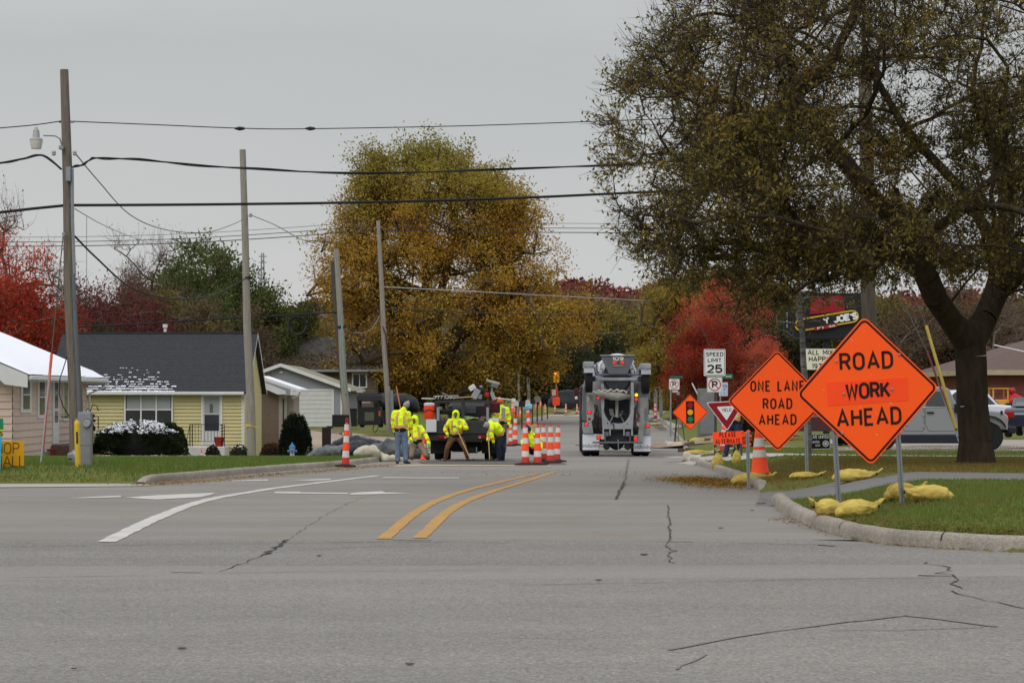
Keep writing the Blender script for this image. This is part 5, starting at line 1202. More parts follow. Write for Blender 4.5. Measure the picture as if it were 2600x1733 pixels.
wire([(640,547,75),(700,572,78),(760,605,82),(812,622,85)], .014, 'thin wire dropping from the second pole towards the leaning pole', m_=wg)
wire([(190,530,44),(260,570,60),(330,600,75),(420,630,95)], .01, 'faint wire sloping down left of the bare tree', m_=wg)
for dy, rr_, lb in ((0,.02,'upper line of the three distant lines behind the poles'), (11,.025,'middle line of the three distant lines behind the poles'), (-12,.013,'faint topmost line of the three distant lines')):
    wire([(-60,614+dy,118),(200,613+dy,118),(480,605+dy,119),(760,588+dy,120),(960,574+dy,120),(1200,578+dy,122),(1620,580+dy,126),(1900,585+dy,128)], rr_, lb, m_=mat('cable_dark', (56,56,58), .7))
m = MB()
wire([(200,829,88),(335,823,88),(500,812,87),(640,805,86.5),(760,798,86),(860,792,86)], .035, 'black cable strung behind the black roof to the leaning pole')
o_ = MB(); c_ = P(755,826,86); o_.tube([c_+Vector((math.cos(a)*.36, .03*math.sin(a*3), math.sin(a)*.36)) for a in [i*2*math.pi/22 for i in range(23)]], .032, 6); o_.tube([c_+Vector((math.cos(a)*.33, .06, math.sin(a)*.34)) for a in [i*2*math.pi/22 for i in range(23)]], .028, 6)
tag(o_.build('cable_coil', mat('cable_black', (34,34,36)), None, 'all'), 'round coil of spare cable hanging from the line above the outbuilding', 'cable coil')
wire([(972,728,120),(1200,740,135),(1500,756,160),(1775,770,185)], .035, 'pale wire crossing in front of the golden maple', m_=wl); wire([(976,782,120),(1250,795,140),(1500,800,160),(1665,806,198)], .03, 'dark wire crossing low in front of the golden maple', m_=mat('cable_dark', (56,56,58)))
wire([(1380,845,190),(1520,846,195),(1660,840,200)], .03, 'faint far wire running to the twin poles', m_=wg)
wire([(868,830,86),(900,845,100),(940,838,112),(965,800,120)], .02, 'slack wire between the leaning pole and the maple pole', m_=wg)
wire([(1630,704,150),(1690,698,150)], .04, 'short pale stretch of wire left of the big tree', m_=wl) if False else None
for px, lb in ((608,'left splice'), (787,'right splice')):
    m = MB(); c_ = P(px, 326.5, 46 if px < 700 else 47); m.loft([c_-Vector((.09,0,0)), c_, c_+Vector((.09,0,0))], [.02,.045,.03], (0,0,1), 8); tag(m.build('splice', dark, None, 'all'), lb+' clamp on the topmost wire', 'wire splice')
# guy wires with sleeves
def guy(pa, pb, pc, ra, m_, label, wire_to=None):
    r = thing('guy_guard', P(*pb), label, 'guy wire'); a = P(*pa)-P(*pb); m = MB(); m.cyl((0,0,0), a, ra, n=10); m.build('sleeve', m_, r, True)
    m = MB(); m.cyl(P(*pc)-P(*pb), a*.98, ra*.6, n=8) if pc else None
    if pc: m.build('lower_rod', alu, r)
    if wire_to: m = MB(); m.cyl(a, P(*wire_to)-P(*pb), .012, n=5); m.build('guy_wire', alu, r)
    return r
guy((131,898,46),(108,1148,45.2),(103,1184,45),.03,mat('orange_sleeve', (208,92,66), .6, .1, 5), 'faded orange sleeve on the guy wire in front of the pink house', (160,600,44.2))
guy((2352,828,52),(2428,1090,49),(2433,1110,49),.038,mat('yellow_sleeve', (176,150,52), .6, .1, 5), 'yellow guy wire guard leaning left of the big tree trunk', (2215,500,50.2))
guy((2353,890,52.6),(2434,1108,49.4),(2436,1125,49.2),.024,mat('rust_sleeve', (104,40,36), .7, .15, 5), 'dark red guy wire guard behind the yellow one', (2222,620,50.4))

# meter pedestal, bollard
d = 43.2; k = F/d; g = GP(212, d); r = thing('electric_meter', (g.x, d, g.z), 'grey electric meter cabinet with a round glass meter beside the near pole', 'electric meter'); m = MB(); m.bbox(-.09,.16,-.1,.12,-.1,1.07,.01); m.bbox(-.095,.165,-.11,-.09,.4,1.04,.01); m.build('cabinet', alu, r)
m = MB(); m.lathe([(.0,-.1),(.07,-.1),(.08,-.06),(.085,0)], (.09,-.1,.84), 'y', 16); m.build('meter_glass', mat('meter_glass', (150,152,156), .1, .1, 5, spec=.8), r, True); m = MB(); m.lathe([(.09,-.02),(.095,.02)], (.09,-.11,.84), 'y', 16); m.build('meter_ring', dark, r)
d = 42.6; g = GP(198, d); r = thing('bollard', (g.x, d, g.z), 'rounded yellow bollard in front of the near pole', 'bollard', ry=R(-1.5)); m = MB(); m.lathe([(.055,-.05),(.055,.82),(.05,.87),(.03,.9),(.0,.91)], n=16); m.build('post', mat('yellow_bollard', (212,176,48), .6, .08, 4), r, True); m = MB(); m.box(-.01,.025,-.062,-.056,.45,.68); m.build('warning_strip', dark, r)
# yard signs cut by the left edge
d = 42.4; k = F/d; g = GP(15, d); r = thing('yard_sign', (P(22,0,d).x, d, g.z), 'hand lettered orange yard sign on the grass at the far left', 'yard sign'); z0, z1 = P(0,1189,d).z-g.z, P(0,1119,d).z-g.z
x0, x1 = P(-38,0,d).x-P(22,0,d).x, P(61,0,d).x-P(22,0,d).x; m = MB(); m.box(x0,x1,-.006,.006,z0,z1); m.build('panel', mat('mustard_card', (222,160,24), .7, .04), r); 
for a_ in (x0+.1, x1-.11): m = MB(); m.box(a_,a_+.012,.0,.012,-.1,z0); m.build('stake', alu, r)
m = MB(); letters(m, 'SHOP', (x0+x1)/2-.02, z0+(z1-z0)*.74, .22, -.012, .9, .07, .2); letters(m, 'SMALL', (x0+x1)/2+.02, z0+(z1-z0)*.27, .22, -.012, .9, .07, .17); m.build('lettering', mat('marker_ink', (60,40,24), .7), r)
d = 41.8; g = GP(-30, d); r = thing('banner_sign', (P(-30,0,d).x, d, g.z), 'green and blue banner just entering the picture at the left edge', 'banner'); k = F/d
xx = lambda px: (px+30)/k; zz = lambda py: P(0,py,d).z-g.z
m = MB(); m.prism([(xx(-75),zz(1058)),(xx(8),zz(1062)),(xx(9),zz(1090)),(xx(-75),zz(1090))], -.005,.005); m.build('green_panel', mat('banner_green', (24,128,84), .6), r)
m = MB(); m.box(xx(-75),xx(7),-.005,.005,zz(1108),zz(1090.2)); m.build('yellow_panel', mat('banner_yellow', (206,196,50), .6), r); m = MB(); m.prism([(xx(-75),zz(1108.2)),(xx(6),zz(1108.2)),(xx(2),zz(1170)),(xx(-1),zz(1212)),(xx(-75),zz(1212))], -.005,.005); m.build('blue_panel', mat('banner_blue', (56,160,200), .6, .2, 4), r)
m = MB(); letters(m, 'S', xx(3), zz(1100), .1, -.01, 1, .2); m.build('lettering', blacks, r)
# hydrant
d = 77; k = F/d; g = GP(742, d); r = thing('fire_hydrant', (g.x, d, g.z), 'white fire hydrant with a blue cap in front of the barberry bush', 'fire hydrant'); gz_ = 0
m = MB(); m.lathe([(.13,-.2),(.13,.04),(.1,.06),(.095,.4),(.12,.42),(.12,.46)], n=14); m.build('barrel', white, r, True); blu = mat('hydrant_blue', (70,120,170), .5)
m = MB(); m.lathe([(.14,.46),(.14,.5),(.1,.58),(.04,.64),(.03,.7),(.0,.71)], n=14); m.build('cap', blu, r, True); m = MB(); m.cyl((-.2,0,.33),(.2,0,.33),.06,n=10); m.cyl((0,-.17,.33),(0,0,.33),.07,n=10); m.build('outlet', blu, r, True); r.scale = (.85,)*3
# brown post with black box
d = 76; k = F/d; g = GP(829, d); r = thing('sign_post', (g.x, d, g.z), 'thick dark brown timber post with a black box on its right', 'post'); m = MB(); m.bbox(-11/k,11/k,-.1,.1,-.2,P(0,1084,d).z-g.z,.02); m.build('post', mat('dark_brown_wood', (44,34,30), .9, .2, 6, bump=.5), r)
m = MB(); m.bbox(15/k,57/k,-.15,.2,P(0,1083,d).z-g.z,P(0,1052,d).z-g.z,.02); m.box(.0,16/k,-.03,.03,P(0,1083,d).z-g.z-.05,P(0,1083,d).z-g.z+.03); m.build('box', blackp, r)

# ------------------------------------------------------------------ road signs
def uchannel(mb, x, y, z0, z1, lean=0, w_=.036):
    Mx = Matrix.Translation((x, y, z0)) @ Matrix.Rotation(lean, 4, 'Y'); L_ = z1-z0
    mb.mat(0).box(-w_/2, w_/2, -.003, .003, 0, L_, Mx); mb.box(-w_/2-.009, -w_/2, -.003, .028, 0, L_, Mx); mb.box(w_/2, w_/2+.009, -.003, .028, 0, L_, Mx)
    mb.mat(1); z = .05
    while z < L_-.03: mb.addv([Mx @ Vector(v) for v in ((-.0065,-.0045,z-.0065),(.0065,-.0045,z-.0065),(.0065,-.0045,z+.0065),(-.0065,-.0045,z+.0065))], [(0,1,2,3)]); z += .03
    mb.mat(0)
holem = mat('post_hole', (30,30,30), .9)
def bolt(mb, x, z, y, r_=.016): mb.lathe([(.0,-.012),(r_*.6,-.012),(r_,-.006),(r_,0)], (x, y, z), 'y', 8)
def diamond_sign(center, d, side, tilt, yaw, label, lines, posts, lean, rotp=0, lit=None, bord=True, name='road_work_sign', lean_z=None):
    c_ = P(*center, d); g = GP(posts[0], d); r = thing(name, (c_.x, d, g.z), label, 'road sign', rz=yaw); hz = c_.z-g.z; dg = side/math.sqrt(2)
    Mt = Matrix.Translation((0, 0, hz)) @ Matrix.Rotation(-tilt, 4, 'Y')
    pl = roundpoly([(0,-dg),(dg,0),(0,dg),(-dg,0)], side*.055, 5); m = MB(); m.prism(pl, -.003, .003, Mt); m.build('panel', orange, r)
    m = MB(); pb = roundpoly([(0,-dg*.955),(dg*.955,0),(0,dg*.955),(-dg*.955,0)], side*.045, 5)
    if bord: border(m, pb, side*.021, -.0048); m.v = [tuple(Mt @ Vector(v)) for v in m.v]
    if bord: m.build('border', blacks, r)
    m = MB()
    for (tx_, zz_, h_, ft_, th_, gp_) in lines: letters(m, tx_, 0, zz_*side, h_*side, -.0065 if tx_ != 'WORK' else -.010, 1, th_, gp_, Mt, fit=ft_)
    if lines: m.build('lettering', blacks, r)
    for i, px in enumerate(posts):
        m = MB(); gx_ = ((px-1300)/F*d-c_.x)/math.cos(yaw); gzp = zg1(c_.x+gx_*math.cos(yaw), d)-g.z; uchannel(m, gx_, .02, gzp-.3, gzp+(lean_z or hz+.15), lean); m.build('post', [alu, holem], r)
    return r, Mt, dg
s48 = 1.22
r, Mt, dg = diamond_sign((2203,992), 25, s48, R(2.9), R(9), 'nearest orange diamond sign reading ROAD WORK AHEAD', [('ROAD',.285,.17,.645,.16,.28),('WORK',.005,.158,.54,.18,.2),('AHEAD',-.245,.17,.78,.155,.27)], (2136,2300), R(-3.6), lean_z=1.13)
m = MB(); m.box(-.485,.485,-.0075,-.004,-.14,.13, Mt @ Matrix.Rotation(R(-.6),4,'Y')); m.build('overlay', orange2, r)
m = MB()
for x, z in ((-.36,.36),(.40,.40),(-.29,-.02),(.29,.005),(-.33,-.47),(.45,-.42)): q_ = Mt @ Vector((x, 0, z)); bolt(m, q_.x, q_.z, q_.y-.006 if abs(z) > .1 else q_.y-.011, .017)
m.build('bolt', alu, r)
mk = MB(); 
for i in range(46):
    x = rq.uniform(-.7,.7); z = rq.uniform(-.7,.7)
    if abs(x)+abs(z) > .8: continue
    s_ = rq.uniform(.002,.007); l_ = rq.choice([1,1,1,4]); mk.addv([Mt @ Vector(v) for v in ((x-s_,-.0056,z-s_),(x+s_*l_,-.0056,z-s_*l_),(x+s_*l_,-.0056,z+s_*.2-s_*(l_-1)),(x,-.0056,z+s_))], [(0,1,2,3)])
mk.build('scratches', mat('scratch', (240,170,130), .8), r)
r, Mt, dg = diamond_sign((1974,1017), 36.7, s48, R(.4), R(4), 'second orange diamond sign reading ONE LANE ROAD AHEAD', [('ONE LANE',.205,.152,.93,.16,.3),('ROAD',-.04,.152,.51,.16,.3),('AHEAD',-.26,.152,.65,.16,.3)], (1903,2052), R(-1.5), lean_z=1.0)
mk = MB()
for i in range(40):
    x = rq.uniform(-.7,.7); z = rq.uniform(-.7,.7)
    if abs(x)+abs(z) > .8: continue
    s_ = rq.uniform(.002,.006); mk.addv([Mt @ Vector(v) for v in ((x-s_,-.0056,z-s_),(x+s_,-.0056,z-s_),(x+s_,-.0056,z+s_),(x-s_,-.0056,z+s_))], [(0,1,2,3)])
mk.build('scratches', mat('scratch', (240,170,130), .8), r)
r, Mt, dg = diamond_sign((1752.5,1046), 103, s48, R(1), 0, 'small orange diamond sign with a picture of a traffic signal', [], (1722,), R(.5), name='signal_ahead_sign')
m = MB(); m.box(-.2,.2,-.008,-.004,-.66*.8,.66*.8, Mt); m.build('signal_symbol', mat('symbol_black', (40,10,10), .6), r)
for z, cc, nm in ((.33,(150,14,20),'red'),(0,(232,170,28),'amber'),(-.33,(26,124,90),'green')):
    m = MB(); disc(m, 0, z, .135, -.0105); m.v = [tuple(Mt @ Vector(v)) for v in m.v]; m.build(nm+'_disc', mat('disc_'+nm, cc, .6, .03), r)
def plate(mb, x0, x1, z0, z1, y0=-.003, y1=.003, rad=.03): mb.prism(roundpoly([(x0,z0),(x1,z0),(x1,z1),(x0,z1)], rad, 4), y0, y1)
def noparking(r, cx_, cz_, s, y):
    m = MB(); plate(m, cx_-s/2, cx_+s/2, cz_-s/2, cz_+s/2, y, y+.006, s*.06); p_ = m.build('no_parking_panel', signw, r)
    m = MB(); pb = roundpoly([(cx_-s*.47,cz_-s*.47),(cx_+s*.47,cz_-s*.47),(cx_+s*.47,cz_+s*.47),(cx_-s*.47,cz_+s*.47)], s*.05, 4); border(m, pb, s*.015, y-.002); letters(m, 'P', cx_+.01*s, cz_, s*.5, y-.002, .95, .2); m.build('lettering', blacks, p_)
    m = MB(); disc(m, cx_, cz_, s*.41, y-.004, 28, s*.35); rb = ribbon2([(cx_-s*.27,cz_+s*.27),(cx_+s*.27,cz_-s*.27)], s*.055); m.addv([(v.x, y-.005, v.y) for ab in rb for v in ab], [(0,1,3,2)]); m.build('red_ring', signred, p_)
d = 62.5; k = F/d; g = GP(1817, d); r = thing('speed_limit_sign', (g.x, d, g.z), 'white speed limit 25 sign above a no parking sign on one steel post', 'road sign'); X = lambda px: (px-1817)/k; Z = lambda py: CZ+(YH-py)/k-g.z
m = MB(); plate(m, X(1787), X(1842), Z(954), Z(886)); p_ = m.build('panel', signw, r); m = MB(); border(m, roundpoly([(X(1789.5),Z(951.5)),(X(1839.5),Z(951.5)),(X(1839.5),Z(888.5)),(X(1789.5),Z(888.5))], .03, 4), .012, -.0045)
xc = X(1814.5); letters(m, 'SPEED', xc, Z(899), .12, -.0045, 1, .19, .3, fit=.5); letters(m, 'LIMIT', xc, Z(914), .12, -.0045, 1, .19, .3, fit=.4); letters(m, '25', xc, Z(936), .25, -.0045, 1, .2, .3, fit=.45); m.build('lettering', blacks, p_)
noparking(r, X(1814.5), Z(976), 39/k, -.003); m = MB(); uchannel(m, 0, .02, -.3, Z(890), 0, .06); m.build('post', [mat('post_dark', (80,84,86), .6, .1, 6, metal=.4), holem], r)
d = 120; k = F/d; g = GP(1703, d); r = thing('no_parking_sign', (g.x, d, g.z), 'far no parking sign under a green street name plate on the grass bank', 'road sign'); X = lambda px: (px-1703)/k; Z = lambda py: CZ+(YH-py)/k-g.z
noparking(r, X(1712), Z(975), 27/k, -.003); m = MB(); m.box(X(1707),X(1721),-.003,.003,Z(996),Z(990)); m.build('small_plate', mat('pinkish_plate', (196,176,176), .6), r); m = MB(); m.box(-.04,.04,.0,.05,-.3,Z(958)); m.build('post', alu, r)
m = MB(); m.box(X(1701),X(1734),-.01,.01,Z(960),Z(954)); p_ = m.build('street_name_plate', mat('street_green', (24,104,76), .6), r); m = MB(); letters(m, 'UNION BEND', X(1717.5), Z(957), .075, -.014, .8, .16, .2) if False else m.box(0,0,0,0,0,0)
d = 104; k = F/d; g = GP(1829, d); r = thing('street_name_sign', (g.x, d, g.z), 'green street name plate ending in Ave above a blue and white sign', 'road sign'); X = lambda px: (px-1829)/k; Z = lambda py: CZ+(YH-py)/k-g.z
m = MB(); m.box(-.03,.03,0,.04,-.3,Z(950)); m.build('post', alu, r); m = MB(); m.box(X(1800),X(1861),-.01,.01,Z(961),Z(949)); p_ = m.build('name_plate', mat('street_green', (24,104,76), .6), r); m = MB(); letters(m, 'AVE', X(1850), Z(955), .1, -.014, 1, .18, .3); m.build('lettering', signw, p_)
m = MB(); plate(m, X(1825),X(1848),Z(1005),Z(970)); p_ = m.build('blue_panel', mat('pale_blue_panel', (176,194,214), .6), r); m = MB(); letters(m, 'TO', X(1840), Z(980), .12, -.006, 1, .2, .3); letters(m, 'F', X(1840), Z(989), .12, -.006, 1, .2, .3); letters(m, 'L', X(1840), Z(997), .1, -.006, 1, .2, .3); m.build('lettering', mat('blue_ink', (40,70,130), .6), p_)
# yield
d = 60; k = F/d; g = GP(1817, d); c0 = 1843; g = GP(c0, d); r = thing('yield_sign', (g.x, d, g.z), 'dark red and white triangular YIELD sign with an orange PLEASE ALTERNATE plate below', 'road sign'); X = lambda px: (px-c0)/k; Z = lambda py: CZ+(YH-py)/k-g.z
Mt = Matrix.Translation((0,0,Z(1048))) @ Matrix.Rotation(R(-3),4,'Y') @ Matrix.Translation((0,0,-Z(1048)))
m = MB(); m.prism(roundpoly([(X(1793),Z(1018)),(X(1844),Z(1094)),(X(1896),Z(1018))], .035, 5), -.003, .003, Mt); p_ = m.build('panel', mat('yield_white', (206,196,196), .5), r)
m = MB(); m.prism(roundpoly([(X(1797),Z(1020.5)),(X(1844),Z(1090)),(X(1891.5),Z(1020.5))], .03, 5), -.0055, -.0035, Mt); m.build('red_band', signdkred, p_)
m = MB(); m.prism(roundpoly([(X(1820),Z(1031)),(X(1844),Z(1067)),(X(1868),Z(1031))], .02, 4), -.0085, -.006, Mt); m.build('white_centre', signw, p_); m = MB(); letters(m, 'YIELD', X(1845), Z(1040), .095, -.010, .82, .15, .2, Mt); m.build('lettering', mat('yield_ink', (110,20,34), .6), p_)
Mt = Matrix.Translation((X(1847),0,Z(1111))) @ Matrix.Rotation(R(-2.5),4,'Y'); m = MB(); m.box(-37/k,37/k,-.006,.0,-16/k,16/k,Mt); p_ = m.build('alternate_panel', orange2, r)
m = MB(); letters(m, 'PLEASE', 1/k, 8/k, .14, -.009, 1, .16, .28, Mt, fit=.46); letters(m, 'ALTERNATE', 1/k, -8.5/k, .14, -.009, 1, .16, .26, Mt, fit=.7); m.build('lettering', blacks, p_)

for x_, z_, l_ in ((1816,1090,0),(1884,1100,-1.5)): m = MB(); uchannel(m, X(x_), .03, -.4, Z(z_), R(l_), .04); m.build('post', [mat('post_dark', (80,84,86), .6, .1, 6, metal=.4), holem], r)
# united way style yard sign
d = 52; k = F/d; c0 = 2084; g = GP(c0, d); r = thing('yard_sign', (g.x, d, g.z), 'small black and white LIVE UNITED yard sign between the two big orange signs', 'yard sign'); X = lambda px: (px-c0)/k; Z = lambda py: CZ+(YH-py)/k-g.z
Mt = Matrix.Rotation(R(-1.2),4,'Y'); m = MB(); m.box(X(2056),X(2109),-.004,.004,Z(1140),Z(1101),Mt); m.build('panel', mat('yard_black', (24,26,28), .6), r); m = MB(); border(m, [(X(2057),Z(1139)),(X(2108),Z(1139)),(X(2108),Z(1102)),(X(2057),Z(1102))], .012, -.006); letters(m, 'LIVE UNITED', X(2083), Z(1108.5), .078, -.006, .72, .17, .16)
letters(m, 'UNITED', X(2072), Z(1121), .055, -.006, .75, .17, .16); letters(m, 'WAY', X(2077), Z(1130), .055, -.006, .75, .17, .16); disc(m, X(2097), Z(1125.5), .075, -.006, 20, .052); disc(m, X(2097), Z(1125.5), .035, -.006, 14); m.v = [tuple(Mt @ Vector(v)) for v in m.v]; m.build('lettering', signw, r)
for a_ in (2066,2100): m = MB(); m.box(X(a_),X(a_)+.012,.004,.014,-.2,Z(1120)); m.build('stake', alu, r)
# restaurant pole sign
d = 98; k = F/d; c0 = 2100; g = GP(c0, d); r = thing('restaurant_sign', (g.x, d, g.z), 'dark pole sign with a slanted yellow edged board ending in Y JOE\'S', 'pole sign'); X = lambda px: (px-c0)/k; Z = lambda py: CZ+(YH-py)/k-g.z
blk = mat('cabinet_dark', (26,28,32), .6, .15, 2); m = MB(); m.bbox(X(2010),X(2200),.0,.8,Z(862),Z(742),.05); m.build('cabinet', blk, r); 
for a_, b_ in ((2095,2108),(2050,2060),(2165,2175)): m = MB(); m.bbox(X(a_),X(b_),.2,.7,-.4,Z(860),.03); m.build('post', blk, r)
m = MB(); m.prism([(X(2055),Z(798)),(X(2145),Z(790)),(X(2140),Z(752)),(X(2105),Z(750)),(X(2060),Z(757))], -.06, .0); m.build('red_panel', mat('sign_red_panel', (140,20,28), .5), r)
Mt = Matrix.Translation((X(2098),-.08,Z(814))) @ Matrix.Rotation(R(-9.5),4,'Y'); hw, hh = 82/k, 16/k
def pill(a, b): return arc(a-b, 0, b, b, 90, -90, 8)+arc(-a+b, 0, b, b, 270, 90, 8)
m = MB(); m.prism(pill(hw, hh), -.06, .0, Mt); m.build('name_board', mat('board_black', (20,20,22), .5), r); m = MB(); border(m, pill(hw-.03, hh-.03), .07, -.065); m.v = [tuple(Mt @ Vector(v)) for v in m.v]; m.build('yellow_edge', mat('sign_yellow', (196,160,36), .5), r)
m = MB(); letters(m, "Y JOE'S", .62, 0, .33, -.066, 1.0, .27, .22, Mt); m.build('lettering', signw, r)
m = MB(); m.box(-.62,.42,-.1,-.066,-.35,-.2,Mt); rs_ = m.build('red_strip', mat('strip_red', (150,30,30), .5), r); m = MB(); letters(m, 'PIZZA', -.34, -.275, .1, -.104, .8, .2, .22, Mt); letters(m, 'TEAM', .18, -.275, .1, -.104, .8, .2, .22, Mt); m.build('lettering', signw, rs_)
m = MB(); m.box(X(2040),X(2180),-.1,.1,Z(938),Z(885)); lb_ = m.build('letter_board', cream, r); m = MB()
for t_, y_ in (('WILL MILK', 893), ('HAPPY HR', 911), ('1979 HITS', 929)): pass
letters(m, 'ALL MIX', X(2082), Z(894), .24, -.105, .9, .17, .26); letters(m, 'HAPPY', X(2080), Z(911), .24, -.105, .9, .17, .26); letters(m, '1975', X(2078), Z(929), .24, -.105, .9, .17, .26); m.build('lettering', blacks, lb_)
m = MB()
for i in range(11): m.ell((X(2123+i*6.4), -.04, Z(743)), (.035,.035,.035), 6, 4)
for i in range(8): m.ell((X(1998), -.04, Z(795+i*5)), (.03,.03,.03), 6, 4)
m.build('bulb', mat('bulb', (200,200,200), .4), r); m = MB(); m.box(X(1990),X(2010),0,.3,Z(850),Z(780)); m.build('side_panel', blk, r)
# birch between the signs
q = GP(2052, 50); bk_birch = mat('bark_birch', (150,146,140), .8, .2, 5, rgb2=(72,68,64), bump=.4, stretch=(.6,.6,3)); k = F/50
T3 = lambda px, py, dy=0: ((px-2052)/k, dy, CZ+(YH-py)/k-q.z)
m_ = ellpts(31, 120, (T3(2030,700)[0], .5, T3(0,700)[2]), (1.2,1.2,1.6), .3); 
tree('birch', 31, ([(0,0,-.3), T3(2053,1110), T3(2046,1000), T3(2040,920), T3(2036,830), T3(2028,760), T3(2024,660)], [.085,.08,.075,.07,.06,.05,.035]), m_, 'slim white barked birch in front of the restaurant sign', bark=bk_birch, leaf=lf_loc, tipr=.006, seg=.25, twigs=2, twig_len=.4, twig_r=.004, leaves=6, leaf_size=.1, loc=q)
m = MB()
# utility cabinet, gate arm
d = 106; k = F/d; g = GP(1795, d); r = thing('utility_cabinet', (g.x, d, g.z), 'plain grey utility cabinet behind the speed limit sign', 'utility cabinet'); m = MB(); m.bbox(-22/k,22/k,0,.6,-.3,P(0,986,d).z-g.z,.03); m.build('body', mat('cabinet_grey', (112,118,118), .6), r); m = MB(); m.box(-18/k,18/k,-.03,0,.1,P(0,992,d).z-g.z); m.build('door', mat('cabinet_grey2', (122,126,126), .6), r)
g = GP(1756, 110); m = MB(); m.tube([(0,0,-.2),(0,0,.0)], .02, 5); m = MB(); m.cyl(P(1777,1012,110), P(1757,972,110), .035, n=6); tag(m.build('survey_rod', trimw), 'slanting white rod beside the utility cabinet', 'rod')
g = GP(1722, 108); r = thing('tripod', g, 'small survey tripod above the signal sign', 'tripod'); m = MB(); zt = P(0,1003,108).z-g.z
for a in range(3): m.cyl((0,0,zt), (math.cos(a*2.1)*.35, math.sin(a*2.1)*.35, -.1), .02, n=5)
m.build('leg', dark, r); m = MB(); m.bbox(-.08,.08,-.08,.08,zt,zt+.16,.02); m.build('instrument', alu, r)
# ------------------------------------------------------------------ cones and channelizers
org = mat('cone_orange', (255,84,40), .6, .08, 6); orgd = mat('cone_orange_worn', (206,64,52), .65, .14, 6); refl = mat('reflective_white', (214,212,208), .45, .06, 5); basr = mat('rubber_base', (40,40,40), .9, .2, 6)
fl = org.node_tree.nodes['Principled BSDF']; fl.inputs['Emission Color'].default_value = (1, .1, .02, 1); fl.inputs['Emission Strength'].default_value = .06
def channelizer(loc, label, h=1.2, tilt=0, w=1.0, ringed=True):
    r = thing('channelizer', loc, label, 'channelizer', 'striped channelizers', ry=tilt); H_ = h*.86; m = MB()
    m.lathe([(.33,0),(.34,.02),(.33,.045),(.2,.06),(.14,.075)], n=8); m.build('base', basr, r)
    zs = [.05,.22,.38,.58,.73,.86,1.0]; rad = lambda t: (.125-.055*t)*w
    for i in range(6):
        m = MB(); t0, t1 = zs[i], zs[i+1]; e_ = .003 if i % 2 else 0
        pr_ = [(rad(t0)+e_, t0*H_), (rad(t1)+e_, t1*H_-.001)]
        if i % 2 == 0: pr_ = [(rad(t0), t0*H_), (rad(t0)+.006, t0*H_+.01), (rad(t0)+.006, t0*H_+.03)]+[(rad(t1), t1*H_)]
        m.lathe(pr_, n=16); m.build('reflective_band' if i % 2 else 'orange_section', refl if i % 2 else (orgd if i == 0 else org), r, True)
    m = MB(); m.lathe([(rad(1),H_),(.03,H_+.03),(.025,H_+.05)], n=12); z0 = H_+.04
    m.tube([(math.sin(a)*.035, 0, z0+.06-math.cos(a)*.06) for a in [i*2*math.pi/12 for i in range(13)]], .012, 6); m.build('handle', orgd, r, True); return r
def cone(loc, label, h=.72, bands=True, tilt=0, grp='orange traffic cones'):
    r = thing('traffic_cone', loc, label, 'traffic cone', grp, ry=tilt); m = MB(); s = h/.9
    m.bbox(-.18*s,.18*s,-.18*s,.18*s,0,.03*s,.015); m.lathe([(.15*s,.03*s),(.135*s,.06*s),(.0875*s,.42*s),(.033*s,.86*s),(.03*s,.9*s),(.0,.9*s)], n=18); m.build('body', org, r, True)
    if bands:
        for a, b in ((.27,.38),(.43,.56)):
            rr2 = lambda z: (.1445-.1245*z/.9+.004); m = MB(); m.lathe([(rr2(a)*s, a*s), (rr2(b)*s, b*s)], n=18); m.build('reflective_band', refl, r, True)
    return r
def onroad(px, py): g = G(px, py); return Vector((g.x, g.y, zr(g.y)))
def at(px, d, on=True): x = (px-1300)/F*d; return Vector((x, d, zr(d)+.012 if on else zg1(x, d)))
ch = channelizer(Vector((*G(877,1186), zr(G(877,1186).y)+.02)), 'leaning striped channelizer by itself at the left kerb', 1.3, tilt=R(1.8))
def chn(px, py, lab, h=1.2, tilt=0, rz=None):
    g = G(px, py); return dup(ch, Vector((g.x, g.y, zr(g.y)+.015)), lab, ry=tilt, scale=h/1.3, rz=rz)
chn(1334,1181,'channelizer at the left front of the group of five'); c2 = chn(1365,1181,'channelizer with yellow tape tied to its top, second in the group of five'); chn(1380,1171,'channelizer behind the taped one in the group of five'); chn(1398,1176,'channelizer fourth from the left in the group of five',1.22); chn(1413,1172,'channelizer at the right end of the group of five',1.2,R(3))
chn(1296,1132,'shorter left channelizer of the pair beyond the bending worker',1.15); chn(1307,1130,'right channelizer of the pair beyond the bending worker',1.42,R(1.5)); chn(1342,1128,'lone channelizer behind the group of five, partly hidden',1.45)
m = MB(); g = c2.location
for k in range(3): m.tube([g+Vector((-.02,-.06,1.1)), g+Vector((-.1-.03*k,-.08,1.14-.03*k)), g+Vector((-.17,-.08,1.1-.05*k)), g+Vector((-.1-.02*k,-.1,1.0-.08*k))], .012, 4)
tag(m.build('barrier_tape', mat('yellow_tape', (206,186,50), .6)), 'yellow tape tied round the top of a channelizer', 'tape')
for i, (px, py, h) in enumerate(((1384,1051,1.15),(1409,1052,1.15),(1437,1051,1.2),(1465,1050,1.15),(1422,1027,1.1),(1427,1027,1.1),(1470,1028,1.2),(1664,1062,1.5))):
    chn(px, py, ('far channelizer beyond the mixer, by the grass on the right' if i == 7 else 'far channelizer at the roadworks down the street'), h)
co1 = cone(at(1922,39,False)+Vector((0,0,-.02)), 'large faded orange cone on the grass in front of the one lane road sign', 1.1, True, R(-2), None)
co1.location = GP(1930, 42); co1.scale = (1.03,)*3
def cn(px, d, lab, h=.72, on=True, tilt=0): return dup(co1, at(px, d, on), lab, ry=tilt, scale=h/1.1, group='orange traffic cones')
ch.scale = (.82, .82, 1)
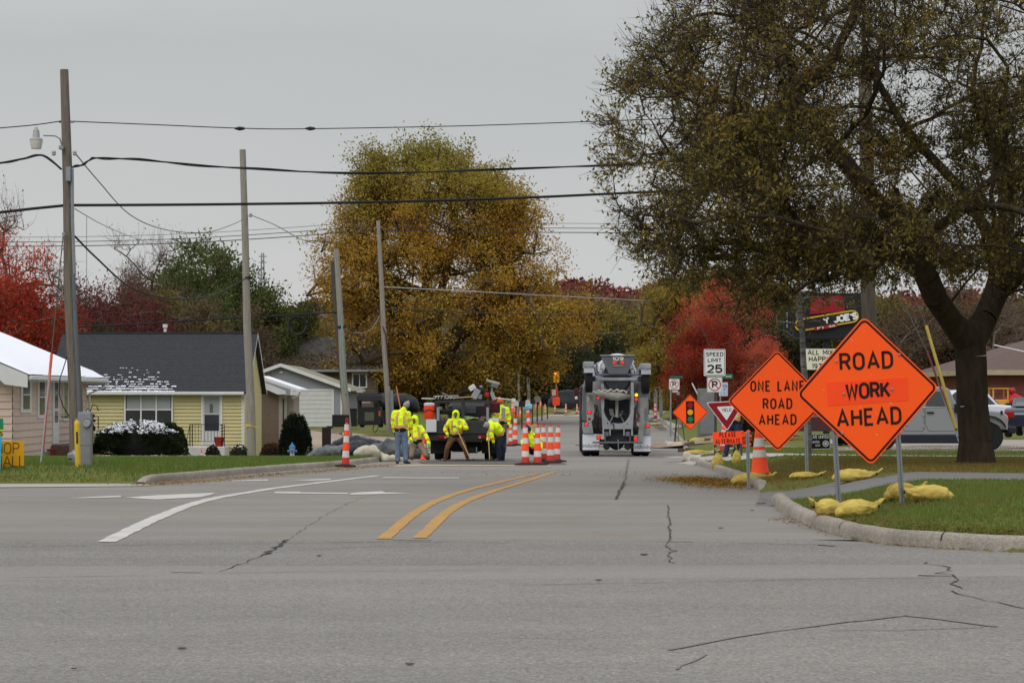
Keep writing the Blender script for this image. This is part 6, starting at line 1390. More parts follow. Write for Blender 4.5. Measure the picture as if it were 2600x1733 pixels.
cn(1078,70,'orange cone with two white bands left of the dump truck',.8); cn(512,87,'small orange cone in front of the porch of the yellow house',.5,False)
for px, py, d, h in ((1310,1056,150,1.5),(1322,1057,148,1.1),(1341,1057,148,1.5),(1351,1047,165,1.2),(1362,1040,190,1.3),(1373,1034,205,1.3),(1302,1045,150,1.4)):
    o = dup(co1, GP(px, d), 'orange cone in the row beside the mailboxes', scale=h/1.1*.62, group='cones beside the mailboxes'); o.location = P(px, py, d)
dup(co1, P(1836,1158,72), 'cone behind the yield sign', scale=.7) if False else None
o = dup(ch, GP(1836,74), 'channelizer half hidden behind the yield sign', scale=.95)

# ------------------------------------------------------------------ sandbags
bagm = mat('sandbag_yellow', (208,186,92), .8, .14, 5, rgb2=(158,134,66), bump=1, bscale=16, stretch=(.5,1.6,1.6))
def sandbag(loc, label, L_=.62, W_=.2, H_=.17, rz=0, up=False, tail=1, seed=0, sc=1.0):
    rb = random.Random(seed); r = thing('sandbag', loc, label, 'sandbag', 'yellow sandbags', rz=rz); m = MB()
    if up:
        m.loft([(0,0,.02),(0,0,.12),(.01,0,.26),(.01,0,.36),(0,0,.43)], [(.17,.13),(.185,.15),(.15,.12),(.08,.07),(.03,.03)], (1,0,0), 18)
        n = 18
        for i, v in enumerate(m.v):
            x, y, z = v; a = math.atan2(y, x); k = 1+.09*math.sin(a*9+seed)*max(0, (z-.1))*2; m.v[i] = (x*k, y*k, z)
        m.loft([(0,0,.42),(-.02,0,.48),(-.05,0,.56)], [(.025,.02),(.03,.02),(.05,.012)], (1,0,0), 8)
    else:
        a_ = L_/2; m.loft([(-a_,0,H_*.3),(-a_*.8,0,H_*.4),(-a_*.3,0,H_*.47),(a_*.2,0,H_*.47),(a_*.65,0,H_*.48),(a_*.9,0,H_*.6),(a_*1.05,0,H_*.72)], [(W_*.5,H_*.3),(W_*.9,H_*.46),(W_,H_*.56),(W_*.9,H_*.5),(W_*.55,H_*.33),(W_*.22,H_*.17),(.022,.02)], (0,1,0), 24)
        for i, v in enumerate(m.v):
            x, y, z = v; k = 1+.13*math.sin(math.atan2(y, z-H_*.4)*10+seed)*max(0, .35+x/a_); m.v[i] = (x, y*k, max(.0, z*k))
        if tail: m.loft([(a_*1.03,0,H_*.62),(a_*1.12,0,H_*.72),(a_*1.32,.02,H_*1.0)], [(.02,.018),(.03,.02),(.07,.015)], (0,1,0), 8)
    o = m.blob('bag', bagm, r, voxel=.012, smooth=2, disp=.008, dscale=14); m = MB()
    if up: m.lathe([(.032,-.01),(.034,0),(.032,.012)], (0,0,.43), 'z', 10)
    else: m.lathe([(.028,-.01),(.03,0),(.028,.012)], (L_/2*1.05,0,H_*.63), 'x', 10)
    m.build('tie', blackp, r); r.scale = (sc,)*3; return r
def gp(px, d, dz=0): return GP(px, d)+Vector((0,0,dz))
sandbag(gp(2097,24.6), 'squat yellow sandbag left of the left post of the nearest sign', .3,.15,.21, R(200), seed=1)
sandbag(gp(2180,24.1,.0), 'long wrinkled yellow sandbag right of the left post of the nearest sign', .46,.17,.2, R(20), seed=2)
sandbag(gp(2298,25.8), 'left yellow sandbag at the right post of the nearest sign', .4,.18,.22, R(12), seed=3); sandbag(gp(2355,25.0), 'right yellow sandbag at the right post of the nearest sign', .5,.2,.2, R(172), seed=4, tail=0)
sandbag(gp(2172,33.5), 'yellow sandbag lying on the grass between the two posts of the nearest sign', .62,.2,.2, R(-4), seed=5); sandbag(gp(2046,36.4), 'small yellow sandbag at the right post of the one lane road sign', .5,.16,.12, R(-2), seed=6)
sandbag(gp(1910,39.2), 'yellow sandbag lying behind the large cone', .68,.2,.22, R(12), seed=7)
sandbag(gp(1821,53), 'upright tied yellow sandbag under the left post of the yield sign', up=True, seed=8, sc=.85); sandbag(gp(1870,53.6), 'upright tied yellow sandbag right of the other upright one', up=True, seed=9, rz=1, sc=.8)
sandbag(gp(1724,99), 'yellow sandbag on the dug earth at the foot of the signal sign', .9,.25,.25, 0, seed=10); sandbag(gp(1772,99), 'small yellow bag right of the signal sign', .7,.2,.22, .2, seed=11); sandbag(gp(1769,82), 'yellow sandbag at the edge of the drive', 1.1,.2,.2, R(18), seed=12)
sandbag(gp(1664,160), 'yellow bag at the base of the far right channelizer', .8,.2,.2, 0, seed=13)

# ------------------------------------------------------------------ tarps
def cloth(name, px0, px1, d, hts, label, m_, w=.7, seed=0):
    mb = MB(); n = len(hts); pts = []; rad = []
    for i, h in enumerate(hts):
        px = px0+(px1-px0)*i/(n-1); g = GP(px, d+.3*math.sin(i*1.3+seed)); pts.append(g+Vector((0,0,h*.45))); rad.append((w*(.7+.3*math.sin(i*2+seed)), max(.05, h*.55)))
    mb.loft(pts, rad, (0,1,0), 20); o = mb.blob(name, m_, None, .045, 2, .07, 3); return tag(o, label, 'tarpaulin')
tarp = mat('grey_tarp', (74,80,84), .6, .3, 2.5, rgb2=(108,112,110), bump=.4); tarpd = mat('dark_tarp', (38,42,50), .5, .3, 2); tarpw = mat('pale_sheet', (186,180,160), .7, .1, 3)
cloth('tarpaulin', 785, 905, 72, [.12,.3,.42,.38,.45,.3], 'crumpled grey tarpaulin lying left of the channelizer', tarp, .6, 1)
cloth('tarpaulin', 850, 1020, 74, [.55,.75,.8,.7,.62,.5,.3], 'heaped dark grey tarpaulin behind the channelizer', tarpd, .5, 2); cloth('tarpaulin', 955, 1075, 73, [.5,.68,.55,.5,.3], 'grey tarpaulin hump behind the standing worker in jeans', tarp, .5, 3)
cloth('tarpaulin', 905, 985, 66.5, [.28,.4,.38,.3,.18], 'pale sheet folded over at the kerb', tarpw, .35, 4); cloth('tarpaulin', 880, 960, 67.5, [.35,.5,.5,.4,.2], 'dark fold of tarpaulin beside the pale sheet', tarpd, .35, 5); cloth('tarpaulin', 985, 1020, 67, [.2,.25,.15], 'small dusty fold of sheet next to the blue jeans', tarpw, .3, 6)

# ------------------------------------------------------------------ people
hv = mat('hi_vis_yellow', (222,250,30), .7, .07, 7, bump=.4, bscale=9)
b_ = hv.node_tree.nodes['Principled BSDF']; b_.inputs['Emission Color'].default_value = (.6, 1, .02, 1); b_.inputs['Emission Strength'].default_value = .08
hvo = mat('vest_orange', (236,110,40), .6, .05); hvs = mat('vest_silver', (198,176,150), .5, .06); skin = mat('skin', (134,92,74), .6, .08, 8)
jeans = mat('blue_jeans', (112,132,156), .85, .14, 7, rgb2=(88,106,130), bump=.3, bscale=12); brownp = mat('brown_duck', (104,74,52), .9, .15, 6, bump=.4, bscale=10); navy = mat('navy_cloth', (38,46,66), .85, .15, 6); tanp = mat('dusty_tan', (128,110,92), .9, .15, 6, bump=.3)
blackc = mat('black_cloth', (26,26,32), .85, .1, 6); greyk = mat('grey_knit', (146,144,152), .9, .1, 12, bump=.4); glove = mat('green_glove', (110,170,70), .7, .1); bootm = mat('boot', (58,52,46), .8, .15, 6); blackglove = mat('dark_glove', (40,44,40), .8)
PW = lambda a, b, t: tuple(a[i]+(b[i]-a[i])*t for i in range(3))
def person(loc, label, J, rz=0, trousers=jeans, hat=None, hood=False, glv=blackglove, boots=bootm, top=hv, under=blackc, face=True, vest=True, sleeve=None, sc=1.0):
    """J: joints in metres, x right, y away; one continuous body, clothes as children"""
    r = thing('person', loc, label, 'person', None, rz=rz); V = Vector; j = {k: V(v) for k, v in J.items()}
    hd = j['head']; nk = j['neck']; ch_ = j['chest']; pv = j['pelvis']; fc = j.get('face', V((0,-1,0))).normalized()
    sd = (j['shR']-j['shL']).normalized(); ft = j.get('front', V((0,-1,0))).normalized()
    b = MB(); up = (hd-nk).normalized(); b.loft([hd-up*.085+fc*.02, hd-up*.03+fc*.012, hd+up*.04, hd+up*.085], [(.05,.06),(.072,.09),(.078,.098),(.055,.07)], sd, 16)
    b.ell(hd+fc*.098-up*.015, (.014,.014,.022), 8, 6); b.ell(hd+fc*.075-up*.07, (.03,.025,.02), 8, 6)
    for s_ in (1,-1): b.ell(hd+sd*s_*.078-up*.01, (.012,.022,.03), 8, 6)
    b.loft([nk, hd-up*.06], [(.06,.062),(.055,.06)], sd, 12); b.loft([pv, PW(pv,ch_,.5), ch_, nk-(nk-ch_)*.3], [(.15,.1),(.13,.09),(.16,.1),(.1,.07)], sd, 14)
    hands = MB(); 
    for s_ in ('L','R'):
        sh, el, wr = j['sh'+s_], j['el'+s_], j['wr'+s_]; b.loft([sh, el], [.052,.042], sd, 10); b.loft([el, wr], [.042,.028], sd, 10)
        hp = j['hp'+s_] if 'hp'+s_ in j else pv+sd*(.1 if s_ == 'R' else -.1); kn, an, to = j['kn'+s_], j['an'+s_], j['to'+s_]
        b.loft([hp, kn], [.078,.055], sd, 10); b.loft([kn, an], [.055,.036], sd, 10); b.loft([an-V((0,0,.02)), to], [(.035,.03),(.03,.025)], sd, 10)
        hdv = j.get('hd'+s_, (wr-el)).normalized(); q_ = wr+hdv*.05; pn = hdv.orthogonal().normalized(); sv = hdv.cross(pn)
        hands.loft([wr-hdv*.01, q_, wr+hdv*.09], [(.024,.03),(.042,.02),(.038,.018)], sv, 10)
        for f_ in range(4):
            o_ = wr+hdv*.09+sv*(-.028+.0185*f_); ln = (.062,.072,.068,.052)[f_]; c1 = o_+hdv*ln*.5+pn*.008; hands.loft([o_-hdv*.015, c1, c1+hdv*ln*.25+pn*.03], [.0095,.009,.008], sv, 6)
        tb = wr+hdv*.035+sv*.038; hands.loft([tb-sv*.01, tb+sv*.022+hdv*.02, tb+sv*.03+hdv*.048+pn*.015], [.012,.011,.009], pn, 6)
    b.blob('body', skin, r, .018, 3); hands.blob('gloves', glv, r, .01, 1)
    # trousers
    t = MB(); t.loft([pv-up*0+V((0,0,-.03)), pv+(ch_-pv)*.25], [(.17,.13),(.165,.125)], sd, 16)
    for s_ in ('L','R'):
        hp = pv+sd*(.09 if s_ == 'R' else -.09); kn, an = j['kn'+s_], j['an'+s_]; t.loft([hp, hp.lerp(kn,.5), kn], [(.105,.11),(.098,.1),(.078,.082)], sd, 14); t.loft([kn, kn.lerp(an,.5), an+(kn-an).normalized()*.03], [(.078,.082),(.078,.08),(.075,.078)], sd, 14)
    t.blob('trousers', trousers, r, .02, 2, .009, 9)
    bt = MB()
    for s_ in ('L','R'):
        an, to = j['an'+s_], j['to'+s_]; dv = (to-an); bt.loft([an+V((0,0,.08)), an+V((0,0,-.02))], [.052,.052], sd, 12); bt.loft([an-dv*.35+V((0,0,-.05)), an+dv*.4+V((0,0,-.035)), to+V((0,0,-.02))], [(.045,.04),(.05,.042),(.045,.03)], sd, 12)
    bt.blob('boots', boots, r, .014, 2)
    # jacket
    k_ = MB(); low = pv+(ch_-pv)*.18; mid_ = pv+(ch_-pv)*.6; topc = nk-(nk-ch_)*.25
    tp = [low, mid_, ch_, topc]; tr_ = [(.182,.145),(.188,.15),(.198,.145),(.12,.095)]
    hem = MB(); hem.loft([low-(ch_-pv).normalized()*.05, low], [(.185,.145),(.197,.15)], sd, 16); hem.blob('jacket_hem', under, r, .02, 1)
    k_.loft(tp, tr_, sd, 20); k_.loft([j['shL'], PW(j['shL'],j['shR'],.5), j['shR']], [.085,.1,.085], (0,0,1), 14)
    slv = k_ if sleeve is None else MB()
    for s_ in ('L','R'):
        sh, el, wr = j['sh'+s_], j['el'+s_], j['wr'+s_]; slv.loft([sh, sh.lerp(el,.5), el], [.08,.074,.066], sd, 14); slv.loft([el, el.lerp(wr,.55), wr], [.066,.06,.048], sd, 14)
    k_.loft([topc, nk+(nk-ch_).normalized()*.04], [(.1,.09),(.085,.085)], sd, 14)
    k_.blob('jacket', top, r, .02, 2, .022, 9)
    if sleeve is not None: slv.blob('sleeves', sleeve, r, .016, 2, .008, 8)
    # reflective bands follow the jacket
    def ring(a, b_, ra, rb, c, mm, nm, e_=.012, wd=.03):
        ax = (b_-a); p_ = a+ax*c; t_ = ax.normalized(); s2 = (sd-t_*sd.dot(t_)); s2 = s2.normalized() if s2.length > .2 else t_.orthogonal(); n2 = t_.cross(s2); R_ = (ra[0]+(rb[0]-ra[0])*c+e_, ra[1]+(rb[1]-ra[1])*c+e_); q2 = MB(); vs = []
        for i in range(24):
            an_ = 2*math.pi*i/24; o_ = s2*R_[0]*math.cos(an_)+n2*R_[1]*math.sin(an_); vs += [p_+o_-t_*wd, p_+o_+t_*wd]
        q2.addv(vs, [(2*i, (2*i+2) % 48, (2*i+3) % 48, 2*i+1) for i in range(24)]); return q2.build(nm, mm, r, 'all')
    if vest:
        ring(low, mid_, tr_[0], tr_[1], .42, hvo, 'orange_band', .014, .04); ring(low, mid_, tr_[0], tr_[1], .42, hvs, 'silver_band', .019, .022)
        if sleeve is None:
            for s_ in ('L','R'):
                sh, el, wr = j['sh'+s_], j['el'+s_], j['wr'+s_]; ring(sh, el, (.08,)*2, (.066,)*2, .62, hvo, 'orange_band', .01, .035); ring(sh, el, (.08,)*2, (.066,)*2, .62, hvs, 'silver_band', .014, .018); ring(el, wr, (.066,)*2, (.048,)*2, .55, hvo, 'orange_band', .012, .03)
        for fb in (1, -1):
            for s2 in (1, -1):
                q2 = MB(); q3 = MB(); vs = []; v3 = []
                for c in range(7):
                    u = c/6
                    if u < .5: p_ = mid_.lerp(ch_, u*2)-(ch_-pv)*.12*(1-u*2); ry = .152
                    else: p_ = ch_.lerp(topc, (u-.5)*2); ry = .147-.05*((u-.5)*2)
                    xo = sd*s2*(.115-.01*u); nrm = ft*fb; yy = math.sqrt(max(.05, 1-(.115/.21)**2))*ry+.022
                    c_ = p_+xo+nrm*yy; vs += [c_-sd*.03, c_+sd*.03]; v3 += [c_-sd*.015+nrm*.004, c_+sd*.015+nrm*.004]
                fcs = [(2*i, 2*i+1, 2*i+3, 2*i+2) for i in range(6)]; q2.addv(vs, fcs); q2.build('orange_brace', hvo, r); q3.addv(v3, fcs); q3.build('silver_brace', hvs, r)
    if hood:
        h_ = MB(); h_.ell(hd-fc*.035+up*.02, (.118,.118,.14), 16, 12); h_.loft([nk-fc*.03, hd-fc*.05-up*.04], [(.115,.1),(.115,.11)], sd, 14); h_.blob('hood', top, r, .014, 3)
        h_ = MB(); h_.tube([hd+fc*.065+sd*(math.cos(a)*.088)+up*(math.sin(a)*.115+.0) for a in [i*2*math.pi/18 for i in range(19)]], .02, 8); h_.build('hood_rim', top, r, 'all')
    if hat is not None:
        h_ = MB(); h_.loft([hd+up*.03-fc*.01, hd+up*.09-fc*.01, hd+up*.15-fc*.02], [(.096,.112),(.088,.1),(.04,.045)], sd, 16); h_.blob('hat', hat, r, .012, 2)
    if face:
        e_ = MB()
        for s2 in (1,-1): e_.ell(hd+fc*.088+sd*s2*.03+up*.012, (.011,.006,.007), 8, 5)
        e_.build('eyes', blackc, r); e_ = MB(); e_.ell(hd+fc*.094-up*.052, (.024,.006,.006), 8, 5); e_.build('mouth', mat('lips', (110,60,54)), r)
    r.scale = (sc,)*3; return r
def feet(px, py): g = G(px, py); return Vector((g.x, g.y, zr(g.y)))
# 1 standing, back to us, looking right and down
person(feet(1019,1177), 'standing worker in faded blue jeans and hi-vis jacket, back turned, in a grey knit cap',
  dict(pelvis=(0,0,.93), chest=(-.02,-.02,1.36), neck=(.05,.0,1.55), head=(.13,.04,1.67), shL=(-.2,0,1.47), shR=(.19,.02,1.46), elL=(-.25,.0,1.17), wrL=(-.2,.08,.93), elR=(.27,.05,1.17), wrR=(.26,.12,.92), knL=(-.1,.03,.5), knR=(.11,.0,.5), anL=(-.11,0,.09), anR=(.13,-.02,.09), toL=(-.13,.13,.05), toR=(.24,.08,.05), face=(.6,.6,-.45), front=(0,1,0)), hat=greyk, trousers=jeans)
# 2 kneeling behind him
person(feet(1044,1172)+Vector((.1,.4,.05)), 'kneeling worker in hi-vis hood and dusty tan trousers behind the one in jeans',
  dict(pelvis=(.05,.0,.5), chest=(.0,.05,.9), neck=(-.02,.02,1.09), head=(-.02,-.02,1.21), shL=(-.19,.02,1.0), shR=(.18,.04,.98), elL=(-.2,-.15,.8), wrL=(-.1,-.3,.62), elR=(.36,-.1,.72), wrR=(.44,-.25,.5), knL=(-.1,-.35,.12), knR=(.35,-.35,.14), anL=(-.1,.08,.08), anR=(.4,.05,.08), toL=(-.1,.2,.05), toR=(.4,.2,.05), face=(-.3,-.8,-.4), front=(0,-1,0)), trousers=tanp, hood=True, glv=glove)
# 3 raking, facing us
w3 = feet(1158,1170); person(w3, 'hooded worker in brown trousers facing us with a long rake behind the truck',
  dict(pelvis=(0,.06,.76), chest=(-.02,.0,1.14), neck=(-.02,-.03,1.33), head=(-.01,-.08,1.44), shL=(-.2,-.01,1.24), shR=(.19,-.01,1.24), elL=(-.34,.0,1.0), wrL=(-.27,-.12,.84), elR=(.34,-.1,1.03), wrR=(.04,-.3,1.08), knL=(-.27,-.1,.42), knR=(.27,-.1,.42), anL=(-.33,.02,.09), anR=(.37,.02,.09), toL=(-.36,-.12,.05), toR=(.4,-.12,.05), face=(-.05,-.95,-.12), hdR=(-.9,-.1,.1)), trousers=brownp, hood=True, glv=glove)
def pole_tool(p0, p1, label, head=None, cat='rake'):
    r = thing('rake', p0, label, cat); m = MB(); m.cyl((0,0,0), Vector(p1)-Vector(p0), .016, n=8); m.build('handle', mat('ash_handle', (206,170,122), .6, .1, 4), r, True); m = MB(); m.bbox(-.14,.14,-.015,.015,-.0,.05,.01); m.build('rake_head', dark, r); return r
pole_tool(w3+Vector((.48,-.55,.03)), w3+Vector((-.02,-.36,1.12)), 'long wooden handled rake held by the hooded worker in brown trousers')
# 4 bending on the right
w4 = feet(1266,1170); person(w4, 'worker in dark trousers bending over a tool at the right corner of the truck',
  dict(pelvis=(.12,.15,.8), chest=(-.12,-.08,1.12), neck=(-.24,-.14,1.18), head=(-.33,-.18,1.14), shL=(-.2,-.28,1.12), shR=(-.12,.1,1.14), elL=(-.22,-.36,.84), wrL=(-.16,-.34,.6), elR=(-.3,.0,.86), wrR=(-.32,-.2,.66), knL=(.0,-.02,.44), knR=(.14,.1,.44), anL=(.02,.05,.09), anR=(.12,.2,.09), toL=(-.1,-.02,.05), toR=(.0,.14,.05), face=(-.6,-.35,-.6), front=(-.4,-.3,-.8)), trousers=navy, hat=greyk, hood=False)
pole_tool(w4+Vector((-.27,-.42,.03)), w4+Vector((-.33,-.3,.95)), 'short wooden tool handle under the bending worker')
# 5 squatting behind the channelizers
person(feet(1350,1172), 'worker in hi-vis jacket crouching behind the group of five channelizers',
  dict(pelvis=(.05,.1,.36), chest=(.0,.0,.72), neck=(-.06,-.08,.88), head=(-.1,-.14,.98), shL=(-.2,-.03,.8), shR=(.2,.0,.78), elL=(-.28,-.18,.6), wrL=(-.2,-.35,.42), elR=(.28,-.14,.52), wrR=(.25,-.34,.3), knL=(-.2,-.35,.45), knR=(.22,-.35,.4), anL=(-.18,-.05,.09), anR=(.22,-.05,.09), toL=(-.2,-.2,.05), toR=(.24,-.2,.05), face=(-.1,-.8,-.5)), trousers=navy, hat=mat('dark_beanie', (50,50,54)), glv=glove)
# 6 far worker right of the truck
person(Vector((-.37, 73.5, zr(73.5)+.22)), 'distant worker in an orange hard hat seen past the right side of the dump truck',
  dict(pelvis=(0,0,.95), chest=(0,0,1.36), neck=(0,0,1.56), head=(-.02,-.02,1.7), shL=(-.2,0,1.46), shR=(.2,0,1.46), elL=(-.27,0,1.18), wrL=(-.24,-.1,.94), elR=(.28,0,1.18), wrR=(.25,-.1,.94), knL=(-.1,-.02,.5), knR=(.11,0,.5), anL=(-.12,0,.09), anR=(.12,0,.09), toL=(-.12,-.14,.05), toR=(.14,-.14,.05), face=(.7,.4,0)), hat=mat('hard_hat', (255,90,30), .4), trousers=tanp)
# 7 behind the yield sign
g = GP(1862, 60.8); person(g+Vector((.02,.2,0)), 'worker with dark sleeves and a lime vest walking behind the yield sign',
  dict(pelvis=(0,0,.93), chest=(.05,0,1.34), neck=(.03,-.02,1.52), head=(.04,-.03,1.66), shL=(-.17,.05,1.44), shR=(.21,-.02,1.44), elL=(-.22,.1,1.16), wrL=(-.24,-.05,.98), elR=(.27,.0,1.14), wrR=(.22,-.14,.94), knL=(-.12,.1,.5), knR=(.16,-.12,.52), anL=(-.2,.05,.09), anR=(.08,.28,.12), toL=(-.3,.0,.05), toR=(-.02,.22,.05), face=(-.8,.3,0)), trousers=mat('dark_jeans', (40,52,80), .85), top=mat('lime_vest', (180,240,70), .7, .05), sleeve=blackc, hat=mat('dark_beanie', (50,50,54)), face=False)

# ------------------------------------------------------------------ ready mix truck
red_on = mat('tail_light_on', (255,40,24), .3, .02, emit=.8); amb_on = mat('amber_light_on', (255,190,30), .3, .02, emit=1.6); lens = mat('red_lens', (150,26,26), .25, .05)
tg = mat('truck_grey', (164,168,172), .5, .14, 2.5, spec=.5, rgb2=(130,133,138)); td = mat('truck_dark', (50,52,56), .7, .2, 3); tw = mat('truck_white', (222,226,230), .5, .05, 2); cem = mat('cement_splash', (150,148,142), .9, .15, 5, bump=.5); tg2 = mat('truck_mid_grey', (104,108,114), .6, .2, 3)
d = 81; r = thing('mixer_truck', Vector(((1568.5-1300)/F*d, d, zr(d))), 'grey ready mix concrete truck numbered 109 driving away with its brake lights lit', 'concrete mixer'); k = 353.
ux = lambda x, z=0: (x-682-max(0, (1460-z))/1460*34)/k; uz = lambda z: (1460-z)/k
def wheel(parent, c, rad, wd, name='wheel', rimm=None):
    m = MB(); m.lathe([(rad*.62,-wd/2),(rad*.93,-wd/2),(rad,-wd*.36),(rad,wd*.36),(rad*.93,wd/2),(rad*.62,wd/2)], c, 'x', 28); w_ = m.build(name, rubber, parent, True); m = MB(); m.lathe([(.02,-wd*.3),(rad*.3,-wd*.3),(rad*.6,-wd*.45),(rad*.62,-wd*.48),(rad*.62,wd*.48),(rad*.6,wd*.4),(rad*.3,wd*.2),(.02,wd*.2)], c, 'x', 20); m.build('rim', rimm or tg2, w_, True); return w_
for x0, x1 in ((228,330),(342,446),(905,1000),(1012,1112)): wheel(r, ((x0+x1)/2/k-680/k, 1.0, .53), .53, (x1-x0)/k)
for x0, x1 in ((228,330),(342,446),(905,1000),(1012,1112)): wheel(r, ((x0+x1)/2/k-680/k, 2.35, .53), .53, (x1-x0)/k)
for s_ in (-1.05,1.05): wheel(r, (s_, 7.3, .53), .53, .3)
# drum
m = MB(); a_ = Vector((0,.15,3.12)); b_ = Vector((0,6.6,2.3)); ax = (b_-a_).normalized(); uu = Vector((1,0,0)); vv = ax.cross(uu)
prof_ = [(0,.5),(.12,.62),(.4,.92),(.62,1.14),(.8,1.14),(.93,.85),(1,.5)]; vs = []; fs = []; n = 32
for t, rd in prof_:
    p = a_.lerp(b_, t)
    for i in range(n): an = 2*math.pi*i/n; vs.append(p+uu*math.cos(an)*rd+vv*math.sin(an)*rd)
for q_ in range(len(prof_)-1):
    for i in range(n): fs.append((q_*n+i, q_*n+(i+1) % n, (q_+1)*n+(i+1) % n, (q_+1)*n+i))
fs += [tuple(range((len(prof_)-1)*n, len(prof_)*n))]; m.addv(vs, fs); m.build('drum', mat('drum_grey', (150,154,160), .45, .1, 1.5, spec=.5), r, 'all')
m = MB(); m.ell((0.05,1.4,3.42), (.62,.9,.46), 20, 12); m.build('drum_top', mat('drum_white', (200,202,206), .45, .05), r, 'all')
# cab far ahead
m = MB(); m.bbox(-1.15,1.15,7.6,9.3,.7,2.75,.12); m.build('cab', mat('cab_dark', (60,44,44), .5), r, True)
for s_, x0 in ((-1,183),(1,1130)):
    m = MB(); xa = (x0-680)/k; m.bbox(xa,xa+.17,7.4,7.5,uz(690 if s_ < 0 else 725),uz(548),.03); mr = m.build('mirror', mat('mirror_dark', (70,30,32), .4), r); m = MB(); m.cyl((xa+.1,7.5,uz(620)),(s_*1.1,7.9,uz(620)),.02,n=6); m.build('mirror_arm', td, mr)
m = MB(); m.bbox((190-680)/k,(228-680)/k,7.3,7.4,uz(710),uz(668),.02); m.build('convex_mirror', tw, r)
# side tank and panels
def pan(pts, y0, y1, name, mm, bevel=False): q2 = MB(); q2.prism([(ux(a, b), uz(b)) for a, b in pts], y0, y1); return q2.build(name, mm, r)
pan([(258,560),(280,520),(300,540),(308,960),(280,990),(240,985),(236,900)], .6, 1.6, 'side_tank', tg2)
pan([(292,640),(380,650),(392,760),(380,960),(345,1010),(290,1005)], .45, 1.2, 'side_panel', mat('panel_dusty', (166,163,158), .8, .2, 4)); pan([(300,670),(332,660),(335,720),(316,740)], .42, .45, 'splash_patch', mat('splash_white', (200,200,196), .8))
pan([(980,500),(1025,500),(1120,640),(1110,1010),(980,1010)], .5, 1.6, 'side_panel', tg); pan([(1128,370),(1140,390),(1146,690),(1130,720)], .8, 6.5, 'side_rail', tg)
pan([(990,690),(1110,670),(1085,800),(1045,845),(1050,1000),(1020,1255),(940,1255),(990,1000)], .12, .2, 'fold_chute', mat('chute_grey', (142,142,140), .75, .16, 4))
pan([(232,1010),(350,1005),(362,1070),(372,1160),(240,1152),(230,1080)], .3, .8, 'fender', tg); pan([(1018,1018),(1132,1025),(1130,1172),(1022,1172)], .3, .8, 'fender', tg)
# mud flaps with name
for x0, x1, z0, z1 in ((224,446,1165,1376),(903,1130,1178,1394)):
    q2 = MB(); q2.box((x0-684)/k, (x1-684)/k, .36, .375, uz(z1), uz(z0)); f_ = q2.build('mud_flap', tw, r); q2 = MB(); q2.box((x0-684)/k,(x1-684)/k,.355,.385,uz(z1)-.05,uz(z1)); q2.build('flap_weight', mat('navy_trim', (28,32,60), .6), f_)
    q2 = MB(); letters(q2, 'HAHN', ((x0+x1)/2+(0 if x0 < 500 else 6)-684)/k, uz(z1-55), .16, .352, 1.0, .26, .32); q2.build('lettering', mat('flap_grey', (80,88,94), .7), f_); q2 = MB(); letters(q2, 'HAHN', ((x0+x1)/2+(0 if x0 < 500 else 6)-684)/k, uz(z1-55), .155, .348, 1.02, .1, .33); q2.build('letter_fill', tw, f_)
# raised booster axle
for (x0, x1, z0, z1) in ((276,372,250,616),(1026,1120,272,634)):
    rad = (z1-z0)/k/2; wheel(r, (ux((x0+x1)/2, (z0+z1)/2)*1.0, .1, uz((z0+z1)/2)), rad, (x1-x0)/k, 'booster_wheel'); q2 = MB(); xm = (x0+x1)/2; hw = 64/k; xc = ux(xm, z0)
    zc, ro_ = uz((z0+z1)/2), rad+.09; vs = []
    for i in range(9):
        an = R(20+140*i/8); y_, z_ = .1-math.cos(an)*ro_, zc+math.sin(an)*ro_; y2, z2 = .1-math.cos(an)*(ro_+.03), zc+math.sin(an)*(ro_+.03); vs += [(xc-hw,y_,z_),(xc+hw,y_,z_),(xc+hw,y2,z2),(xc-hw,y2,z2)]
    q2.addv(vs, [(4*i+a, 4*i+(a+1) % 4, 4*i+4+(a+1) % 4, 4*i+4+a) for i in range(8) for a in range(4)]+[(0,1,2,3),(32,33,34,35)]); q2.box(xc-hw-.01,xc-hw+.02,-.4,.6,uz(z0+45),uz(z0-38)); q2.box(xc+hw-.02,xc+hw+.01,-.4,.6,uz(z0+30),uz(z0-38)); q2.box(xc-hw,xc+hw,-.46,-.4,uz(z0+20),uz(z0-30)); q2.build('booster_fender', tg, r)
def bar(pts, rad, name, mm, y=.0, y2=None): q2 = MB(); q2.tube([(ux(a, b), y if y2 is None else y+(y2-y)*i/(len(pts)-1), uz(b)) for i, (a, b) in enumerate(pts)], rad, 8); return q2.build(name, mm, r, True)
bar([(380,270),(412,300),(420,375)], .045, 'booster_arm', tg); bar([(1020,270),(980,310),(975,375)], .045, 'booster_arm', tg); bar([(430,235),(432,370)], .035, 'strut', tg2); bar([(968,235),(970,370)], .035, 'strut', tg2)
q2 = MB(); q2.bbox(ux(405,378),ux(985,378),-.1,.0,uz(392),uz(368),.02); q2.build('cross_tube', mat('blue_grey_steel', (92,104,124), .5), r); q2 = MB(); q2.bbox(ux(425,450),ux(965,450),-.06,.3,uz(462),uz(415),.03); q2.build('booster_axle', tg, r)
for x_ in (390,1000): q2 = MB(); q2.bbox(ux(x_-25,440),ux(x_+25,440),-.1,.2,uz(470),uz(400),.03); q2.build('axle_hub', td, r)
for x_ in (485,905): q2 = MB(); q2.tube([(ux(x_,345)+math.cos(a)*.09, .1+.004*i, uz(345)+math.sin(a)*.13) for i, a in enumerate([i*2*math.pi/16 for i in range(34)])], .018, 6); q2.build('air_hose_loop', tg2, r, True)
bar([(455,340),(478,250),(525,190)], .05, 'drum_roller_arm', tw, .1, .2); bar([(925,200),(900,230),(935,310),(960,340)], .05, 'drum_roller_arm', tw, .2, .1)
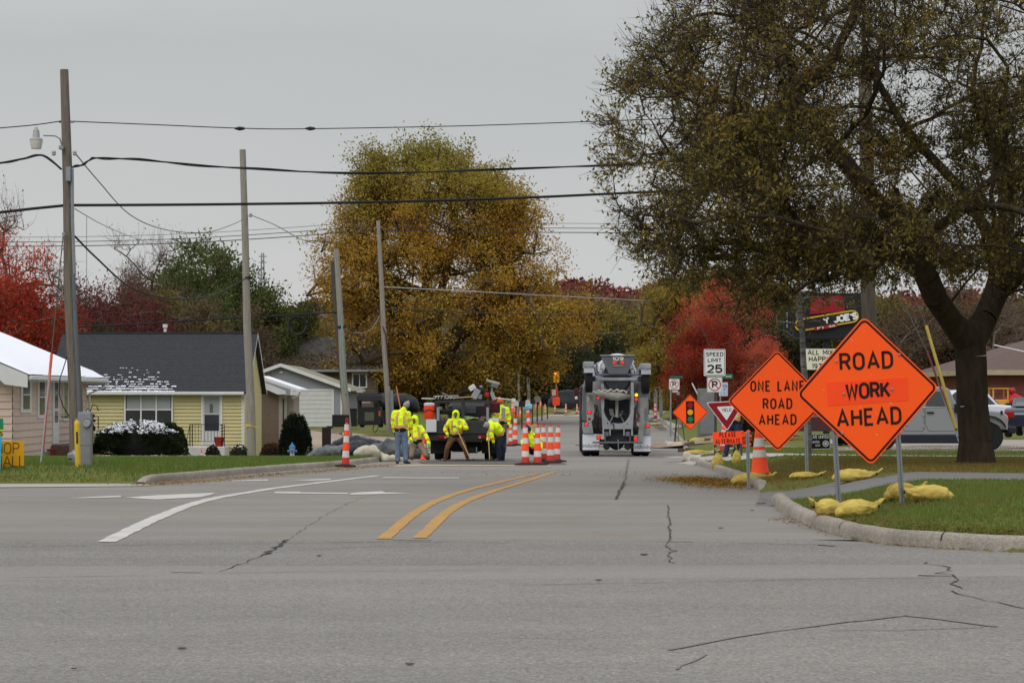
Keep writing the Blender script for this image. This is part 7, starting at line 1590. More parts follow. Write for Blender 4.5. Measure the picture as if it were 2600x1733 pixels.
# hopper with number
q2 = MB(); q2.prism([(ux(482,126),uz(120)),(ux(936,132),uz(126)),(ux(920,190),uz(180)),(ux(830,372),uz(372)),(ux(590,372),uz(372)),(ux(500,190),uz(180))], -.16, -.1); hp_ = q2.build('hopper', mat('hopper_grey', (98,100,106), .7, .14, 4), r); q2 = MB(); q2.bbox(ux(475,124),ux(940,128),-.22,-.1,uz(134),uz(122),.01); q2.build('hopper_lip', tg, hp_)
q2 = MB(); letters(q2, '109', ux(712,170), uz(168), .15, -.165, 1.5, .22, .34); q2.build('lettering', mat('number_cream', (226,222,206), .6), hp_); q2 = MB(); q2.box(ux(632,240),ux(796,240),-.175,-.163,uz(275),uz(204)); lp_ = q2.build('light_plate', mat('plate_rust', (128,96,96), .6), hp_)
for x_, mm_ in ((662,red_on),(717,lens),(771,red_on)): q2 = MB(); q2.lathe([(.0,-.04),(.035,-.035),(.045,0)], (ux(x_,222), -.18, uz(222)), 'y', 14); q2.build('light', mm_, lp_, True)
q2 = MB(); letters(q2, 'READY', ux(714,262), uz(263), .035, -.179, 1.2, .2, .3) if False else q2.box(ux(660,262),ux(770,262),-.18,-.176,uz(267),uz(259)); q2.build('label_strip', tg, lp_)
# dark void and lower bowl of the drum end
q2 = MB(); q2.lathe([(.0,.0),(.45,.0),(.52,.06),(.5,.25)], (ux(700,420), .0, uz(430)), 'y', 28); q2.build('drum_mouth', td, r, True); pan([(520,470),(880,470),(860,600),(540,600)], .1, .3, 'collector', tg2)
q2 = MB(); q2.prism([(ux(400,600),uz(612)),(ux(520,612),uz(600)),(ux(700,612),uz(612)),(ux(866,600),uz(650)),(ux(850,700),uz(672)),(ux(790,700),uz(705)),(ux(700,700),uz(722)),(ux(610,700),uz(716)),(ux(550,680),uz(690)),(ux(470,660),uz(668)),(ux(400,640),uz(640))], -.3, .2); q2.build('chute', cem, r, 'all')
q2 = MB(); rq2 = random.Random(3)
for i in range(34): t_ = i/33; x_ = 380+430*t_; q2.ell((ux(x_,610), -.2-.1*math.sin(t_*3), uz(605+10*math.sin(i)-18*math.sin(t_*3))), (rq2.uniform(.02,.05), .04, rq2.uniform(.015,.045)), 7, 5)
q2.build('cement_crust', mat('crust_pale', (190,186,166), .9, .1), r, 'all')
bar([(385,640),(430,660),(500,660),(545,640)], .05, 'chute_hinge', cem, -.15)
# pedestal frame: outer plate with a U opening
outer = [(482,500),(518,500),(520,700),(512,860)]+[(530,930),(560,975),(600,1010),(660,1022),(740,1022),(790,1000),(835,940),(862,870)]+[(872,700),(876,480),(912,480),(912,800),(888,1180)]+[(868,1176),(862,1108),(800,1104),(782,1180),(764,1180),(762,1108),(600,1104),(595,1176),(578,1176),(572,1108),(520,1108),(506,1180),(484,1180)]+[(478,700)]
# build it as two legs, a curved yoke and feet so faces stay simple
L_in = [(518,500),(522,700),(512,860),(532,930),(562,978),(604,1012),(680,1022)]; L_out = [(482,500),(478,700),(480,860),(484,960),(486,1040),(490,1095),(680,1098)]
R_in = [(876,480),(872,700),(864,870),(838,940),(792,1000),(742,1020),(680,1022)]; R_out = [(912,480),(912,700),(906,870),(898,960),(892,1040),(888,1095),(680,1098)]
q2 = MB()
for a_l, b_l in ((L_in, L_out), (R_in, R_out)):
    vs = []
    for (a, b) in zip(a_l, b_l):
        for (p_, z_) in (a, b): vs += [(ux(p_,z_), -.1, uz(z_)), (ux(p_,z_), .0, uz(z_))]
    q2.addv(vs, [(4*i+x, 4*i+y, 4*i+4+y, 4*i+4+x) for i in range(6) for x, y in ((0,2),(1,3),(0,1),(2,3))]+[(0,1,3,2)])
for x0, x1 in ((488,508),(578,596),(762,780),(866,888)): q2.box(ux(x0,1120),ux(x1,1120),-.09,-.01,uz(1182),uz(1090))
fr_ = q2.build('pedestal', tg, r); q2 = MB()
for x_, z_ in ((553,1018),(815,1025)): q2.lathe([(.0,-.02),(.02,-.02),(.024,0)], (ux(x_,z_), -.1, uz(z_)), 'y', 10)
q2.build('bolt', td, fr_)
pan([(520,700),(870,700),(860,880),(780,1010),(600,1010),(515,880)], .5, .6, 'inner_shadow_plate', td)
bar([(690,720),(685,940)], .06, 'chute_post', cem, .1); bar([(600,735),(680,760),(770,735)], .05, 'chute_pivot', td, .15); bar([(700,860),(800,910)], .03, 'ram', td, .1); bar([(640,920),(600,1000)], .025, 'brace', tg, .3); bar([(735,920),(775,1000)], .025, 'brace', tg, .3); pan([(585,830),(640,830),(650,905),(700,940),(740,880),(770,845),(770,900),(700,950),(600,915)], .3, .38, 'gearbox', cem)
q2 = MB(); q2.tube([(ux(a,b), -.08, uz(b)) for a, b in ((390,770),(410,850),(395,950),(380,1000),(400,1050),(440,1040),(430,960),(440,1080),(460,1150))], .035, 6); q2.tube([(ux(a,b), -.1, uz(b)) for a, b in ((420,780),(440,900),(410,1010),(430,1120))], .03, 6); q2.tube([(ux(a,b), -.14, uz(b)) for a, b in ((595,1010),(635,1030),(640,1120),(645,1185))], .018, 6); q2.build('hoses', blackp, r, 'all')
q2 = MB(); q2.tube([(ux(a,b), -.12, uz(b)) for a, b in ((945,870),(975,920),(930,1000),(900,1060),(950,1120))], .03, 6); q2.build('hoses', td, r, 'all')
bar([(910,1005),(970,960)], .02, 'red_handle', mat('red_hose', (150,40,40)), -.13)
# chassis rear
pan([(500,1108),(870,1108),(850,1250),(520,1250)], .15, .25, 'rear_crossmember', td)
for x_ in (540,820): q2 = MB(); q2.bbox(ux(x_-30,1160),ux(x_+30,1160),-.04,.15,uz(1195),uz(1130),.02); q2.build('tow_bracket', tg2, r); q2 = MB(); q2.lathe([(.0,-.16),(.1,-.16),(.13,-.1),(.13,.1),(.0,.1)], ((x_-680)/k, .5, uz(1330)), 'y', 12); q2.build('air_can', td, r, True)
q2 = MB(); q2.lathe([(.0,-.2),(.22,-.16),(.3,0),(.22,.16),(.0,.2)], (0,1.0,.52), 'y', 18); q2.cyl((-1.0,1.0,.53),(1.0,1.0,.53),.1,n=10); q2.build('rear_axle', td, r, True)
q2 = MB(); q2.bbox((345-680)/k,(1010-680)/k,-.08,-.02,uz(1284),uz(1262),.01); q2.box((510-680)/k,(520-680)/k,-.06,-.04,uz(1265),uz(1190)); q2.box((835-680)/k,(845-680)/k,-.06,-.04,uz(1265),uz(1190)); q2.build('bumper_bar', tg2, r); bar([(690,1230),(692,1370)], .012, 'ground_strap', tg, -.07)
for x_, z_, mm_, s_ in [(a_, b_, c_, d_*.82) for a_, b_, c_, d_ in ((440,688,red_on,.07),(945,648,amb_on,.075),(943,706,red_on,.065),(320,876,red_on,.075),(318,965,lens,.05),(280,1035,red_on,.075),(1087,1054,red_on,.075),(435,1208,red_on,.08),(922,1225,red_on,.08))]:
    q2 = MB(); q2.lathe([(.0,-.05),(s_*.6,-.045),(s_,-.01),(s_,.03)], (ux(x_,z_), -.12, uz(z_)), 'y', 16); l_ = q2.build('tail_light', mm_, r, True); q2 = MB(); q2.bbox(ux(x_,z_)-s_*1.25,ux(x_,z_)+s_*1.25,-.1,-.04,uz(z_)-s_*1.2,uz(z_)+s_*1.2,.01); q2.build('light_box', td, l_)

# ------------------------------------------------------------------ dump truck with crew gear
d = 68.2; k = 529*68/68.2; r = thing('dump_truck', Vector(((1177-1300)/F*d, d, zr(d))), 'dark work truck seen from behind with white side boxes and a loaded bed', 'truck')
vx = lambda x: (x-1322)/k; vz = lambda z: (1100-z)/k
def vb(x0, x1, z0, z1, y0, y1, name, mm, b=.015, parent=None): q2 = MB(); q2.bbox(vx(x0), vx(x1), y0, y1, vz(z1), vz(z0), b); return q2.build(name, mm, parent or r, True)
dk = mat('truck_black', (44,46,50), .6, .25, 4, rgb2=(62,64,66)); boxw = mat('box_white', (204,206,212), .5, .05, 3)
for x0, x1 in ((820,945),(950,1090),(1662,1785),(1790,1915)): wheel(r, ((vx(x0)+vx(x1))/2, 1.3, .42), .42, (x1-x0)/k)
for s_ in (-.95,.95): wheel(r, (s_, 5.2, .42), .42, .25)
vb(875,1740,440,655,0,.06,'tailgate', dk); vb(720,1915,640,768,.02,.4,'rear_sill', mat('sill_dark', (48,48,48), .7, .2, 5)); vb(762,1088,770,990,.5,.54,'mud_flap', mat('flap_black', (36,37,38), .85, .12, 3)); vb(1618,1905,770,985,.5,.54,'mud_flap', mat('flap_black', (36,37,38)))
q2 = MB(); q2.bbox(vx(1100),vx(1620),.6,3,vz(960),vz(800),.05); q2.cyl((vx(1000),1.3,.42),(vx(1700),1.3,.42),.08,n=10); q2.bbox(vx(1400),vx(1560),.1,.3,vz(975),vz(885),.02); q2.build('chassis', mat('chassis', (30,31,33), .8), r); q2 = MB(); q2.box(vx(1528),vx(1545),.05,.08,vz(985),vz(870)); q2.build('hitch_strap', alu, r)
for x0, x1 in ((905,1050),(1560,1712)):
    l_ = vb(x0, x1, 680, 738, -.01, .03, 'tail_light', mat('tail_red', (120,24,20), .35, .15, 12), .01); q2 = MB(); q2.box(vx(x0+(95 if x0 < 1000 else 12)), vx(x0+(130 if x0 < 1000 else 52)), -.016, -.009, vz(728), vz(690)); q2.build('reverse_lens', mat('pale_lens', (206,120,110), .3), l_)
vb(700,873,418,626,-.05,.9,'toolbox', boxw, .012); vb(700,873,627,640,-.06,.9,'box_edge', mat('navy_trim', (28,32,60)), .003)
bx = vb(1742,1910,402,612,-.05,2.6,'toolbox', boxw, .012); vb(1742,1912,613,626,-.06,2.6,'box_edge', mat('navy_trim', (28,32,60)), .003)
q2 = MB()
for i in range(6): q2.box(vx(1911), vx(1913), .3+i*.35, .5+i*.35, vz(560), vz(450))
q2.build('side_louvre', tg2, bx)
vb(875,920,215,440,.0,2.6,'bed_side', mat('side_silver', (142,144,148), .5), .01); vb(1700,1742,215,440,.0,2.6,'bed_side', mat('side_silver', (142,144,148)), .01); vb(1948,2005,220,400,.3,2.6,'side_cabinet', mat('side_silver', (142,144,148)), .01)
vb(860,1740,430,470,.1,3,'bed_floor', dk)
vb(1000,1760,150,430,3.6,5.4,'cab', mat('cab_black', (34,36,38), .4, .2, 2), .1); vb(1080,1500,220,330,3.55,3.6,'rear_window', glassd, .01)
q2 = MB()
for x_ in (865,1300,1745): q2.box(vx(x_)-.03,vx(x_)+.03,.1,.16,vz(440),vz(115)); q2.box(vx(x_)-.03,vx(x_)+.03,2.9,2.96,vz(440),vz(115))
q2.box(vx(850),vx(1770),.08,.18,vz(140),vz(100)); q2.box(vx(850),vx(1770),2.88,2.98,vz(140),vz(100))
for x_ in (860,1755): q2.box(vx(x_)-.03,vx(x_)+.03,.18,2.88,vz(135),vz(105))
q2.build('ladder_rack', dk, r)
vb(920,1260,245,330,.3,.6,'dark_gear', mat('gear_dark', (40,38,36), .8, .3, 6), .04)
q2 = MB(); rq3 = random.Random(12)
for i in range(46): q2.ell((vx(rq3.uniform(930,1720)), rq3.uniform(.2,.8), vz(rq3.uniform(400,440))), (rq3.uniform(.04,.14), .1, rq3.uniform(.03,.09)), 8, 5)
q2.build('rubble_load', mat('load_brown', (88,76,62), .95, .3, 8, rgb2=(120,100,84)), r, 'all')
q2 = MB()
for k_ in range(5): q2.tube([(vx(1290+i*40), .12+.03*k_, vz(405-k_*5+18*math.sin(i*.9+k_*.7))) for i in range(8)], .02, 6)
q2.build('green_hose', mat('hose_green', (128,150,96), .6), r, 'all')
# gear riding on the truck: each its own thing, standing on the truck
def gear(name, label, cat, px, py, dd=69): return thing(name, P(px, py, dd), label, cat)
g_ = gear('drink_cooler', 'orange drink cooler with a white lid on the left side box of the truck', 'cooler', 1090, 1063, 68.3); q2 = MB(); q2.lathe([(.145,0),(.165,.05),(.17,.4),(.165,.42)], n=20); q2.build('body', mat('cooler_orange', (236,66,30), .5, .05), g_, True); q2 = MB(); q2.lathe([(.17,.42),(.175,.44),(.17,.49),(.12,.51),(.0,.515)], n=20); q2.build('lid', boxw, g_, True); q2 = MB(); q2.tube([(math.sin(a)*.18, -math.cos(a)*.18, .3-.08*abs(math.sin(a*1.0))) for a in [R(-80+20*i) for i in range(9)]], .012, 6); q2.build('handle', blackp, g_, True)
r_pipe = mat('pipe_pale', (196,192,176), .6)
for (a_, b_, lb) in (((1071,1011,68.3),(1102,1012,68.5),'short pale pipe sticking out left from the truck rack'), ((1256,1010,69),(1302,1015,68.4),'pale pipe sticking out right from the truck rack')): q2 = MB(); q2.cyl(P(*a_), P(*b_), .022, n=8); tag(q2.build('pipe', r_pipe), lb, 'pipe')
g_ = gear('paddle_box', 'white square box end at the tip of the right hand pipe', 'sign box', 1304, 1016, 68.3); q2 = MB(); q2.bbox(-.06,.06,-.05,.05,-.06,.06,.01); q2.build('box', white, g_)
q2 = MB(); 
for i in range(7): x_ = 1104+i*8; q2.cyl(P(x_,1013,68.6), P(x_+4,1005+rq3.uniform(-3,2),68.6), .02, n=6)
q2.cyl(P(1100,1006,68.6), P(1165,1004,68.8), .02, n=6); q2.cyl(P(1122,997,68.6), P(1150,1010,68.8), .018, n=6); q2.cyl(P(1130,1011,68.7), P(1200,1007,68.9), .02, n=6); q2.blob('ladder', mat('ladder_alu', (168,168,164), .5, .1), None, .014, 0); tag(C.objects[-1] if False else bpy.data.objects['ladder'], 'tangle of pale ladders and rails lying on the truck rack', 'ladder')
for lb, cat, parts in (
  ('white headed concrete saw standing tilted on the truck rack', 'saw', [('head', (1199,984), (.11,.06,.085), -.6, white), ('body', (1208,1000), (.1,.08,.17), .5, tg), ('blade_guard', (1214,1006), (.13,.05,.08), .2, alu)]),
  ('grey flat plate machine on the truck rack, tilted up at the right', 'plate compactor', [('plate', (1252,970), (.22,.1,.045), .25, mat('plate_pale', (158,156,140))), ('motor', (1256,979), (.12,.1,.07), .3, tg2), ('arm', (1249,992), (.03,.03,.14), .1, alu)]),
  ('red motor tool lying among the gear on the rack', 'motor tool', [('motor', (1236,1001), (.07,.06,.07), .4, mat('tool_red', (180,30,44), .5)), ('handle', (1230,990), (.02,.02,.14), -.7, td), ('guard', (1252,1006), (.06,.05,.14), -.35, tg)]),
  ('small dark engine between the saw and the plate on the rack', 'engine', [('block', (1222,988), (.06,.06,.06), 0, td), ('tank', (1222,981), (.05,.05,.03), 0, tg)]),
  ('dark red generator in the right rear corner of the truck bed', 'generator', [('frame', (1250,1035), (.25,.2,.16), 0, mat('gen_dark', (70,24,30), .5, .2)), ('tank', (1252,1024), (.22,.16,.06), .05, mat('gen_red', (130,22,36), .4))])):
    o0 = parts[0][1]; g_ = gear('machine', lb, cat, o0[0], o0[1], 69.2)
    for nm, (px, py), sz, tl, mm_ in parts: q2 = MB(); c_ = P(px, py, 69.2)-g_.location; q2.bbox(-sz[0], sz[0], -sz[1], sz[1], -sz[2], sz[2], .02, Matrix.Translation(c_) @ Matrix.Rotation(tl, 4, 'Y')); q2.build(nm, mm_, g_, True)
q2 = MB(); q2.cyl(P(1006,980,71), P(1018,1042,70.5), .018, n=8); tag(q2.build('long_handle', mat('handle_orange', (190,110,60), .6)), 'long orange wooden handle rising behind the worker in jeans', 'tool handle')

# ------------------------------------------------------------------ silver off-roader and parked cars
d = 63; k = F/d; c0 = 2377; g = GP(2420, 62.2); r = thing('parked_car', Vector(((c0-1300)/F*d, d, P(0,1145,d).z)), 'silver boxy off-road car parked behind the big tree trunk', 'car'); X = lambda px: (px-c0)/k; Z = lambda py: CZ+(YH-py)/k-r.location.z
silver = mat('silver_paint', (150,152,156), .35, .03, 1, metal=.3, spec=.6, coat=.4); fend = mat('fender_black', (34,38,48), .6)
q2 = MB(); q2.prism([(X(2205),Z(1105)),(X(2205),Z(1035)),(X(2215),Z(1030)),(X(2432),Z(1032)),(X(2450),Z(1036)),(X(2545),Z(1044)),(X(2560),Z(1056)),(X(2560),Z(1092)),(X(2510),Z(1068)),(X(2488),Z(1072)),(X(2474),Z(1104))], 0, 1.72)
bd = q2.build('body', silver, r)
md = bd.modifiers.new('b', 'BEVEL'); md.width = .035; md.segments = 2
q2 = MB(); q2.prism([(X(2213),Z(1032)),(X(2219),Z(990)),(X(2225),Z(983)),(X(2398),Z(981)),(X(2412),Z(987)),(X(2434),Z(1033))], .08, 1.64); cbn = q2.build('cabin', silver, r); md = cbn.modifiers.new('b', 'BEVEL'); md.width = .04; md.segments = 2
for a, b_, c_, e_ in ((2352,2412,2358,2398),(2295,2343,2297,2343),(2228,2285,2230,2285)): q2 = MB(); q2.prism([(X(a),Z(1031)),(X(b_),Z(1031)),(X(e_),Z(993)),(X(c_),Z(993))], .06, .075); q2.build('window', mat('car_glass', (56,64,66), .08, .1, 1, spec=.8), r)
for xa, xb in ((2349,2446),(2287,2346)):
    q2 = MB(); border(q2, roundpoly([(X(xa),Z(1034)),(X(xb),Z(1034)),(X(xb),Z(1094)),(X(xa)+.1,Z(1094)),(X(xa),Z(1075))], .06, 4), .012, -.004); dr_ = q2.build('door_seam', mat('seam', (60,62,66)), r); q2 = MB(); q2.bbox(X(xa+4),X(xa+22),-.05,-.005,Z(1049),Z(1045),.008); q2.build('door_handle', blackp, dr_, True); q2 = MB(); q2.bbox(X(xa-8),X(xa-1),-.02,.0,Z(1085),Z(1079),.005); q2.bbox(X(xa-8),X(xa-1),-.02,.0,Z(1056),Z(1050),.005); q2.build('hinge', silver, dr_)
q2 = MB(); q2.bbox(X(2210),X(2470),-.03,.3,Z(1125),Z(1103),.03); q2.bbox(X(2200),X(2475),.1,1.6,Z(1122),Z(1100),.03); q2.build('rocker', fend, r, True)
for xc_ in (2240, 2512):
    w_ = MB(); cc = (X(xc_), .12, Z(1108)); rad = 36/k; w_.lathe([(rad*.6,-.13),(rad*.9,-.14),(rad,-.1),(rad,.1),(rad*.9,.13),(rad*.6,.13)], cc, 'y', 30); w2 = w_.build('wheel', rubber, r, True); w_ = MB(); w_.lathe([(.0,-.06),(rad*.2,-.07),(rad*.22,-.04),(rad*.5,-.08),(rad*.58,-.1),(rad*.6,-.05),(rad*.6,.1),(.0,.1)], cc, 'y', 20)
    for a in range(5): an = a*2*math.pi/5; w_.box(-.03,.03,-.1,-.03,.04,rad*.55, Matrix.Translation(Vector(cc)) @ Matrix.Rotation(an, 4, 'Y'))
    w_.build('rim', mat('rim_black', (26,26,28), .4), w2, True)
    w_ = MB(); c3 = (cc[0], cc[1]+1.48, cc[2]); w_.lathe([(.0,-.1),(rad,-.1),(rad,.1),(.0,.1)], c3, 'y', 24); w_.build('wheel', rubber, r, True)
    q2 = MB(); ro_ = rad+.1; pts = [(X(xc_)-math.cos(R(a))*ro_, -.1, Z(1104)+math.sin(R(a))*ro_) for a in range(20, 170, 15)]; vs = []
    for p_ in pts: vs += [(p_[0], -.12, p_[2]), (p_[0], .15, p_[2]), (p_[0], .15, p_[2]+.07), (p_[0], -.12, p_[2]+.05)]
    q2.addv(vs, [(4*i+a, 4*i+(a+1) % 4, 4*i+4+(a+1) % 4, 4*i+4+a) for i in range(len(pts)-1) for a in range(4)]+[(0,1,2,3),(4*len(pts)-4,4*len(pts)-3,4*len(pts)-2,4*len(pts)-1)]); q2.build('fender', fend, r)
q2 = MB(); q2.bbox(X(2560),X(2582),.05,1.65,Z(1100),Z(1082),.04); q2.build('bumper', fend, r, True); q2 = MB(); q2.bbox(X(2553),X(2558),-.13,-.09,Z(1067),Z(1062),.005); q2.build('side_marker', amb_on if False else mat('amber_lens', (220,90,30), .3), r); q2 = MB(); q2.bbox(X(2540),X(2546),-.02,.0,Z(1052),Z(1042),.005); q2.build('hood_latch', blackp, r); q2 = MB(); q2.bbox(X(2422),X(2436),-.2,-.02,Z(1048),Z(1024),.02); q2.build('mirror', blackp, r, True)
def sedan(name, loc, label, L_, col, rz, hgt=1.45, tail=True):
    r = thing(name, loc, label, 'car', rz=rz); p_ = mat(label[:14], col, .3, .03, 1, metal=.2, spec=.6, coat=.5); h = hgt; a = L_/2; q2 = MB()
    q2.prism([(-a,.35),(-a,.75),(-a*.93,.9),(-a*.62,.95),(a*.5,.93),(a*.9,.78),(a,.6),(a,.35)], -.85, .85); b1 = q2.build('body', p_, r); m_ = b1.modifiers.new('b', 'BEVEL'); m_.width = .08; m_.segments = 3
    q2 = MB(); q2.prism([(-a*.68,.93),(-a*.42,h),(a*.12,h),(a*.42,.93)], -.72, .72); b2 = q2.build('cabin', p_, r); m_ = b2.modifiers.new('b', 'BEVEL'); m_.width = .1; m_.segments = 3
    q2 = MB(); 
    for s_ in (-1, 1): q2.addv([(-a*.6, s_*.73, .96), (a*.34, s_*.73, .96), (a*.1, s_*.73, h-.08), (-a*.4, s_*.73, h-.08)], [(0,1,2,3)])
    q2.addv([(-a*.69,-.6,.98),(-a*.69,.6,.98),(-a*.44,.55,h-.06),(-a*.44,-.55,h-.06)], [(0,1,2,3)]); q2.build('window', mat('car_glass', (56,64,66)), r)
    for xx_ in (-a*.62, a*.62):
        for s_ in (-.8,.8): w_ = MB(); w_.lathe([(.0,-.1),(.2,-.1),(.3,-.1),(.33,-.06),(.33,.06),(.3,.1),(.0,.1)], (xx_, s_, .33), 'y', 20); w2 = w_.build('wheel', rubber, r, True); w_ = MB(); w_.lathe([(.0,-.11),(.19,-.105),(.2,-.1)], (xx_, s_, .33), 'y', 14); w_.build('rim', alu, w2)
    q2 = MB()
    for s_ in (-.66,.66): q2.bbox(-a-.02,-a+.05,s_-.14,s_+.14,.62,.82,.02)
    q2.build('tail_light', lens, r); q2 = MB(); q2.box(-a-.03,-a-.0,-.16,.16,.48,.62); q2.build('number_plate', mat('plate_white', (206,216,200), .5), r); return r
sedan('parked_car', P(2640,1108,69), 'dark navy saloon car cut by the right edge of the picture', 4.6, (28,34,54), R(70), 1.25)
sedan('parked_car', P(2428,1090,82), 'white car half hidden behind the big tree trunk', 4.3, (214,218,226), R(183), 1.5)
sedan('parked_car', P(2085,1118,78), 'dark maroon car glimpsed between the two big orange signs', 4.4, (70,26,34), R(170), 1.4)
d = 98; g_ = thing('forklift', P(2537,1042,d), 'yellow framed machine standing by the brick wall', 'forklift'); ym = mat('machine_yellow', (206,150,60), .6); q2 = MB(); q2.bbox(-.35,.4,-.3,.6,.1,.5,.04); q2.build('body', ym, g_); q2 = MB(); 
for x_ in (-.33,.33): q2.box(x_-.03,x_+.03,-.3,-.24,.45,.98); q2.box(x_-.03,x_+.03,.5,.56,.45,.98)
q2.box(-.38,.38,-.35,.6,.98,1.03); q2.build('canopy', ym, g_)
g_ = thing('red_machine', P(2573,1040,d), 'red hooded machine beside the yellow one by the brick wall', 'machine'); rm = mat('machine_red', (170,26,30), .4, .08, 3); q2 = MB(); q2.loft([(-.25,0,.3),(0,0,.45),(.3,0,.3)], [(.3,.25),(.35,.35),(.2,.3)], (0,1,0), 14); q2.build('hood', rm, g_, 'all'); q2 = MB(); q2.ell((-.05,0,.85), (.16,.16,.16)); q2.build('top', rm, g_, 'all')
for s_ in (-.3,.3): q2 = MB(); q2.lathe([(.0,-.08),(.2,-.08),(.2,.08),(.0,.08)], (s_,-.3,.12), 'y', 14); q2.build('wheel', rubber, g_)

# ------------------------------------------------------------------ dark equipment before the garage
d = 116; k = F/d; g = P(941,1084,d); r = thing('tow_behind_machine', g, 'black roofed machine parked in front of the grey garage', 'machine'); X = lambda px: (px-941)/k; Z = lambda py: (1084-py)/k
q2 = MB(); q2.bbox(X(908),X(966),0,1.6,.12,Z(1033),.05); q2.build('body', blackp, r); q2 = MB(); q2.bbox(X(906),X(968),-.15,1.7,Z(1018),Z(1002),.04); q2.bbox(X(909),X(966),-.1,1.6,Z(1003),Z(998),.02); q2.build('roof', mat('roof_dark', (44,44,48), .6), r)
for x_ in (911,962):
    for y_ in (0,1.4): q2 = MB(); q2.box(X(x_)-.05,X(x_)+.05,y_,y_+.1,Z(1034),Z(1017)); q2.build('post', blackp, r)
q2 = MB(); q2.bbox(X(926),X(950),-.03,.01,Z(1068),Z(1046),.01); q2.build('screen_panel', mat('olive_panel', (78,84,70), .7), r); q2 = MB(); q2.box(X(919),X(940),-.04,.0,Z(1022),Z(1019)); q2.build('light_bar', white, r); q2 = MB(); q2.bbox(X(961),X(966),-.05,0,Z(1056),Z(1042),.01); q2.build('amber_marker', mat('rust_orange', (160,80,50)), r)
for s_ in (-.5,.5): q2 = MB(); q2.lathe([(.0,-.12),(.27,-.12),(.3,0),(.27,.12),(.0,.12)], (s_,.8,.27), 'x', 18); q2.build('wheel', rubber, r, True)
q2 = MB(); q2.tube([(X(950),-.2,Z(1080)),(X(948),-.5,Z(1090)),(X(953),-.5,Z(1098)),(X(960),-.4,Z(1090)),(X(962),-.2,Z(1078))], .025, 6); q2.build('hanging_hose', blackp, r, 'all')
g = P(1015,1080,122); r = thing('covered_trailer', g, 'low trailer under a rounded black tarpaulin beside the black roofed machine', 'trailer'); k = F/122; q2 = MB(); q2.loft([(-48/k,.8,60/k),(-20/k,.8,58/k),(10/k,.8,58/k),(30/k,.8,52/k),(40/k,.8,42/k)], [(.8,.5),(.9,.55),(.9,.55),(.9,.5),(.8,.25)], (0,1,0), 20); q2.blob('tarpaulin', blackp, r, .06, 3, .05, 2)
q2 = MB(); q2.bbox(-50/k,30/k,.1,1.6,.35,40/k,.05); q2.build('bed', mat('trailer_black', (24,26,26), .8), r)
for x_ in (-30,10): q2 = MB(); q2.lathe([(.0,-.12),(.3,-.12),(.33,0),(.3,.12),(.0,.12)], (x_/k,.0,.33), 'y', 18); q2.build('wheel', rubber, r, True)
g = P(892,1082,126); r = thing('bin', g, 'narrow black bin against the garage wall', 'bin'); q2 = MB(); q2.bbox(-.25,.3,0,.5,0,.98,.03); q2.build('body', blackp, r); q2 = MB(); q2.bbox(-.28,.33,-.03,.53,.98,1.05,.02); q2.build('lid', blackp, r)

# ------------------------------------------------------------------ mailboxes, signal and the far works
mbk = mat('mailbox_black', (30,32,36), .5); mbw = mat('mailbox_white', (190,190,186), .5)
def mailbox(px, py, d, s, label, col, lid=None):
    g = P(px, py, d); k = F/d; base = GP(px, d).z; r = thing('mailbox', Vector((g.x, d, base)), label, 'mailbox', 'roadside mailboxes'); z = g.z-base; q2 = MB(); q2.box(-.05,.05,-.05,.05,-.2,z-.15*s); q2.build('post', mat('post_brown', (70,56,46), .9), r)
    q2 = MB(); q2.prism([(-.2*s,z-.18*s),(.2*s,z-.18*s),(.2*s,z+.02*s)]+[(.2*s*math.cos(R(a)), z+.02*s+.2*s*math.sin(R(a))) for a in range(20, 180, 20)]+[(-.2*s,z+.02*s)], -.3*s, .3*s); b1 = q2.build('box', col, r)
    q2 = MB(); q2.box(.2*s,.23*s,-.1,-.05,z,z+.25*s); q2.build('flag', lens, b1)
for a in ((1310,1024,142,.9,'white fronted mailbox nearest the dump truck',mbw),(1325,1025,145,1.1,'wide black mailbox second in the row',mbk),(1340,1021,148,.85,'white mailbox with papers third in the row',mbw),(1352,1019,152,.9,'dark mailbox in the middle of the row',mbk),(1364,1013,165,1.25,'light grey mailbox tilted to the right in the row',mbw),(1376,1006,180,1.3,'black mailbox near the far end of the row',mbk),(1390,1005,190,1.3,'black mailbox at the far end of the row',mbk)): mailbox(*a)
for px, py, d, lb, c_ in ((1334,1034,146,'light blue newspaper tube under the white mailbox',(140,190,206)),(1345,1032,147,'second light blue tube under the mailboxes',(140,190,206))): q2 = MB(); q2.bbox(-.18,.18,-.2,.2,-.18,.18,.06); o = q2.build('newspaper_tube', mat('tube_blue', c_, .5), None, True); o.location = P(px, py, d); tag(o, lb, 'newspaper tube')
d = 212; k = F/d; base = zr(d)+.3; g = P(1412,1030,d); r = thing('portable_signal', g, 'portable traffic signal with a yellow housing on an orange trailer, amber lamp lit', 'traffic signal'); Z = lambda py: (1030-py)/k; X = lambda px: (px-1412)/k
q2 = MB(); q2.bbox(X(1403),X(1421),-.5,.8,Z(1029),Z(1008),.06); q2.build('trailer', mat('trailer_orange', (222,76,34), .6), r); q2 = MB(); q2.bbox(X(1401),X(1411),-.5,.3,Z(1004),Z(988),.03); q2.build('cabinet', mat('cabinet_pale', (180,160,150), .6), r); q2 = MB(); q2.bbox(X(1411),X(1417),-.3,.2,Z(1010),Z(987),.03); q2.build('mast_box', mat('mast_red', (190,50,34), .6), r)
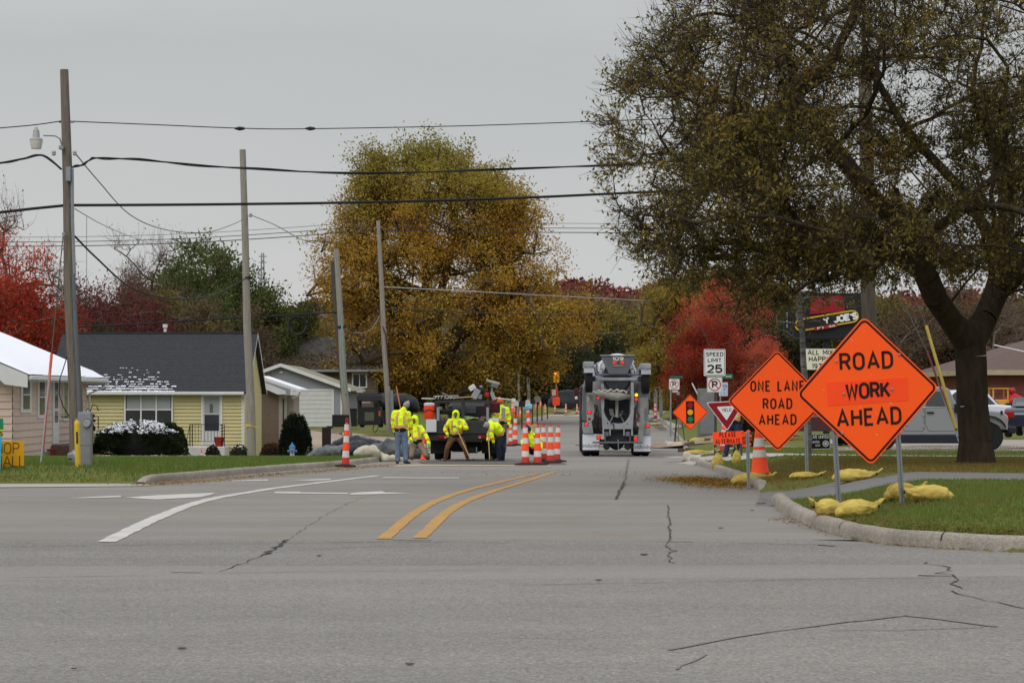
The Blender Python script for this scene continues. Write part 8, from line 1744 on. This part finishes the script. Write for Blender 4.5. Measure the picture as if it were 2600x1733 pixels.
q2 = MB(); q2.cyl((X(1413),0,Z(990)),(X(1412),0,Z(970)),.06,n=8); q2.build('mast', tg, r); q2 = MB(); q2.bbox(X(1405),X(1412),-.2,.2,Z(971),Z(942),.05); q2.bbox(X(1412.5),X(1420),-.2,.2,Z(971),Z(942),.05); q2.build('housing', mat('signal_yellow', (220,150,30), .5), r); q2 = MB(); q2.lathe([(.0,-.1),(.1,-.08),(.12,0)], (X(1409.5),-.2,Z(947)), 'y', 14); q2.build('lamp', mat('signal_lamp_on', (255,150,40), .3, .02, emit=3), r, True)
for s_ in (-.4,.4): q2 = MB(); q2.lathe([(.0,-.1),(.25,-.1),(.25,.1),(.0,.1)], (s_,-.2,.1), 'y', 14); q2.build('wheel', rubber, r)
g = P(1447,1036,235); r = thing('covered_load', g, 'long dark covered trailer standing across the far end of the street', 'trailer'); k = F/235; q2 = MB(); q2.prism([(-58/k,.2),(48/k,.2),(50/k,24/k),(44/k,44/k),(-12/k,46/k),(-30/k,42/k),(-52/k,24/k)], 0, 2.6); q2.blob('cover', mat('cover_dark', (58,62,66), .8, .2, 1, bump=.5), r, .12, 3, .12, 1.2); q2 = MB(); q2.bbox(-10/k,20/k,-.2,2,.0,14/k,.05); q2.build('underframe', blackp, r)
g = onroad(1432,1040); q2 = MB(); q2.loft([(-.9,0,.1),(0,0,.18),(.8,0,.12)], [(.4,.1),(.5,.16),(.3,.1)], (0,1,0), 12); o = q2.build('dark_roll', blackp, None, 'all'); o.location = g+Vector((0,0,.1)); tag(o, 'dark roll of sheeting lying among the far channelizers', 'roll')
g = GP(1868, 74); q2 = MB()
for i in range(24): q2.ell((rq.uniform(-.2,.25), rq.uniform(-.2,.2), .3+rq.uniform(-.25,.3)), (.09,.06,.07), 7, 5)
o = q2.blob('orange_netting', mat('netting_orange', (226,84,40), .7), None, .03, 1); o.location = GP(1888,72); tag(o, 'bundle of orange netting behind the one lane road sign', 'netting')
# pumpkins / pots by the pink house steps
r = thing('plant_pot', GP(118, 68.2), 'small green pot beside the brick steps', 'plant pot'); q2 = MB(); q2.lathe([(.08,0),(.11,.16),(.12,.2),(.1,.2)], n=12); q2.build('pot', mat('green_pot', (96,116,84), .6), r)
r = thing('plant_pot', GP(132, 69), 'dark red pot against the brick steps of the pink house', 'plant pot'); q2 = MB(); q2.lathe([(.12,0),(.16,.24),(.17,.28),(.14,.28)], n=12); q2.build('pot', mat('wine_pot', (96,34,36), .6), r)
# far lattice tower and thin mast on the left skyline
r = thing('lattice_tower', P(667,800,600), 'far lattice tower with crossarms on the left skyline', 'tower'); k = F/600; q2 = MB()
for s_ in (-1,1): q2.cyl((s_*.9,0,-5),(s_*.25,0,158/k),.18,n=5)
for i in range(9): z0 = i*16/k; q2.cyl((-.8+i*.06,0,z0),(.8-i*.06,0,z0+16/k),.1,n=4); q2.cyl((.8-i*.06,0,z0),(-.8+i*.06,0,z0+16/k),.1,n=4)
q2.build('mast', mat('tower_grey', (130,134,140), .7), r)
for z_ in (133,148): q2 = MB(); q2.box(-1.1,1.1,-.1,.1,z_/k,z_/k+.25); q2.build('crossarm', mat('tower_grey', (130,134,140)), r)
r = thing('radio_mast', P(220,800,900), 'very thin distant radio mast left of the bare tree', 'mast'); q2 = MB(); q2.cyl((0,0,-10),(0,0,250/(F/900)),.16,n=5); q2.build('mast', mat('mast_pale', (150,152,158), .7), r)
